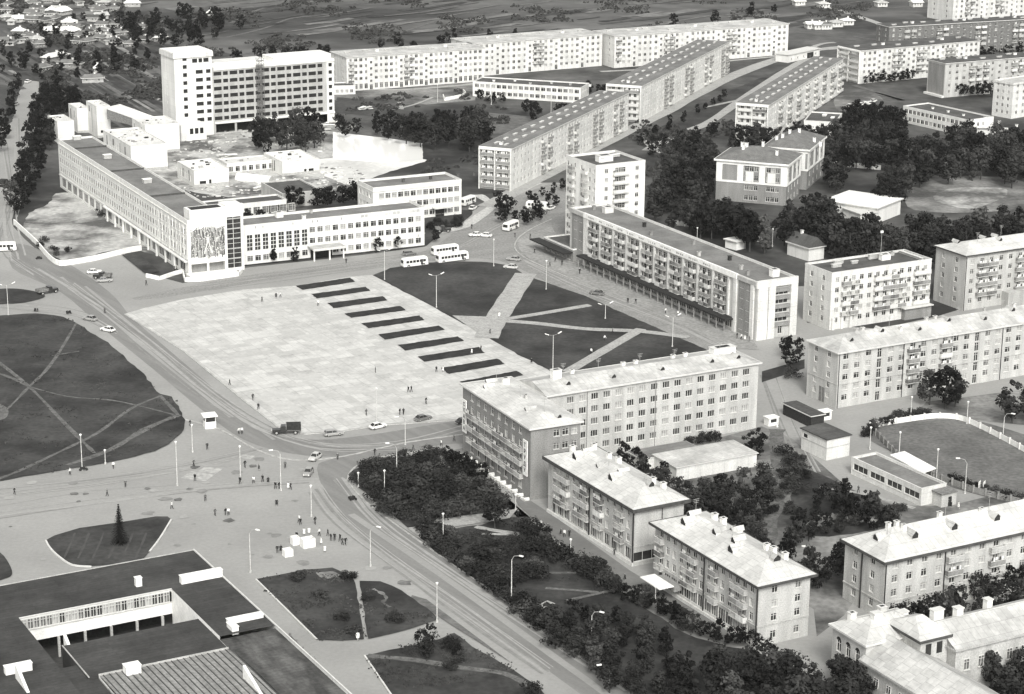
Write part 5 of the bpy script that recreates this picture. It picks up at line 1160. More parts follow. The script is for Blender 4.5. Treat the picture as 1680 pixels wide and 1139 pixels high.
# wear on the paving: tyre bands, oil drips, patched trenches and manhole covers
M['wear2'] = mat('lighter tyre polished asphalt',.30,v2=.345,scale=.3,fine=1.2,famp=.06); M['wear3'] = mat('tar patched asphalt',.20,v2=.25,scale=.3,fine=1.2,famp=.08)
r_ = random.Random(77); mbq = MB()
CV = [[(-20,812),(150,792),(300,770),(420,742)],[(0,850),(200,822),(380,800),(520,790)],[(60,440),(160,500),(250,570),(340,645),(430,700),(540,730),(660,725),(770,700)],[(110,470),(230,560),(330,640),(420,700),(520,735),(640,735)],[(0,500),(60,505),(130,515),(190,545)],[(330,470),(450,455),(580,438),(690,425)],[(600,430),(740,408),(820,370),(890,335)],[(860,430),(960,475),(1100,530),(1230,590)],[(520,800),(560,850),(640,915),(760,1000),(900,1100)],[(560,790),(620,860),(720,930),(840,1010),(960,1090),(1040,1140)],[(10,240),(20,330),(0,400),(60,450)],[(36,200),(30,280),(14,350),(30,420)],[(1260,620),(1290,700),(1330,780)],[(1420,650),(1500,640),(1650,610)]]
for c_ in CV:
    for k in range(5):
        dx, dy = r_.uniform(-14,14), r_.uniform(-7,7); ribbon('band',[(x+dx+r_.uniform(-3,3),y+dy+r_.uniform(-2,2)) for x,y in c_], r_.uniform(.25,.7), .0745+.0021*k, r_.choice(['wear2','wear2','wear3']), var=.5, mb=mbq)
tag(mbq.build('tyre_bands'), kind='structure'); mbq = MB()
PV = [(0,800),(300,780),(560,770),(600,900),(560,1100),(330,900),(0,880)]
for i in range(150):
    x,y = r_.uniform(0,760), r_.uniform(700,1110)
    if not inside((x,y),[(0,790),(300,765),(420,745),(520,770),(560,860),(700,985),(600,935),(430,935),(400,900),(320,895),(60,940),(0,880)]): continue
    p = at(x,y); s_ = r_.uniform(.3,1.6); a_ = r_.uniform(0,3)
    vs = [(p.x+s_*r_.uniform(.6,1.2)*math.cos(6.283*j/9),p.y+s_*r_.uniform(.6,1.2)*math.sin(6.283*j/9),.093+.0003*i) for j in range(9)]; mbq.add(vs,[tuple(range(9))],r_.choice(['wear3','wear3','wear2','stain']))
tag(mbq.build('asphalt_stains'), kind='structure')
# ---------------------------------------------------------------- trees
def leafmat(name, v, v2):
    m = bpy.data.materials.new(name); m.use_nodes = True; n = m.node_tree; b = n.nodes['Principled BSDF']; b.inputs['Roughness'].default_value = .8; b.inputs['Specular IOR Level'].default_value = .1
    oi = n.nodes.new('ShaderNodeObjectInfo'); tc = n.nodes.new('ShaderNodeTexCoord'); ns = n.nodes.new('ShaderNodeTexNoise'); ns.inputs['Scale'].default_value = .9; ns.inputs['Detail'].default_value = 5
    ad = n.nodes.new('ShaderNodeMath'); ad.operation = 'ADD'; ml = n.nodes.new('ShaderNodeMath'); ml.operation = 'MULTIPLY'; ml.inputs[1].default_value = .45
    cr = n.nodes.new('ShaderNodeValToRGB'); cr.color_ramp.elements[0].position=.45; cr.color_ramp.elements[1].position=1.0; cr.color_ramp.elements[0].color=tone(v); cr.color_ramp.elements[1].color=tone(v2)
    n.links.new(tc.outputs['Object'], ns.inputs['Vector']); n.links.new(oi.outputs['Random'], ml.inputs[0]); n.links.new(ns.outputs[0], ad.inputs[0]); n.links.new(ml.outputs[0], ad.inputs[1]); n.links.new(ad.outputs[0], cr.inputs[0]); n.links.new(cr.outputs[0], b.inputs['Base Color'])
    M[name] = m
leafmat('leaf',.012,.060); leafmat('leaf dark',.008,.038); leafmat('leaf light',.02,.085); leafmat('needle',.010,.02); mat('bark',.06,var=.3,scale=3); M['bark']=MATS['bark']
def crown_mesh(kind, seed):
    r = random.Random(seed); mb = MB(); V = []; F = []
    blobs = []; ex, ey = r.uniform(.75,1.25), r.uniform(.75,1.25); dn = r.choice([30,46,60])
    if kind == 'round':   # unit tree: total height 1, crown radius about .33
        for i in range(26): 
            a = r.uniform(0,6.28); t = r.random(); rr = .27*math.sin(math.pi*(.12+.80*t))**.7*r.uniform(.35,1.15); blobs.append((rr*math.cos(a), rr*math.sin(a), .26+.66*t, r.uniform(.07,.13)))
    elif kind == 'tall':
        for i in range(24):
            a = r.uniform(0,6.28); t = r.random(); rr = .16*math.sin(math.pi*(.1+.82*t))**.6*r.uniform(.3,1.2); blobs.append((rr*math.cos(a), rr*math.sin(a), .16+.78*t, r.uniform(.06,.09)))
    elif kind == 'bush':
        for i in range(20):
            a = r.uniform(0,6.28); rr = .48*math.sqrt(r.random()); blobs.append((rr*math.cos(a), rr*math.sin(a), .25+.55*r.random()*(1-rr), r.uniform(.15,.24)))
    n = 0
    for (x,y,z,rad) in blobs:
        k = dn; x *= ex; y *= ey; rad *= r.choice([.7,1,1,1.3])
        for j in range(k):
            d = Vector((r.gauss(0,1), r.gauss(0,1), r.gauss(0,.8))).normalized(); p = Vector((x,y,z))+d*rad*r.uniform(.55,1.12)
            if p.z < .02: p.z = .02+r.random()*.05
            s_ = r.uniform(.013,.036)*(1.35 if kind=='bush' else 1); nrm = (d+Vector((r.uniform(-.7,.7),r.uniform(-.7,.7),r.uniform(-.2,.9)))).normalized(); a_ = nrm.orthogonal().normalized(); b_ = nrm.cross(a_); th = r.uniform(0,6.28); a2 = a_*math.cos(th)+b_*math.sin(th); b2 = nrm.cross(a2)
            V += [p-a2*s_-b2*s_*.7, p+a2*s_-b2*s_*.5, p+a2*s_*.7+b2*s_*.8, p-a2*s_*.6+b2*s_]; F.append((n,n+1,n+2,n+3)); n += 4
    mb.add(V,F,('leaf','leaf dark','leaf','leaf dark','leaf light','leaf dark','leaf','leaf')[seed % 8]); return mb.mesh('crown')
def trunk_mesh(kind, seed):
    r = random.Random(seed); mb = MB(); top = .8 if kind=='tall' else .62
    mb.tube((0,0,-.01),(0,0,top*.55),.022,'bark',7,.014); mb.tube((0,0,top*.55),(.01,.01,top),.014,'bark',6,.005)
    for i in range(6):
        a = i*1.05+r.random(); z = top*r.uniform(.35,.8); l = .2 if kind=='round' else .1; mb.tube((0,0,z),(l*math.cos(a),l*math.sin(a),z+.14),.009,'bark',5,.003)
    return mb.mesh('trunk')
def spruce():
    r = random.Random(2); mb = MB(); V=[]; F=[]; n=0
    for lv in range(26):
        t = lv/25; z = .06+.92*t; rad = .215*(1-t)**.95+.008; k = int(16-9*t)
        for i in range(k):
            a = 6.283*i/k+r.random()*.5; d = Vector((math.cos(a),math.sin(a),0)); side = Vector((-d.y,d.x,0)); L = rad*r.uniform(.75,1.15)
            for q in range(5):
                f = (q+1)/5; p = d*L*f+Vector((0,0,z-.06*f*(1-t)+r.uniform(-.006,.006))); w_ = .018*(1.3-f*.7)
                V += [p-side*w_-d*.014, p+side*w_-d*.014, p+side*w_*.5+d*.016+Vector((0,0,-.012)), p-side*w_*.5+d*.016+Vector((0,0,-.012))]; F.append((n,n+1,n+2,n+3)); n += 4
    mb.add(V,F,'needle'); t = MB(); t.tube((0,0,0),(0,0,.97),.014,'bark',7,.003); return mb.mesh('crown'), t.mesh('trunk')
CR = {k:[crown_mesh(k, s_) for s_ in range(8)] for k in ('round','tall','bush')}; TR = {k:[trunk_mesh(k, s_) for s_ in range(2)] for k in ('round','tall')}
CR['spruce'], TR['spruce'] = [[q] for q in spruce()]
NT = {'tree':0,'bush':0}
def plant(px, py, hgt, kind='round', label='', group=None, wide=1.0, pos=None):
    p = pos or at(px, py); i = rnd.randrange(len(CR[kind])); nm = {'round':'leafy_tree','tall':'poplar_tree','bush':'bush','spruce':'spruce_tree'}[kind]
    if kind == 'bush':
        o = inst(nm, CR[kind][i]); o.location = p; o.rotation_euler = (0,0,rnd.uniform(0,6.28)); o.scale = (hgt*wide,)*2+(hgt,); NT['bush'] += 1
        tag(o,label,'bush',group); return o
    NT['tree'] += 1; PLQ.append((nm,kind,i,p,rnd.uniform(0,6.28),hgt,wide,label,group))
PLQ = []
def plant_all():
    lf = sorted([q for q in PLQ if q[0]=='leafy_tree'], key=lambda q: -q[5]*q[6]/(q[3]-Vector((0,0,CAM_H))).length); ot = [q for q in PLQ if q[0]!='leafy_tree']
    for nm,kind,i,p,a,hgt,wide,label,group in lf[:290]+ot:
        o = empty(nm, p, a); o.scale = (hgt*wide, hgt*wide, hgt); tag(o,label,'tree',group); inst('crown', CR[kind][i], o); inst('trunk', TR[kind][i % len(TR[kind])], o)
    import numpy as np
    base = []
    for me in CR['round']:
        v = np.empty(len(me.vertices)*3, 'f'); me.vertices.foreach_get('co', v); v = v.reshape(-1,4,3); v = v[::2]; c = v.mean(1, keepdims=True); base.append(c+(v-c)*1.35)
    VV = []
    for nm,kind,i,p,a,hgt,wide,label,group in lf[290:]:
        v = base[i]*np.array([hgt*wide,hgt*wide,hgt]); ca, sa = math.cos(a), math.sin(a); v = v @ np.array([[ca,sa,0],[-sa,ca,0],[0,0,1]]); VV.append(v+np.array(p))
    if VV:
        VV = np.concatenate(VV).reshape(-1,3); n = len(VV)//4; me = bpy.data.meshes.new('tree_canopy'); me.vertices.add(len(VV)); me.vertices.foreach_set('co', VV.astype('f').ravel())
        me.loops.add(n*4); me.loops.foreach_set('vertex_index', np.arange(n*4,dtype='i')); me.polygons.add(n); me.polygons.foreach_set('loop_start', np.arange(0,n*4,4,dtype='i')); me.update(); me.validate(); me.materials.append(M['leaf dark'])
        tag(link(bpy.data.objects.new('tree_canopy', me)),'dark canopy of the smaller and farther trees scattered over the town','trees',kind='stuff')
def grove(poly, n, hmin, hmax, label, kind='round', group=None, dmin=3.5, wide=1.0, mix=0):
    xs = [p[0] for p in poly]; ys = [p[1] for p in poly]; P = []; tries = 0
    while len(P) < n and tries < n*60:
        tries += 1; x, y = rnd.uniform(min(xs),max(xs)), rnd.uniform(min(ys),max(ys))
        if not inside((x,y), poly): continue
        hh_ = rnd.uniform(hmin,hmax); yb = y+(0 if kind=='bush' else .5*hh_*(y+490)/165); w_ = at(x,yb)
        if any((w_-q).length < dmin for q in P): continue
        P.append(w_); plant(x,yb,hh_, 'tall' if (mix and rnd.random()<mix) else kind, label, group or label, wide*rnd.uniform(.85,1.2))
def row(px, n, hmin, hmax, label, kind='round', wide=1.0, jit=.5, group=None):
    P = [at(*p) for p in px]; L = [0]
    for a,c in zip(P,P[1:]): L.append(L[-1]+(c-a).length)
    for j in range(n):
        t = L[-1]*(j+.5)/n; i = max(k for k in range(len(P)-1) if L[k] <= t); p = P[i]+(P[i+1]-P[i])*((t-L[i])/(L[i+1]-L[i]))
        plant(0,0,rnd.uniform(hmin,hmax),kind,label,group or label,wide*rnd.uniform(.85,1.15),pos=p+Vector((rnd.uniform(-jit,jit),rnd.uniform(-jit,jit),0)))
grove([(1066,300),(1080,262),(1110,238),(1160,228),(1180,262),(1172,330),(1200,350),(1240,385),(1280,392),(1200,372),(1100,362),(1066,350)],60,7,12,'dark leafy tree in the grove between the tower block and the hip roofed school',mix=.15)
grove([(1178,352),(1260,345),(1290,360),(1290,385),(1240,388),(1180,362)],8,9,14,'big dark tree close in front of the hip roofed school',mix=.3)
grove([(1292,345),(1350,330),(1375,345),(1380,372),(1460,378),(1530,372),(1610,368),(1680,362),(1720,372),(1700,385),(1540,408),(1440,412),(1350,395),(1300,385)],60,9,14,'tall dark tree in the belt behind the blocks right of the square',mix=.35,dmin=4)
grove([(1345,215),(1400,205),(1480,215),(1490,240),(1440,280),(1400,262),(1380,300),(1350,290),(1345,250)],45,8,12,'leafy tree in the wood right of the hip roofed school',dmin=4,mix=.2)
grove([(1470,270),(1500,245),(1560,235),(1620,228),(1700,220),(1720,280),(1600,282),(1560,278),(1530,285),(1500,292),(1450,330),(1440,300)],75,9,13,'leafy tree in the dense wood above the sports ground',dmin=4,mix=.2)
row([(1192,243),(1330,256)],15,8.5,11.5,'poplar in the row in front of the crowded diagonal block','tall',1.25)
grove([(1300,213),(1360,222),(1378,232),(1330,235),(1300,225)],7,8,11,'tree beside the flat roofed service building')
grove([(1380,175),(1480,185),(1490,205),(1420,210),(1380,195)],26,6,9,'tree between the parked yard and the two storey nursery')
grove([(1545,225),(1590,222),(1600,208),(1575,218)],4,8,10,'round tree against the facade of the nursery')
row([(1415,140),(1500,132)],9,4,6,'small tree in front of the white block with dark end balconies')
row([(1560,158),(1640,160)],8,5,7,'small tree before the block with blank tiled end')
grove([(1580,90),(1680,78),(1700,90),(1600,98)],9,7,9,'tree between the upper right blocks')
row([(70,185),(58,240),(40,300),(22,360)],16,8,11,'roadside tree between the left road and the office building',jit=2)
row([(88,170),(85,220),(62,300),(48,350)],11,7,10,'second row tree beside the white foyer and office building',jit=2.5)
row([(30,140),(10,210),(-5,260)],7,6,9,'tree on the far side of the left road',jit=1.5)
grove([(70,130),(130,150),(115,175),(95,190),(75,175),(66,150)],12,7,11,'tree in the thicket where the left road leaves the picture')
grove([(415,205),(480,195),(545,190),(560,210),(520,235),(430,240)],13,9,13,'dark tree standing before the unfinished high rise',dmin=5)
grove([(640,205),(700,195),(800,192),(810,225),(760,232),(690,222)],24,9,13,'big dark tree on the far bank of the pale pond',dmin=5)
grove([(545,200),(640,195),(640,218),(560,212)],8,6,9,'smaller tree on the far bank of the pale pond',dmin=5)
row([(470,345),(540,342),(612,330)],9,7,9,'tree in the court behind the hall wing',jit=2)
grove([(400,345),(440,340),(440,355),(405,360)],4,3,5,'low tree beside the stair tower court')
for (x,y) in ((449,432),(484,432),(619,417),(652,411),(685,403),(715,398)): plant(x,y,rnd.uniform(4,5.5),'round','small round tree on the verge in front of the hall wing','small trees before the hall wing',.9)
grove([(700,372),(735,362),(760,360),(750,375),(710,382)],7,2.2,3.5,'low shrub on the lawn right of the annex','bush')
grove([(815,345),(850,335),(900,335),(895,352),(870,360),(820,362)],9,4,6,'tree beside the buses in the square behind the bus stop')
grove([(850,325),(930,290),(930,325),(880,340)],9,3.5,5,'small tree in the verge along the first diagonal block')
row([(1040,240),(1120,200),(1195,160)],12,3,5,'small tree in the strip along the second diagonal block',jit=2)
row([(1055,258),(1140,235),(1195,215)],9,4,7,'small tree by the path above the tower block',jit=4)
grove([(815,328),(835,325),(832,338)],2,7,8,'tree at the foot of the end balconies of the first diagonal block')
row([(780,165),(830,170)],4,4,6,'low tree in front of the low white school'); grove([(860,172),(960,185),(940,195),(870,188)],10,6,9,'tree between the low white school and the first diagonal block')
grove([(960,140),(1005,148),(1000,155),(962,150)],4,5,7,'tree right of the low white school')
grove([(1280,560),(1312,555),(1315,585),(1285,590)],6,4,5.5,'small tree at the corner beyond the shop building')
plant(1298,620,3.6,'bush','round dark shrub on the verge beside the hotel wing','single shrubs',1.3)
for (x,y,h_,lb) in ((1525,665,9,'tree'),(1550,672,11,'tree'),(1567,668,8,'tree'),(1660,695,11,'tree'),(1690,690,9,'tree')): plant(x,y,h_,'round','dark tree standing between the cream block and the rink fence','trees by the rink',1.1)
# the near park
grove([(578,778),(615,765),(712,747),(722,765),(716,790),(600,800)],24,2.6,3.6,'dense dark hedge bush along the curve of the main street','bush',dmin=2.2,wide=1.3)
grove([(600,800),(720,775),(800,798),(826,830),(780,848),(700,858),(655,862),(620,828)],36,3,5,'dark bush filling the triangular park in front of the hotel','bush',dmin=3.0,wide=1.3)
row([(725,760),(775,782),(800,795)],8,4,5,'small tree on the hotel side of the triangular park',jit=.6); grove([(800,820),(830,825),(820,842),(795,840)],4,5.5,7,'larger tree at the lower corner of the triangular park')
row([(694,868),(740,915),(800,958),(860,1005),(920,1050),(1000,1105)],34,2.8,4,'dark hedge bush beside the main street pavement','bush',1.3)
row([(862,872),(905,912),(960,938),(1010,975)],16,3.2,4.6,'dark bush along the pavement before the shop cornered block','bush',1.2)
grove([(705,880),(790,885),(870,890),(900,925),(880,960),(820,960),(760,925)],22,2.4,4,'dark bush on the lawn inside the lower park','bush',dmin=3.5,wide=1.3)
grove([(900,1000),(960,990),(1040,1010),(1100,1045),(1110,1120),(1040,1139),(960,1080),(900,1040)],44,3.5,6,'dark small tree in the thick lower end of the park',dmin=3.6,wide=1.15)
row([(1020,985),(1080,1010),(1130,1040),(1190,1058),(1240,1068)],16,3.5,5,'dark small tree along the pavement before the nearest block',jit=.6,wide=1.1)
grove([(1110,1090),(1180,1080),(1250,1075),(1330,1090),(1400,1110),(1420,1180),(1110,1190)],30,7,10,'big dark tree in the mass at the bottom corner before the old house',dmin=4.5,wide=1.05)
grove([(1610,1068),(1640,1055),(1700,1045),(1700,1150),(1640,1150)],16,6,8,'dark tree in the corner right of the old house wing',dmin=3.2)
row([(1475,1108),(1530,1150)],5,3,5,'tree along the lower wall of the old house wing',jit=.5)
row([(1370,1125),(1425,1165)],4,5,7,'tree against the arched end of the old house')
row([(1468,1050),(1600,1015),(1690,998)],9,6,8,'tree between the old house and the four storey block',jit=1)
# yard groves
grove([(1045,765),(1085,770),(1110,790),(1060,790)],5,5,7,'tree between the sheds and the shop cornered block')
grove([(1105,800),(1160,805),(1180,830),(1140,850),(1110,825)],11,6,8,'leafy tree in the yard behind the shop cornered block',dmin=4)
grove([(1175,790),(1250,790),(1270,820),(1230,850),(1180,845),(1165,815)],18,5,8,'leafy tree in the middle of the garden yard',dmin=4)
grove([(1180,860),(1240,855),(1262,890),(1262,925),(1220,900)],14,5,8,'leafy tree beside the path behind the nearest block',dmin=4)
grove([(1282,745),(1302,745),(1325,800),(1310,820),(1290,790)],8,2.5,4,'dark shrub in the row below the utility building','bush',wide=1.2)
grove([(1335,790),(1400,800),(1470,845),(1440,860),(1340,820)],14,4,6.5,'dark tree along the windows of the sports pavilion')
grove([(1290,850),(1340,840),(1360,855),(1300,880),(1290,905)],9,4,6,'tree at the garden edge left of the pavilion')
grove([(1250,770),(1290,800),(1300,850),(1270,860),(1262,820)],8,2,3.4,'loose shrub beside the trodden path through the yard','bush',wide=1.1)
row([(1340,875),(1480,840)],9,2,3,'low shrub along the garden beds','bush',jit=2)
grove([(1300,920),(1385,905),(1385,925),(1340,950),(1300,940)],9,5,7,'tree in the gap between the nearest block and the four storey block right')
grove([(1225,720),(1248,715),(1255,735),(1230,740)],4,4.5,6,'tree at the right end of the long low shed')
grove([(1010,738),(1040,740),(1060,758),(1030,760)],4,4,5.5,'tree close behind the shop cornered block by the hotel wing')
row([(1120,735),(1175,722)],5,2.5,3.5,'shrub against the ground floor of the hotel wing','bush')
row([(1590,985),(1700,960)],6,4.5,6,'tree in front of the four storey block with steep roof')
row([(1420,720),(1430,705),(1470,690),(1520,682)],12,2.2,3,'dark bush along the outside of the rink fence','bush',1.1,jit=.6)
row([(1560,790),(1640,815),(1700,830)],8,2.2,3.2,'dark shrub on the near side of the rink','bush',1.1)
# store side and small lawns
for (x,y,h_) in ((491,952,2.6),(524,982,2.2),(561,1018,2.0),(581,1040,2.4),(572,950,2.2),(603,985,1.6),(648,1020,2.6)): plant(x,y,h_,'bush','round dark shrub on the small lawns beside the store walk','round shrubs on the small lawns',1.5)
grove([(682,1035),(705,1030),(712,1060),(690,1065)],4,4,5.5,'tree at the crossing of the two small lawns')
row([(738,1060),(752,1088),(735,1105)],4,2.5,3.5,'shrub on the lower lawn beside the street','bush'); plant(870,1139,3,'bush','dark shrub where the lower lawn meets the street edge','single shrubs',1.3)
row([(470,1060),(500,1095),(535,1130)],13,1.6,2.2,'clipped dark bush in the hedge along the store wall','bush',1.2,jit=.2)
plant(197,893,8.8,'spruce','single tall spruce on the pointed grass island','',1.0)
grove([(330,398),(345,395),(350,402)],1,2,3,'shrub by the relief building','bush')
grove([(140,330),(200,352),(205,370),(150,350)],5,2.2,3.2,'scrub bush on the bare ground beside the office building','bush'); grove([(55,400),(90,395),(115,415),(95,425)],6,2,3,'scrub bush inside the corner of the white wall','bush')
# far hill woods and hedgerows
FARL = 'far tree in the belt of woods below the meadow at the upper left'
grove([(190,25),(300,10),(330,20),(400,35),(360,60),(300,75),(250,62),(200,45)],34,6,10,FARL,dmin=6)
grove([(360,90),(420,85),(540,75),(545,90),(420,98)],12,5,8,'far tree in the hedge behind the unfinished high rise',dmin=5)
grove([(0,60),(150,20),(260,50),(240,120),(120,125),(0,120)],70,3.5,7,'small garden tree among the cottages at the upper left',dmin=6)
grove([(560,75),(740,50),(960,30),(1240,10),(1300,18),(1000,42),(780,66),(640,86)],14,5,8,'far tree on the slope behind the long meadow blocks',dmin=9)
wood = MB(); r_ = random.Random(8)                    # scrub that covers the far slope: nobody could count it
V=[];F=[];n=0
for i in range(5200):
    zone = r_.random(); x, y = (r_.uniform(-20,1420), r_.uniform(-14,100)) if zone<.5 else (r_.uniform(70,270), r_.uniform(60,200)) if zone<.72 else (r_.uniform(0,265), r_.uniform(-8,70)) if zone<.84 else (r_.uniform(545,830), r_.uniform(150,300)) if zone<.93 else (r_.uniform(1040,1200), r_.uniform(200,290))
    if zone>.84 and (y>232 and x<700 or inside((x,y),[(775,120),(968,135),(968,165),(775,165)]) or (545<x<700 and 205<y<300)): continue
    if x<75 and y>110: continue
    c = math.sin(x*.013+y*.11)+math.sin(x*.037-y*.07+2)+r_.uniform(-.6,.6)
    if (c < .55 if zone<.5 else c < .2) or (zone<.5 and x>545 and y > 80-.034*(x-560)-6): continue
    p = at(x,y); s0 = r_.uniform(.8,3.0) if zone<.5 else r_.uniform(.6,2.0)
    for j in range(26):
        d = Vector((r_.gauss(0,1)*1.5,r_.gauss(0,1),abs(r_.gauss(0,.6)))).normalized(); q = p+Vector((d.x*s0*1.3,d.y*s0,d.z*s0*.9)); a_ = Vector((r_.uniform(-1,1),r_.uniform(-1,1),r_.uniform(-.6,.6))).normalized(); b_ = a_.orthogonal().normalized(); w_ = r_.uniform(.35,.8)
        V += [q-a_*w_,q+b_*w_,q+a_*w_,q-b_*w_]; F.append((n,n+1,n+2,n+3)); n+=4
wood.add(V,F,'leaf'); tag(wood.build('scrub'),'mottled dark scrub covering the far meadow slope','scrub',kind='stuff')
grs = MB(); V=[];F=[];n=0                          # rough tufts on the lawns
LW = [[(0,525),(105,521),(150,547),(235,615),(285,655),(304,690),(285,724),(190,758),(0,790)],PARK2[:12],[(420,952),(545,933),(583,958),(720,1018),(597,1050),(520,1051)],[(600,1077),(745,1040),(850,1105),(640,1139)]]
for L_ in LW:
    xs=[p[0] for p in L_]; ys=[p[1] for p in L_]
    for i in range(900):
        x,y = r_.uniform(min(xs),max(xs)), r_.uniform(min(ys),max(ys))
        if not inside((x,y),L_) or math.sin(x*.05+y*.21)+math.sin(x*.021-y*.13)+r_.uniform(-.5,.5) < .2: continue
        p = at(x,y); p.z = .22
        for j in range(5):
            q = p+Vector((r_.uniform(-1,1),r_.uniform(-1,1),0)); a_ = r_.uniform(0,3.14); d = Vector((math.cos(a_),math.sin(a_),0))*r_.uniform(.15,.3); h_ = r_.uniform(.1,.24)
            V += [q-d,q+d,q+d*.6+Vector((0,.05,h_)),q-d*.6+Vector((0,.05,h_))]; F.append((n,n+1,n+2,n+3)); n+=4
grs.add(V,F,'lawn2'); tag(grs.build('grass_tufts'),'rough tufts of grass on the lawns around the square','grass',kind='stuff')
print('PLANTS', NT); plant_all()
# ---------------------------------------------------------------- small houses at the upper left and right
def house(px,py,w,d,h,az,label,roof='roofl',wall='wood',group=None,rise=2.4):
    q = Bld.__new__(Bld); q.W,q.D,q.h,q.ov,q.wall,q.az = w,d,h,.5,wall,R(az); p = at(px,py); q.root = empty('village_house',p,R(az)); tag(q.root,label,'house',group)
    q.open={'R':[],'L':[],'F':[],'B':[]}; q.wins=[]; q.bals=[]
    q.grid('R',3,(.9,),.9,1.1,.6,.6); q.grid('L',2,(.9,),.9,1.1,.6,.6); q.walls(); q.hip(roof,rise=rise,gable=(rnd.random()<.4,)*2,trimm='trim',trimh=.3); q.chimney(w*.6,d*.6,.8,.8,1.0,'bright'); q.finish()
HS = [((102,26),9,8,'pale hipped cottage with the widest bright roof by the far lane','bright'),((102,44),9,8,'grey hipped cottage below the widest bright roof','roofm'),((98,58),9,7,'cottage with bright roof left of a long white shed','bright'),((118,60),12,6,'long white shed roof at the end of the cottage group','bright'),((75,58),7,6,'bright low hut left of the cottage group','bright'),((40,28),8,7,'small hipped cottage near the upper left edge','roofl2'),((20,58),7,5,'small white hut at the left edge among plots','bright'),((48,12),7,6,'cottage with worn roof highest at the upper left','roofm'),((75,24),6,5,'narrow hut with white gable left of the far lane','bright'),((88,4),10,6,'long pale shed at the very top left of the lane','roofl'),((165,24),11,6,'angled pale barn right of the far lane','roofl2'),((205,12),10,4,'long white barn roof at the top before the wood','bright'),((22,38),6,5,'tiny white roofed hut by the left edge','bright'),((80,103),17,5,'long pale hut roof standing alone among garden plots','panel'),((95,112),13,4,'grey long shed below the long pale hut','roofm'),((130,66),12,4,'greenhouse like pale frame right of the cottage group','roofl2'),((155,120),3,3,'tiny white garden hut among dark plots','bright'),((262,70),7,4,'white hut just left of the unfinished tower top','bright'),((340,28),4,4,'small white hut on the edge of the far wood','bright'),((66,120),9,4,'low shed by the trees where the left road ends','roofm'),((135,137),11,3,'narrow pale shed along the hedge of the plots','roofl2')]
for i,(pp,w_,d_,lb,rf) in enumerate(HS): house(pp[0],pp[1],w_*.85,d_*.85,2.3,rnd.choice([5,12,20,-5,60,75]),lb,{'roofl':'roofm','roofl2':'roofm','bright':'roofl2'}.get(rf,rf) if 'bright' not in lb and 'white' not in lb else 'bright',rnd.choice(['wood','mid','grey']),'small houses at the upper left',rise=1.7)
for i in range(60):
    x,y = rnd.uniform(0,265), rnd.uniform(-4,80)
    if x > 190 and y < 50: continue
    house(x,y,rnd.uniform(3.5,7),rnd.uniform(3,6),2.2,rnd.choice([0,10,25,60,80,-15]),'small cottage or hut half hidden in the garden trees of the far left settlement',rnd.choice(['roofm','roofd','roofm','roofh','roofh','roofl2']),rnd.choice(['wood','mid','grey','cream']),'huts of the far left settlement',rise=1.5)
for (pp,lb,rf) in (((1325,48),'white garage first in the short row beyond the meadow blocks','bright'),((1337,49),'white garage second in the short row beyond the meadow blocks','bright'),((1348,49),'grey end garage of the short row beyond the meadow blocks','roofm'),((1366,45),'small rosy hut right of the garage row','roofl2'),((1384,42),'bright gabled hut at the right of the far track','bright'),((1305,10),'white long hut at the top edge beyond the meadow','bright'),((1345,14),'pale hut at the top edge left of the far track','roofl'),((1440,12),'pale shed at the top edge below the far track','roofl2'),((1498,12),'white low shed at the top edge left of the corner block','bright')): house(pp[0],pp[1],6,5,2.6,15,lb,rf,'panel','small huts at the upper right',rise=1.2)
q = front_only('boundary_building','long white low building with a dark doorway right of the longest meadow block','building',(1293,91),(1345,80),7,3.6,'white',5,(1,),1,1.1,roof='trim'); q.walls(); q.slab('trim'); q.bx('R','doorway',q.W*.6,-.06,0,q.W*.8,-.01,2.8,'dark'); q.finish()
q = front_only('shop_annex','low dark roofed annex with doorway between the high rise and the first meadow block','building',(547,141),(583,140),9,4,'white',4,(.8,),1.4,1.5); q.walls(); q.flat('roofd'); q.finish()
fence('enclosure_wall','broken white enclosure wall on the grass before the low white school',[(727,160),(729,166),(745,163),(758,160),(764,156),(760,152)],1.5,.3)
fence('boundary_wall','long whitewashed wall closing the bare ground beside the office building',[(23,368),(33,377),(60,402),(80,425),(97,436),(120,434),(160,427),(205,416),(232,411)],1.7,.35,smooth=3)
fence('terrace_wall','low white terrace wall running to the portico of the relief building',[(240,455),(262,460),(285,452),(300,448),(303,462),(330,462),(392,453),(397,447)],1.2,.4)
fence('rink_board_fence','curved white board fence around the far side of the rink',[(1427,704),(1450,699),(1500,691),(1535,687),(1570,689),(1600,700),(1640,720),(1680,742),(1720,765)],1.4,.12,posts=4,smooth=3,pm='panel')
fence('mesh_fence','dark mesh fence between the pavilion path and the rink',[(1437,715),(1475,755),(1530,785),(1600,810),(1660,825),(1700,835)],1.5,.06,'grey',posts=3,pm='grey')
fence('timber_fence','weathered timber fence beside the store wall hedge',[(476,1052),(510,1090),(548,1135)],1.3,.1,'wood',posts=3,pm='wood')
fence('garden_fence','low timber fence around the garden beds in the yard',[(1320,858),(1380,848),(1440,846)],.9,.08,'wood',posts=3,pm='wood')
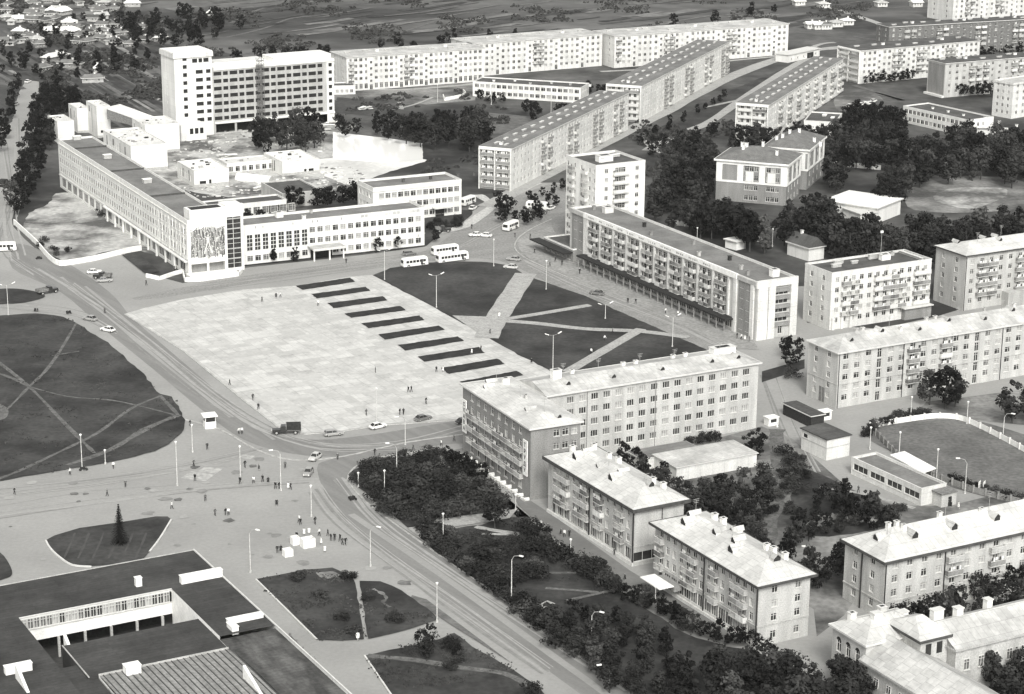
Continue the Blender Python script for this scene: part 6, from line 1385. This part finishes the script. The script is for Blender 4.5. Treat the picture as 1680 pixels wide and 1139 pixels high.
# building materials in the construction yard
r_ = random.Random(5)
for i,(x,y,lb) in enumerate(((372,258,'pile of white precast slabs by the yard track'),(345,215,'stack of pale panels under the high rise'),(362,213,'second stack of pale panels under the high rise'),(540,205,'rubble heap of pale blocks at the foot of the high rise right end'),(600,180,'white heap of lime on the open ground'),(430,310,'row of concrete beams beside the dark roof'),(525,215,'scattered pale planks by the pond corner'),(1425,172,'white panels lying in the yard among trees'))):
    p = at(x,y); t = empty('material_stack',p,R(r_.uniform(0,60))); tag(t,lb,'building materials')
    for j in range(5): mb = MB(); a_ = r_.uniform(-2.5,2.5); b_ = r_.uniform(-1.5,1.5); mb.X = Matrix.Rotation(r_.uniform(-.4,.4),4,'Z'); mb.box(a_-2,b_-.7,.3*j,a_+2,b_+.7,.3*j+.28,r_.choice(['bright','panel','trim'])); mb.build('slab', t)
p = at(418,297,0); t = empty('storage_tank',p,R(-25)); tag(t,'white half round tank shed lying in the construction yard','tank'); mb = MB(); n=10
vs = [(x,2.2*math.cos(math.pi*i/n),2.4*math.sin(math.pi*i/n)) for x in (-7,7) for i in range(n+1)]; mb.add(vs,[(i,i+1,n+2+i,n+1+i) for i in range(n)],'bright'); mb.add(vs,[tuple(range(n+1)),tuple(range(2*n+1,n,-1))],'mid'); mb.build('shell', t)
r_ = random.Random(6); mb = MB()                     # rubble strewn over the yard
for i in range(900):
    x,y = r_.uniform(285,600), r_.uniform(205,325)
    if 366<x<525 and 245<y<292 or (530<x<700 and 210<y<275): continue
    p = at(x,y); s_ = r_.uniform(.2,.9); mb.X = Matrix.Translation(p) @ Matrix.Rotation(r_.uniform(0,3),4,'Z'); mb.box(-s_,-s_*.5,0,s_,s_*.5,s_*.5,r_.choice(['panel','rubble','wood','cream']))
tag(mb.build('rubble'),'rubble and offcuts strewn across the construction yard','rubble',kind='stuff')
# ---------------------------------------------------------------- vehicles
def wheel_mesh(r, w):
    mb = MB(); mb.disc((0,0), r, -w/2, w/2, 'dark', 14); mb.disc((0,0), r*.55, -w/2-.01, w/2+.01, 'steel', 10); return mb.mesh('wheel')
WH = wheel_mesh(.32,.2), wheel_mesh(.48,.3)
LAMP = MB(); LAMP.disc((0,0),.11,-.04,.04,'bright',8); LAMP = LAMP.mesh('headlight')
CARM = {k:mat('car paint '+k, v, rough=.3, var=.05, spec=.6) for k,v in (('white',.75),('grey',.30),('pale',.5),('dark',.03),('mid',.14))}
def car(px, py, heading, col, label, group='cars on the streets', typ='saloon', L=4.4):
    "heading: degrees in plan; body from lofted cross sections"
    p = at(px,py); p.z = .075; c = empty('parked_car', p, R(heading)); tag(c,label,'car',group); m = CARM[col]; k = L/4.4; W = .84
    secs = [(-2.2,.42,.72,.70),(-2.12,.34,.82,.78),(-1.3,.28,.90,.84),(.75,.28,.92,.84),(1.75,.30,.84,.80),(2.14,.36,.76,.72),(2.2,.44,.66,.62)]
    mb = MB(); V=[]; F=[]
    for (x,z0,z1,w_) in secs: V += [(x*k,-w_,z0),(x*k,-w_*1.02,(z0+z1)/2),(x*k,-w_*.93,z1),(x*k,0,z1+.03),(x*k,w_*.93,z1),(x*k,w_*1.02,(z0+z1)/2),(x*k,w_,z0)]
    for i in range(len(secs)-1):
        for j in range(6): a=i*7+j; F.append((a,a+1,a+8,a+7))
        F.append((i*7+6,i*7,i*7+7,i*7+13))
    F += [tuple(range(7)), tuple(range(len(V)-1,len(V)-8,-1))]; mb.add(V,[f[::-1] for f in F],m); mb.build('body', c)
    x0,x1,x2,x3 = (-1.75,-1.15,.25,.95) if typ=='saloon' else (-2.0,-1.85,.35,1.0)
    mb = MB(); b=.90; t_=1.40; w0,w1=.76,.60
    V=[(x0*k,-w0,b),(x3*k,-w0,b),(x3*k,w0,b),(x0*k,w0,b),(x1*k,-w1,t_),(x2*k,-w1,t_),(x2*k,w1,t_),(x1*k,w1,t_)]; mb.add(V,[(0,1,5,4),(1,2,6,5),(2,3,7,6),(3,0,4,7)],'glass'); mb.build('cabin_window', c)
    mb = MB(); mb.box(x1*k-.03,-w1-.03,t_,x2*k+.03,w1+.03,t_+.05,m)
    for (a_,b_) in (((x0*k,-w0,b),(x1*k,-w1,t_)),((x3*k,-w0,b),(x2*k,-w1,t_)),((x0*k,w0,b),(x1*k,w1,t_)),((x3*k,w0,b),(x2*k,w1,t_)),((-.4*k,-w0,b),(-.4*k,-w1,t_)),((-.4*k,w0,b),(-.4*k,w1,t_))): mb.tube(a_,b_,.045,m,4)
    mb.build('roof', c)
    for x in (-1.35,1.35):
        for y in (-.74,.74): inst('wheel', WH[0], c, Matrix.Translation((x*k,y,.32)))
    for y in (-.55,.55): inst('headlight', LAMP, c, Matrix.Translation((2.2*k,y,.62)) @ Matrix.Rotation(math.pi/2,4,'Z'))
    for x in (-2.24,2.24): mb = MB(); mb.box(x*k-.05,-.78,.38,x*k+.05,.78,.50,'steel'); mb.build('bumper', c)
    return c
def bus(px, py, heading, label, L=8.4, Wd=2.4, Hh=2.9, band='glass', low='white', group='buses by the square'):
    p = at(px,py); p.z = .075; c = empty('bus', p, R(heading)); tag(c,label,'bus',group); m = CARM['white'] if low=='white' else CARM['pale']; x0,x1,w = -L/2,L/2,Wd/2
    prof = [(.35,0,0),(.95,.0,.0),(1.35,.0,.0),(2.25,.12,.06),(2.6,.22,.14),(2.82,.5,.35),(2.9,.9,.75)]
    mb = MB(); rings=[]
    for (z,ix,iy) in prof:
        z = z*Hh/2.9; r_c=.25; ring=[]
        for (cx,cy,sx_,sy_) in ((x0+ix,-w+iy,1,1),(x1-ix,-w+iy,-1,1),(x1-ix,w-iy,-1,-1),(x0+ix,w-iy,1,-1)):
            pts=[(cx+sx_*r_c,cy),(cx+sx_*.07,cy+sy_*.07),(cx,cy+sy_*r_c)]
            if (sx_,sy_) in ((1,1),(-1,-1)): pts = pts[::-1]
            ring += pts
        rings.append([(a,b_,z) for a,b_ in ring])
    V=[v for r0 in rings for v in r0]; n=12; F=[(i*n+j,i*n+(j+1)%n,(i+1)*n+(j+1)%n,(i+1)*n+j) for i in range(len(rings)-1) for j in range(n)]; F+=[tuple(range(n-1,-1,-1)),tuple(range((len(rings)-1)*n,len(rings)*n))]
    mb.add(V,F,m); mb.build('body', c)
    k = int((L-1.6)/1.05)
    for s_ in (-1,1):
        for i in range(k):
            u = x0+.8+(L-1.6)*(i+.5)/k; mb = MB(); y=s_*(w-.0); ya,yb = s_*(w+.012), s_*(w-.035); mb.quad((u-.45,ya,1.40*Hh/2.9),(u+.45,ya,1.40*Hh/2.9),(u+.45,yb,2.15*Hh/2.9),(u-.45,yb,2.15*Hh/2.9),'glass'); mb.build('window', c)
    for x,s_ in ((x1,1),(x0,-1)): mb = MB(); mb.quad((x+s_*.006,-w+.3,1.35),(x+s_*.006,w-.3,1.35),(x-s_*.10,w-.35,2.3),(x-s_*.10,-w+.35,2.3),'glass'); mb.build('windscreen', c)
    for x in (x0+1.7,x1-1.6):
        for y in (-w+.12,w-.12): inst('wheel', WH[1], c, Matrix.Translation((x,y,.48)))
    for y in (-.8,.8): inst('headlight', LAMP, c, Matrix.Translation((x1+.02,y,.75)) @ Matrix.Rotation(math.pi/2,4,'Z'))
    mb = MB(); mb.box(x1-2.6,-w-.02,.5,x1-1.9+.0,-w+.02,2.2,'dark'); mb.build('door', c)
    mb = MB(); mb.box(x0-.08,-w+.1,.4,x0+.0,w-.1,.6,'steel'); mb.box(x1,-w+.1,.4,x1+.08,w-.1,.6,'steel'); mb.build('bumper', c)
def truck(px, py, heading, label, L=6.6, dark=True, bed='wood', tarp=False):
    p = at(px,py); p.z=.075; c = empty('truck', p, R(heading)); tag(c,label,'truck','trucks on the streets'); m = CARM['dark' if dark else 'mid']; h=L/2
    mb = MB(); mb.box(h-2.1,-.75,.55,h-.1,.75,1.25,m); mb.box(h-.1,-.6,.6,h,.6,1.15,'steel'); mb.build('bonnet', c)
    mb = MB(); V=[(h-3.3,-.95,.6),(h-1.9,-.95,.6),(h-1.9,.95,.6),(h-3.3,.95,.6),(h-3.3,-.9,2.1),(h-2.2,-.9,2.1),(h-2.2,.9,2.1),(h-3.3,.9,2.1)]; mb.add(V,[(0,1,5,4),(1,2,6,5),(2,3,7,6),(3,0,4,7),(4,5,6,7)],m); cb=mb.build('cab', c)
    mb = MB(); mb.quad((h-1.96,-.75,1.35),(h-1.96,.75,1.35),(h-2.16,.72,2.0),(h-2.16,-.72,2.0),'glass'); mb.build('windscreen', cb)
    mb = MB(); mb.box(-h,-1.1,.95,h-3.4,1.1,1.08,bed)
    if tarp: mb.box(-h,-1.1,1.08,h-3.4,1.1,2.5,'dark')
    else:
        for (a,b_,c_,d_) in ((-h,-1.1,h-3.4,-1.03),(-h,1.03,h-3.4,1.1),(-h,-1.03,-h+.07,1.03),(h-3.47,-1.03,h-3.4,1.03)): mb.box(a,b_,1.08,c_,d_,1.75,bed)
    mb.build('cargo_bed', c); mb = MB(); mb.box(-h,-.35,.6,h-.3,.35,.75,'dark'); mb.build('chassis', c)
    for x in (-h+1.3,h-1.1):
        for y in (-.85,.85): inst('wheel', WH[1], c, Matrix.Translation((x,y,.48)))
    for y in (-.6,.6): inst('headlight', LAMP, c, Matrix.Translation((h+.03,y,1.0)) @ Matrix.Rotation(math.pi/2,4,'Z'))
GA = 28.8
for a in ((547,715,GA-10,'grey','grey saloon behind the dark van on the curve of the square'),(620,703,GA+8,'white','bright white saloon alone on the road below the square'),(694,690,GA+6,'mid','dark saloon just ahead of the white saloon below the square'),(762,695,GA+3,'dark','black car half hidden behind the slogan board of the hotel'),
 (517,754,250,'pale','pale car coming down where the streets meet'),(506,779,262,'grey','grey car below the pale car at the meeting of the streets'),(177,544,150,'white','round white car on the road along the big left lawn'),(148,526,150,'grey','grey car just behind the round white car'),(838,441,165,'pale','pale car at the top corner of the central lawn'),
 (979,484,155,'mid','dark car on the road in front of the shop building'),(780,388,200,'white','white car first in the pair at the bus square'),(796,389,170,'white','white car second in the pair at the bus square'),(155,449,20,'white','white car parked in front of the whitewashed wall'),(172,463,10,'grey','grey car parked second below the white one near the wall'),
 (672,419,25,'mid','small dark van like car behind the short bus'),(46,136,80,'white','white vehicle farthest up the left road'),(26,173,80,'pale','car second from the far end of the left road'),(862,354,25,'white','white car beside the flat bus under the trees'),(904,344,60,'white','white car close to the foot of the tower block'),
 (776,344,70,'white','white car beside the annex at the bus square'),(843,428,160,'grey','grey car nosing behind the pale car by the lawn corner')):
    car(*a, typ='estate' if 'van' in a[4] else 'saloon')
r_ = random.Random(12)
for i,(x,y) in enumerate(((1394,176),(1400,178),(1407,178),(1413,174),(1420,172),(1427,172),(1433,168))): car(x,y,60+r_.uniform(-12,12),'white','white vehicle in the cluster parked in the yard right of the crowded block','white vehicles parked in the yard')
bus(680,437,GA,'short white bus nearest the flower beds',L=8.4); bus(742,429,GA+2,'longest white bus with dark window band at the top of the central lawn',L=10.6); bus(730,417,GA+2,'white bus half hidden behind the longest bus',L=9.0)
bus(838,377,60,'white bus turning at the bus square',L=7.2); bus(881,344,-20,'white roofed bus under the trees by the tower block',L=7.6); bus(767,336,60,'white bus standing at the end of the annex',L=7.6)
bus(8,412,10,'white bus at the left edge by the whitewashed wall',L=7.2); bus(10,217,80,'small pale bus coming up the left road',L=6.2,low='pale')
truck(8,305,80,'dark truck with high load on the left road',tarp=True); truck(78,482,40,'dark truck turning at the tip of the oval lawn'); truck(470,712,GA+158,'black covered truck at the curved corner of the square',L=6.8,tarp=True); truck(168,458,170,'dark truck parked below the white car near the wall',L=5.6); truck(883,352,20,'flat grey truck in front of the white roofed bus',L=6.5,dark=False); truck(1352,520,100,'grey truck standing in the lane left of the white faced block',L=5.8,dark=False); truck(727,381,10,'dark truck on the drive right of the annex',L=5.2)
def bike(px,py,hd,label):
    p=at(px,py); p.z=.07; c=empty('motorcycle',p,R(hd)); tag(c,label,'motorcycle','motorcycles on the streets'); mb=MB(); mb.disc((-.7,.32),.32,-.05,.05,'dark',10); mb.disc((.7,.32),.32,-.05,.05,'dark',10); w_=mb.build('wheel',c); mb=MB(); mb.tube((-.7,0,.4),(.4,0,.8),.06,'dark'); mb.tube((.7,0,.35),(.4,0,1.0),.04,'steel'); mb.box(-.4,-.14,.35,.3,.14,.75,'dark'); mb.box(-.5,-.12,.78,.15,.12,.88,'dark'); mb.tube((.38,-.35,1.02),(.38,.35,1.02),.02,'steel'); mb.build('frame_body',c)
    mb=MB(); mb.box(-.6,.35,.3,.7,.95,.75,'dark'); mb.disc((-.1,.3),.28,.95,1.03,'dark',10); mb.build('sidecar',c)
for a in ((62,511,100,'motorcycle with sidecar by the top edge of the big left lawn'),(115,515,120,'motorcycle with sidecar ahead of the grey car'),(580,820,140,'motorcycle at the curve beside the park hedge'),(137,773,20,'motorcycle at the foot of the lawn lamp'),(64,426,10,'motorcycle near the whitewashed wall corner')): bike(*a)

# ---------------------------------------------------------------- street lamps
def lamp(px, py, top_px, kind, label, az=0, hm=None):
    "pole whose foot is at (px,py); height taken from the photographed top"
    p = at(px,py); s_ = 1; lo, hi = 3, 16
    for _ in range(30):
        mid = (lo+hi)/2; q = _Mc.inverted() @ (Vector((p.x,p.y,mid))-Vector((0,0,CAM_H))); yy = 569.5+q.y/q.z*FPX
        if yy > top_px: lo = mid
        else: hi = mid
    h = hm or (lo+hi)/2; c = empty('street_lamp', p, R(az)); tag(c,label,'street lamp','street lamps'); mb = MB(); mb.cyl(0,0,0,h,.125,.075,'concrete',8); mb.cyl(0,0,0,.5,.24,.22,'concrete',8); mb.build('pole', c)
    if kind == 'T':
        for s2 in (-1,1):
            mb=MB(); mb.tube((0,0,h-.1),(s2*1.5,0,h+.25),.04,'steel'); mb.build('arm',c); mb=MB(); mb.X=Matrix.Translation((s2*1.9,0,h+.45)) @ Matrix.Rotation(-s2*.4,4,'Y'); mb.box(-.55,-.17,-.08,.55,.17,.1,'bright'); mb.build('lamp_head',c)
    elif kind == 'A':
        mb=MB(); mb.tube((0,0,h-.1),(-.5,0,h+.8),.07,'steel'); mb.tube((-.5,0,h+.8),(-1.7,0,h+1.1),.06,'steel'); mb.build('arm',c); mb=MB(); mb.box(-2.5,-.17,h+1.02,-1.6,.17,h+1.22,'bright'); mb.build('lamp_head',c)
    elif kind == 'G':
        mb=MB(); mb.cyl(0,0,h,h+.45,.1,.3,'bright',10); mb.cyl(0,0,h+.45,h+.6,.3,.08,'bright',10); mb.build('lamp_head',c)
for a in ((716,506,452,'T','double armed lamp at the left edge of the central lawn'),(907,608,550,'T','double armed lamp at the bottom corner of the central lawn'),(631,460,412,'T','double armed lamp beside the short bus',),(993,524,500,'T','double armed lamp on the far edge of the central lawn'),(1103,570,520,'T','double armed lamp on the road before the shop building end'),(810,438,395,'G','thin lamp by the road above the central lawn'),(896,476,430,'G','thin lamp on the lawn corner facing the pavilion'),
 (839,992,918,'A','single armed lamp in the lower park beside the street'),(970,1062,1010,'A','single armed lamp low in the park thicket'),(727,890,846,'G','short lamp post at the head of the lower park'),(651,780,735,'A','lamp post standing in the hedge of the triangular park'),(631,815,775,'G','lamp post inside the left tip of the triangular park'),(588,800,782,'G','short lamp at the curve beside the hedge'),(291,797,728,'G','lamp post at the left of the wide crossing'),(316,742,700,'G','lamp post beside the traffic booth'),(395,792,735,'G','lamp post in the middle of the wide crossing'),(461,805,745,'A','lamp post where people gather at the crossing'),(511,848,800,'G','lamp post above the queue at the stalls'),(411,940,875,'A','dark lamp post at the corner of the store walk'),(608,930,870,'A','lamp post above the small right lawn'),(717,1021,960,'G','lamp post at the tip of the small right lawn'),(1000,1124,1098,'A','lamp at the lower end of the street kerb'),(135,772,716,'G','lamp post at the lower edge of the big left lawn'),(173,762,745,'G','short globe lamp on the edge of the big left lawn'),
 (14,518,468,'T','double armed lamp by the oval lawn'),(665,730,690,'A','lamp post on the road between square and park'),(618,695,640,'G','thin lamp post on the near edge of the square'),(1427,738,704,'G','floodlight post at the left end of the rink fence'),(1475,745,712,'G','floodlight post behind the white canopy'),(1536,788,740,'G','floodlight post at the right end of the white canopy'),(1583,810,760,'A','floodlight post on the near side of the rink'),(1586,696,662,'G','floodlight post on the far side of the rink'),(1645,722,684,'A','floodlight post at the right of the far rink fence'),(1494,686,654,'G','floodlight post behind the rink by the cream block'),(1334,936,905,'A','yard lamp between the two brick blocks'),(1143,412,376,'G','lamp post behind the shop building roof'),(1267,405,378,'G','lamp post beside the bright white wall in the yard'),(1200,596,575,'G','lamp post at the end of the central lawn'),(806,172,140,'G','pole before the low white school'),(904,186,155,'G','pole between the school and the first diagonal block'),(718,168,140,'G','pole in the grass before the meadow blocks'),(1363,590,560,'A','lamp post hidden at the crossing beyond the shop building'),(936,920,888,'G','slim lamp post on the pavement before the shop cornered block'),(846,838,815,'G','slim lamp post on the hotel pavement'),(1075,990,978,'G','short post by the bright canopy')):
    if a[0]==1363: continue
    lamp(*a, az=28 if a[3]=='T' else rnd.choice([0,20,150,180]))
# ---------------------------------------------------------------- people
SKIN = mat('skin',.38,var=.1,scale=4); 
def person_mesh(seed, top, bottom, hair='dark', skirt=False, walk=.25):
    r = random.Random(seed); V=[]; E_=[]; Rr=[]
    def v(x,y,z,rad): V.append((x,y,z)); Rr.append(rad); return len(V)-1
    pel=v(0,0,.95,.145); wa=v(0,0,1.12,.125); ch=v(0,.01,1.34,.15); nk=v(0,.015,1.47,.055); hd=v(0,.03,1.58,.085); ht=v(0,.02,1.70,.075); ns=v(0,.115,1.60,.018)
    E_ += [(pel,wa),(wa,ch),(ch,nk),(nk,hd),(hd,ht),(hd,ns)]
    for s_ in (-1,1):
        ph = s_*walk; hip=v(s_*.09,0,.90,.095); kn=v(s_*.10,ph*.45,.50,.065); an=v(s_*.10,ph*.75-.03,.09,.042); toe=v(s_*.11,ph*.75+.14,.045,.04); E_ += [(pel,hip),(hip,kn),(kn,an),(an,toe)]
        sh=v(s_*.19,0,1.40,.065); el=v(s_*.24,-ph*.35-.02,1.13,.045); wr=v(s_*.25,-ph*.7+.06,.90,.03); pm=v(s_*.25,-ph*.7+.09,.83,.034); E_ += [(ch,sh),(sh,el),(el,wr),(wr,pm)]
        for j in range(4): f=v(s_*(.255),-ph*.7+.06+j*.022,.77-.004*(j-1)**2,.010); g=v(s_*(.245),-ph*.7+.07+j*.022,.735,.009); E_ += [(pm,f),(f,g)]
        tt=v(s_*.235,-ph*.7+.13,.80,.011); E_.append((pm,tt))
    me = bpy.data.meshes.new('person'); me.from_pydata(V,E_,[]); o = bpy.data.objects.new('person',me); S.collection.objects.link(o)
    sk = o.modifiers.new('s','SKIN'); lay = me.skin_vertices[0].data
    for i,x in enumerate(Rr): lay[i].radius=(x*1.15 if i in (0,1,2) else x, x*.78 if i in (0,1,2) else x)
    lay[0].use_root=True; ss=o.modifiers.new('b','SUBSURF'); ss.levels=1
    m2 = bpy.data.meshes.new_from_object(o.evaluated_get(bpy.context.evaluated_depsgraph_get())); bpy.data.objects.remove(o); m2.name='person'
    m2.materials.clear()
    for mm in (SKIN, M[top], M[bottom], M[hair]): m2.materials.append(mm)
    for f in m2.polygons:
        c=f.center; f.material_index = (3 if c.z>1.655 or (c.y<.0 and c.z>1.54) or c.z<.07 else 0 if c.z>1.46 else (0 if c.z<.88 and abs(c.x)>.19 and c.z>.7 else 1 if c.z>(.62 if skirt else .93) or abs(c.x)>.2 and c.z>.7 else (0 if skirt else 2)))
    cl = None
    if skirt:
        mb=MB(); n=14; rings=[(1.10,.155,.115),(.95,.19,.15),(.55,.26,.22)]; vs=[(a*math.cos(6.283*i/n),b_*math.sin(6.283*i/n),z) for z,a,b_ in rings for i in range(n)]
        mb.add(vs,[(k*n+i,(k+1)*n+i,(k+1)*n+(i+1)%n,k*n+(i+1)%n) for k in range(2) for i in range(n)],top if bottom=='same' else bottom); cl=mb.mesh('skirt')
    return m2, cl
M['cloth dark']=mat('dark cloth',.02,var=.3,scale=6); M['cloth mid']=mat('grey cloth',.10,var=.3,scale=6); M['cloth white']=mat('white cloth',.78,var=.06,scale=6)
PM = {'dark':person_mesh(1,'cloth dark','cloth dark'),'darkstand':person_mesh(2,'cloth dark','cloth mid',walk=.04),'shirt':person_mesh(3,'cloth white','cloth dark'),'dress':person_mesh(4,'cloth white','cloth white',skirt=True),'coat':person_mesh(5,'cloth dark','cloth dark',skirt=True,walk=.15),'grey':person_mesh(6,'cloth mid','cloth dark')}
DESC = {'dark':'person in dark coat walking','darkstand':'person in dark jacket standing','shirt':'person in white shirt and dark trousers','dress':'person in a white dress','coat':'woman in a dark knee length coat','grey':'person in grey jacket'}
def person(px, py, k, where, group=None):
    p=at(px,py); p.z=.19 if inside((px,py),SQ) else .10 if k else .1; a,s_=PM[k]; o=inst('person', a); o.location=p; o.rotation_euler=(0,0,rnd.uniform(0,6.28)); sc=rnd.uniform(.98,1.1); o.scale=(sc*1.12,sc*1.12,sc)
    tag(o, DESC[k]+' '+where, 'person', group)
    if s_: inst('skirt', s_, o)
PP = [((670,645),'dark','on the pale square, left of a pair'),((675,645),'dark','on the pale square, right of a pair'),((699,664),'dark','alone near the bottom of the pale square'),((656,682),'darkstand','left of the pair at the kerb of the square'),((662,682),'dark','right of the pair at the kerb of the square'),((430,497),'dark','near the top left of the pale square'),((453,491),'coat','in the pair at the top edge'),((460,489),'shirt','in the pair at the top edge'),((522,503),'shirt','between the second and third flower beds'),((377,633),'dark','at the left kerb of the square'),((415,658),'dark','at the left kerb of the square by two others'),((424,673),'dark','lower at the left kerb of the square'),((789,577),'dark','at the right end of the eighth flower bed'),((774,582),'dress','on the eighth flower bed'),((716,612),'dark','left of the ninth flower bed'),((727,612),'dress','left of the ninth flower bed'),((872,598),'coat','on the path beside the central lawn'),((616,613),'darkstand','alone in the middle of the square'),
 ((601,683),'grey','at the kerb left of the white saloon'),((240,469),'dark','at the corner of the terrace wall'),((286,445),'dark','under the columns of the relief building'),((172,515),'grey','on the road by the office forecourt'),((568,433),'dark','on the street below the hall canopy'),((828,377),'grey','by the turning bus'),((774,376),'dark','on the drive beside the annex shrubs'),((845,390),'grey','on the kerb of the bus square'),((870,392),'grey','on the shop pavement near the pavilion'),((877,416),'dark','first on the shop pavement below the pavilion'),((911,430),'dark','second on the shop pavement below the pavilion'),((922,436),'dark','third on the shop pavement below the pavilion'),((951,450),'dark','on the shop pavement before the canopy end'),((1030,498),'dark','left of the pair before the long canopy'),((1043,499),'dark','right of the pair before the long canopy'),((1092,515),'shirt','crossing before the middle of the canopy'),((1112,520),'shirt','crossing behind the first one at the canopy'),((1209,556),'darkstand','of the crowd at the shop corner'),((1216,558),'shirt','of the crowd at the shop corner'),((1222,560),'dress','of the crowd at the shop corner'),((1229,561),'darkstand','last of the crowd at the shop corner'),((902,438),'grey','on the lower shop pavement'),
 ((1005,548),'grey','on the thin path across the central lawn'),((992,560),'shirt','lower on the thin path across the central lawn'),((970,582),'shirt','on the slanting path at the lower lawn'),((804,549),'grey','at the foot of the wide lawn path'),((819,522),'dress','at the meeting of the lawn paths'),
 ((392,713),'shirt','left of the pair at the curved median'),((397,713),'shirt','right of the pair at the curved median'),((340,738),'dark','below the traffic booth'),((312,700),'dark','beside the booth lamp'),((318,766),'grey','by the painted patch'),((320,790),'dark','below the painted patch'),((402,768),'dark','at the middle lamp of the crossing'),((425,773),'coat','near a child at the crossing'),((394,795),'dark','at the foot of the middle lamp'),((416,794),'shirt','first in the line crossing to the right lamp'),((431,792),'dark','second in the line crossing to the right lamp'),((440,795),'coat','third in the line crossing to the right lamp'),((452,803),'dark','fourth in the line, beside the right lamp'),((458,803),'dark','fifth in the line, beside the right lamp'),((473,804),'dress','just right of the gathering lamp'),((477,804),'dark','behind the white dress at the gathering lamp'),((454,832),'coat','alone below the gathering lamp'),((337,823),'grey','left of the open crossing'),((353,847),'grey','faint figure left of a couple'),((370,846),'darkstand','of the couple in the open crossing'),((375,846),'shirt','of the couple in the open crossing'),((282,836),'shirt','bending near the tip of the grass island'),((468,769),'grey','by the lamp shadow on the crossing'),((554,755),'grey','on the street corner by two cars'),
 ((491,858),'shirt','approaching the stalls'),((493,862),'dark','approaching the stalls behind another'),((517,861),'dark','above the largest stall'),((455,908),'darkstand','left of the pair beside the lowest stall'),((461,908),'coat','right of the pair beside the lowest stall'),((487,885),'darkstand','behind the left stall'),((499,880),'dress','behind the largest stall'),((507,878),'dress','behind the largest stall at right'),((524,880),'shirt','at the head of the stall queue'),((538,880),'dark','first in the queue right of the stall'),((543,888),'darkstand','second in the queue right of the stall'),((549,888),'dark','third in the queue right of the stall'),((558,889),'dark','fourth in the queue right of the stall'),((562,895),'grey','fifth in the queue right of the stall'),((567,895),'dark','last in the queue right of the stall'),((527,895),'dress','right of the largest stall'),((533,908),'dress','lower right of the stalls'),((24,812),'dark','far left on the pale pavement'),((176,815),'grey','on the pale pavement above the spruce island'),((206,800),'grey','right of the one above the spruce island'),((186,770),'shirt','on the kerb of the big left lawn'),((115,780),'shirt','on the kerb left of the lawn lamp'),((587,1052),'dress','at the foot of the small lawn path'),
 ((744,765),'coat','on the pavement between park hedge and hotel'),((755,755),'shirt','crossing before the hotel corner'),((762,770),'dark','before the left slogan board'),((757,767),'dress','before the left slogan board'),((770,762),'shirt','close to the hotel corner'),((724,733),'shirt','on the road corner above the hedge'),((745,725),'grey','with a bicycle on the road above the hedge'),((850,850),'dark','on the pavement where the park path meets it'),((881,865),'dark','left of the pair by the shop corner'),((888,866),'shirt','right of the pair under the shop cornered block'),((899,872),'grey','behind the pair under the shop cornered block'),((920,880),'coat','in the group at the shop doorway'),((926,882),'shirt','in the group at the shop doorway'),((934,882),'dark','last of the group at the shop doorway'),((987,937),'shirt','left of the pair on the long pavement'),((991,936),'dark','right of the pair on the long pavement'),((1025,955),'coat','alone on the pavement before the bright canopy'),((1047,978),'dark','alone just before the bright canopy'),((1137,1025),'coat','on the pavement before the nearest block'),((1174,1045),'shirt','lower on the pavement before the nearest block'),((1008,912),'grey','against the plinth of the shop cornered block'),
 ((615,748),'dark','by the hedge top on the curve pavement'),((678,740),'grey','farther along the hedge top pavement'),((1316,689),'dress','in the yard by the dark market hut'),((1275,705),'dress','at the head of the yard path'),((1548,828),'darkstand','first of the people at the pavilion porch'),((1560,835),'coat','second of the people at the pavilion porch'),((1572,836),'dress','third of the people at the pavilion porch'),((1280,902),'darkstand','left of the pair on the yard path'),((1285,902),'dark','right of the pair on the yard path'),((1408,810),'grey','on the path beside the pavilion')]
for (p_,k,wh) in PP: person(p_[0],p_[1],k,wh)
for i in range(2): 
    p=at(1606+i*8,808); t=empty('notice_board',p,R(60)); tag(t,('left' if i==0 else 'right')+' of the two small white boards on posts beside the rink','board','white boards by the rink'); mb=MB(); mb.box(-.6,-.05,1,.6,.05,2.6,'bright'); mb.build('board',t); mb=MB(); mb.box(-.05,-.05,0,.05,.05,1,'steel'); mb.build('post',t)

# ---------------------------------------------------------------- the hazy air of the day
def haze(dens):
    mb = MB(); m = bpy.data.materials.new('haze air'); m.use_nodes = True; n = m.node_tree; n.nodes.clear(); o = n.nodes.new('ShaderNodeOutputMaterial'); v = n.nodes.new('ShaderNodeVolumePrincipled')
    v.inputs['Color'].default_value = (1,1,.97,1); v.inputs['Density'].default_value = dens; v.inputs['Anisotropy'].default_value = .2; n.links.new(v.outputs[0], o.inputs['Volume'])
    M['haze'] = m; mb.box(-2600,-600,-1,2600,3500,172,'haze'); tag(mb.build('haze'),'thin pale summer haze over the whole town','haze',kind='stuff')
haze(.00003)
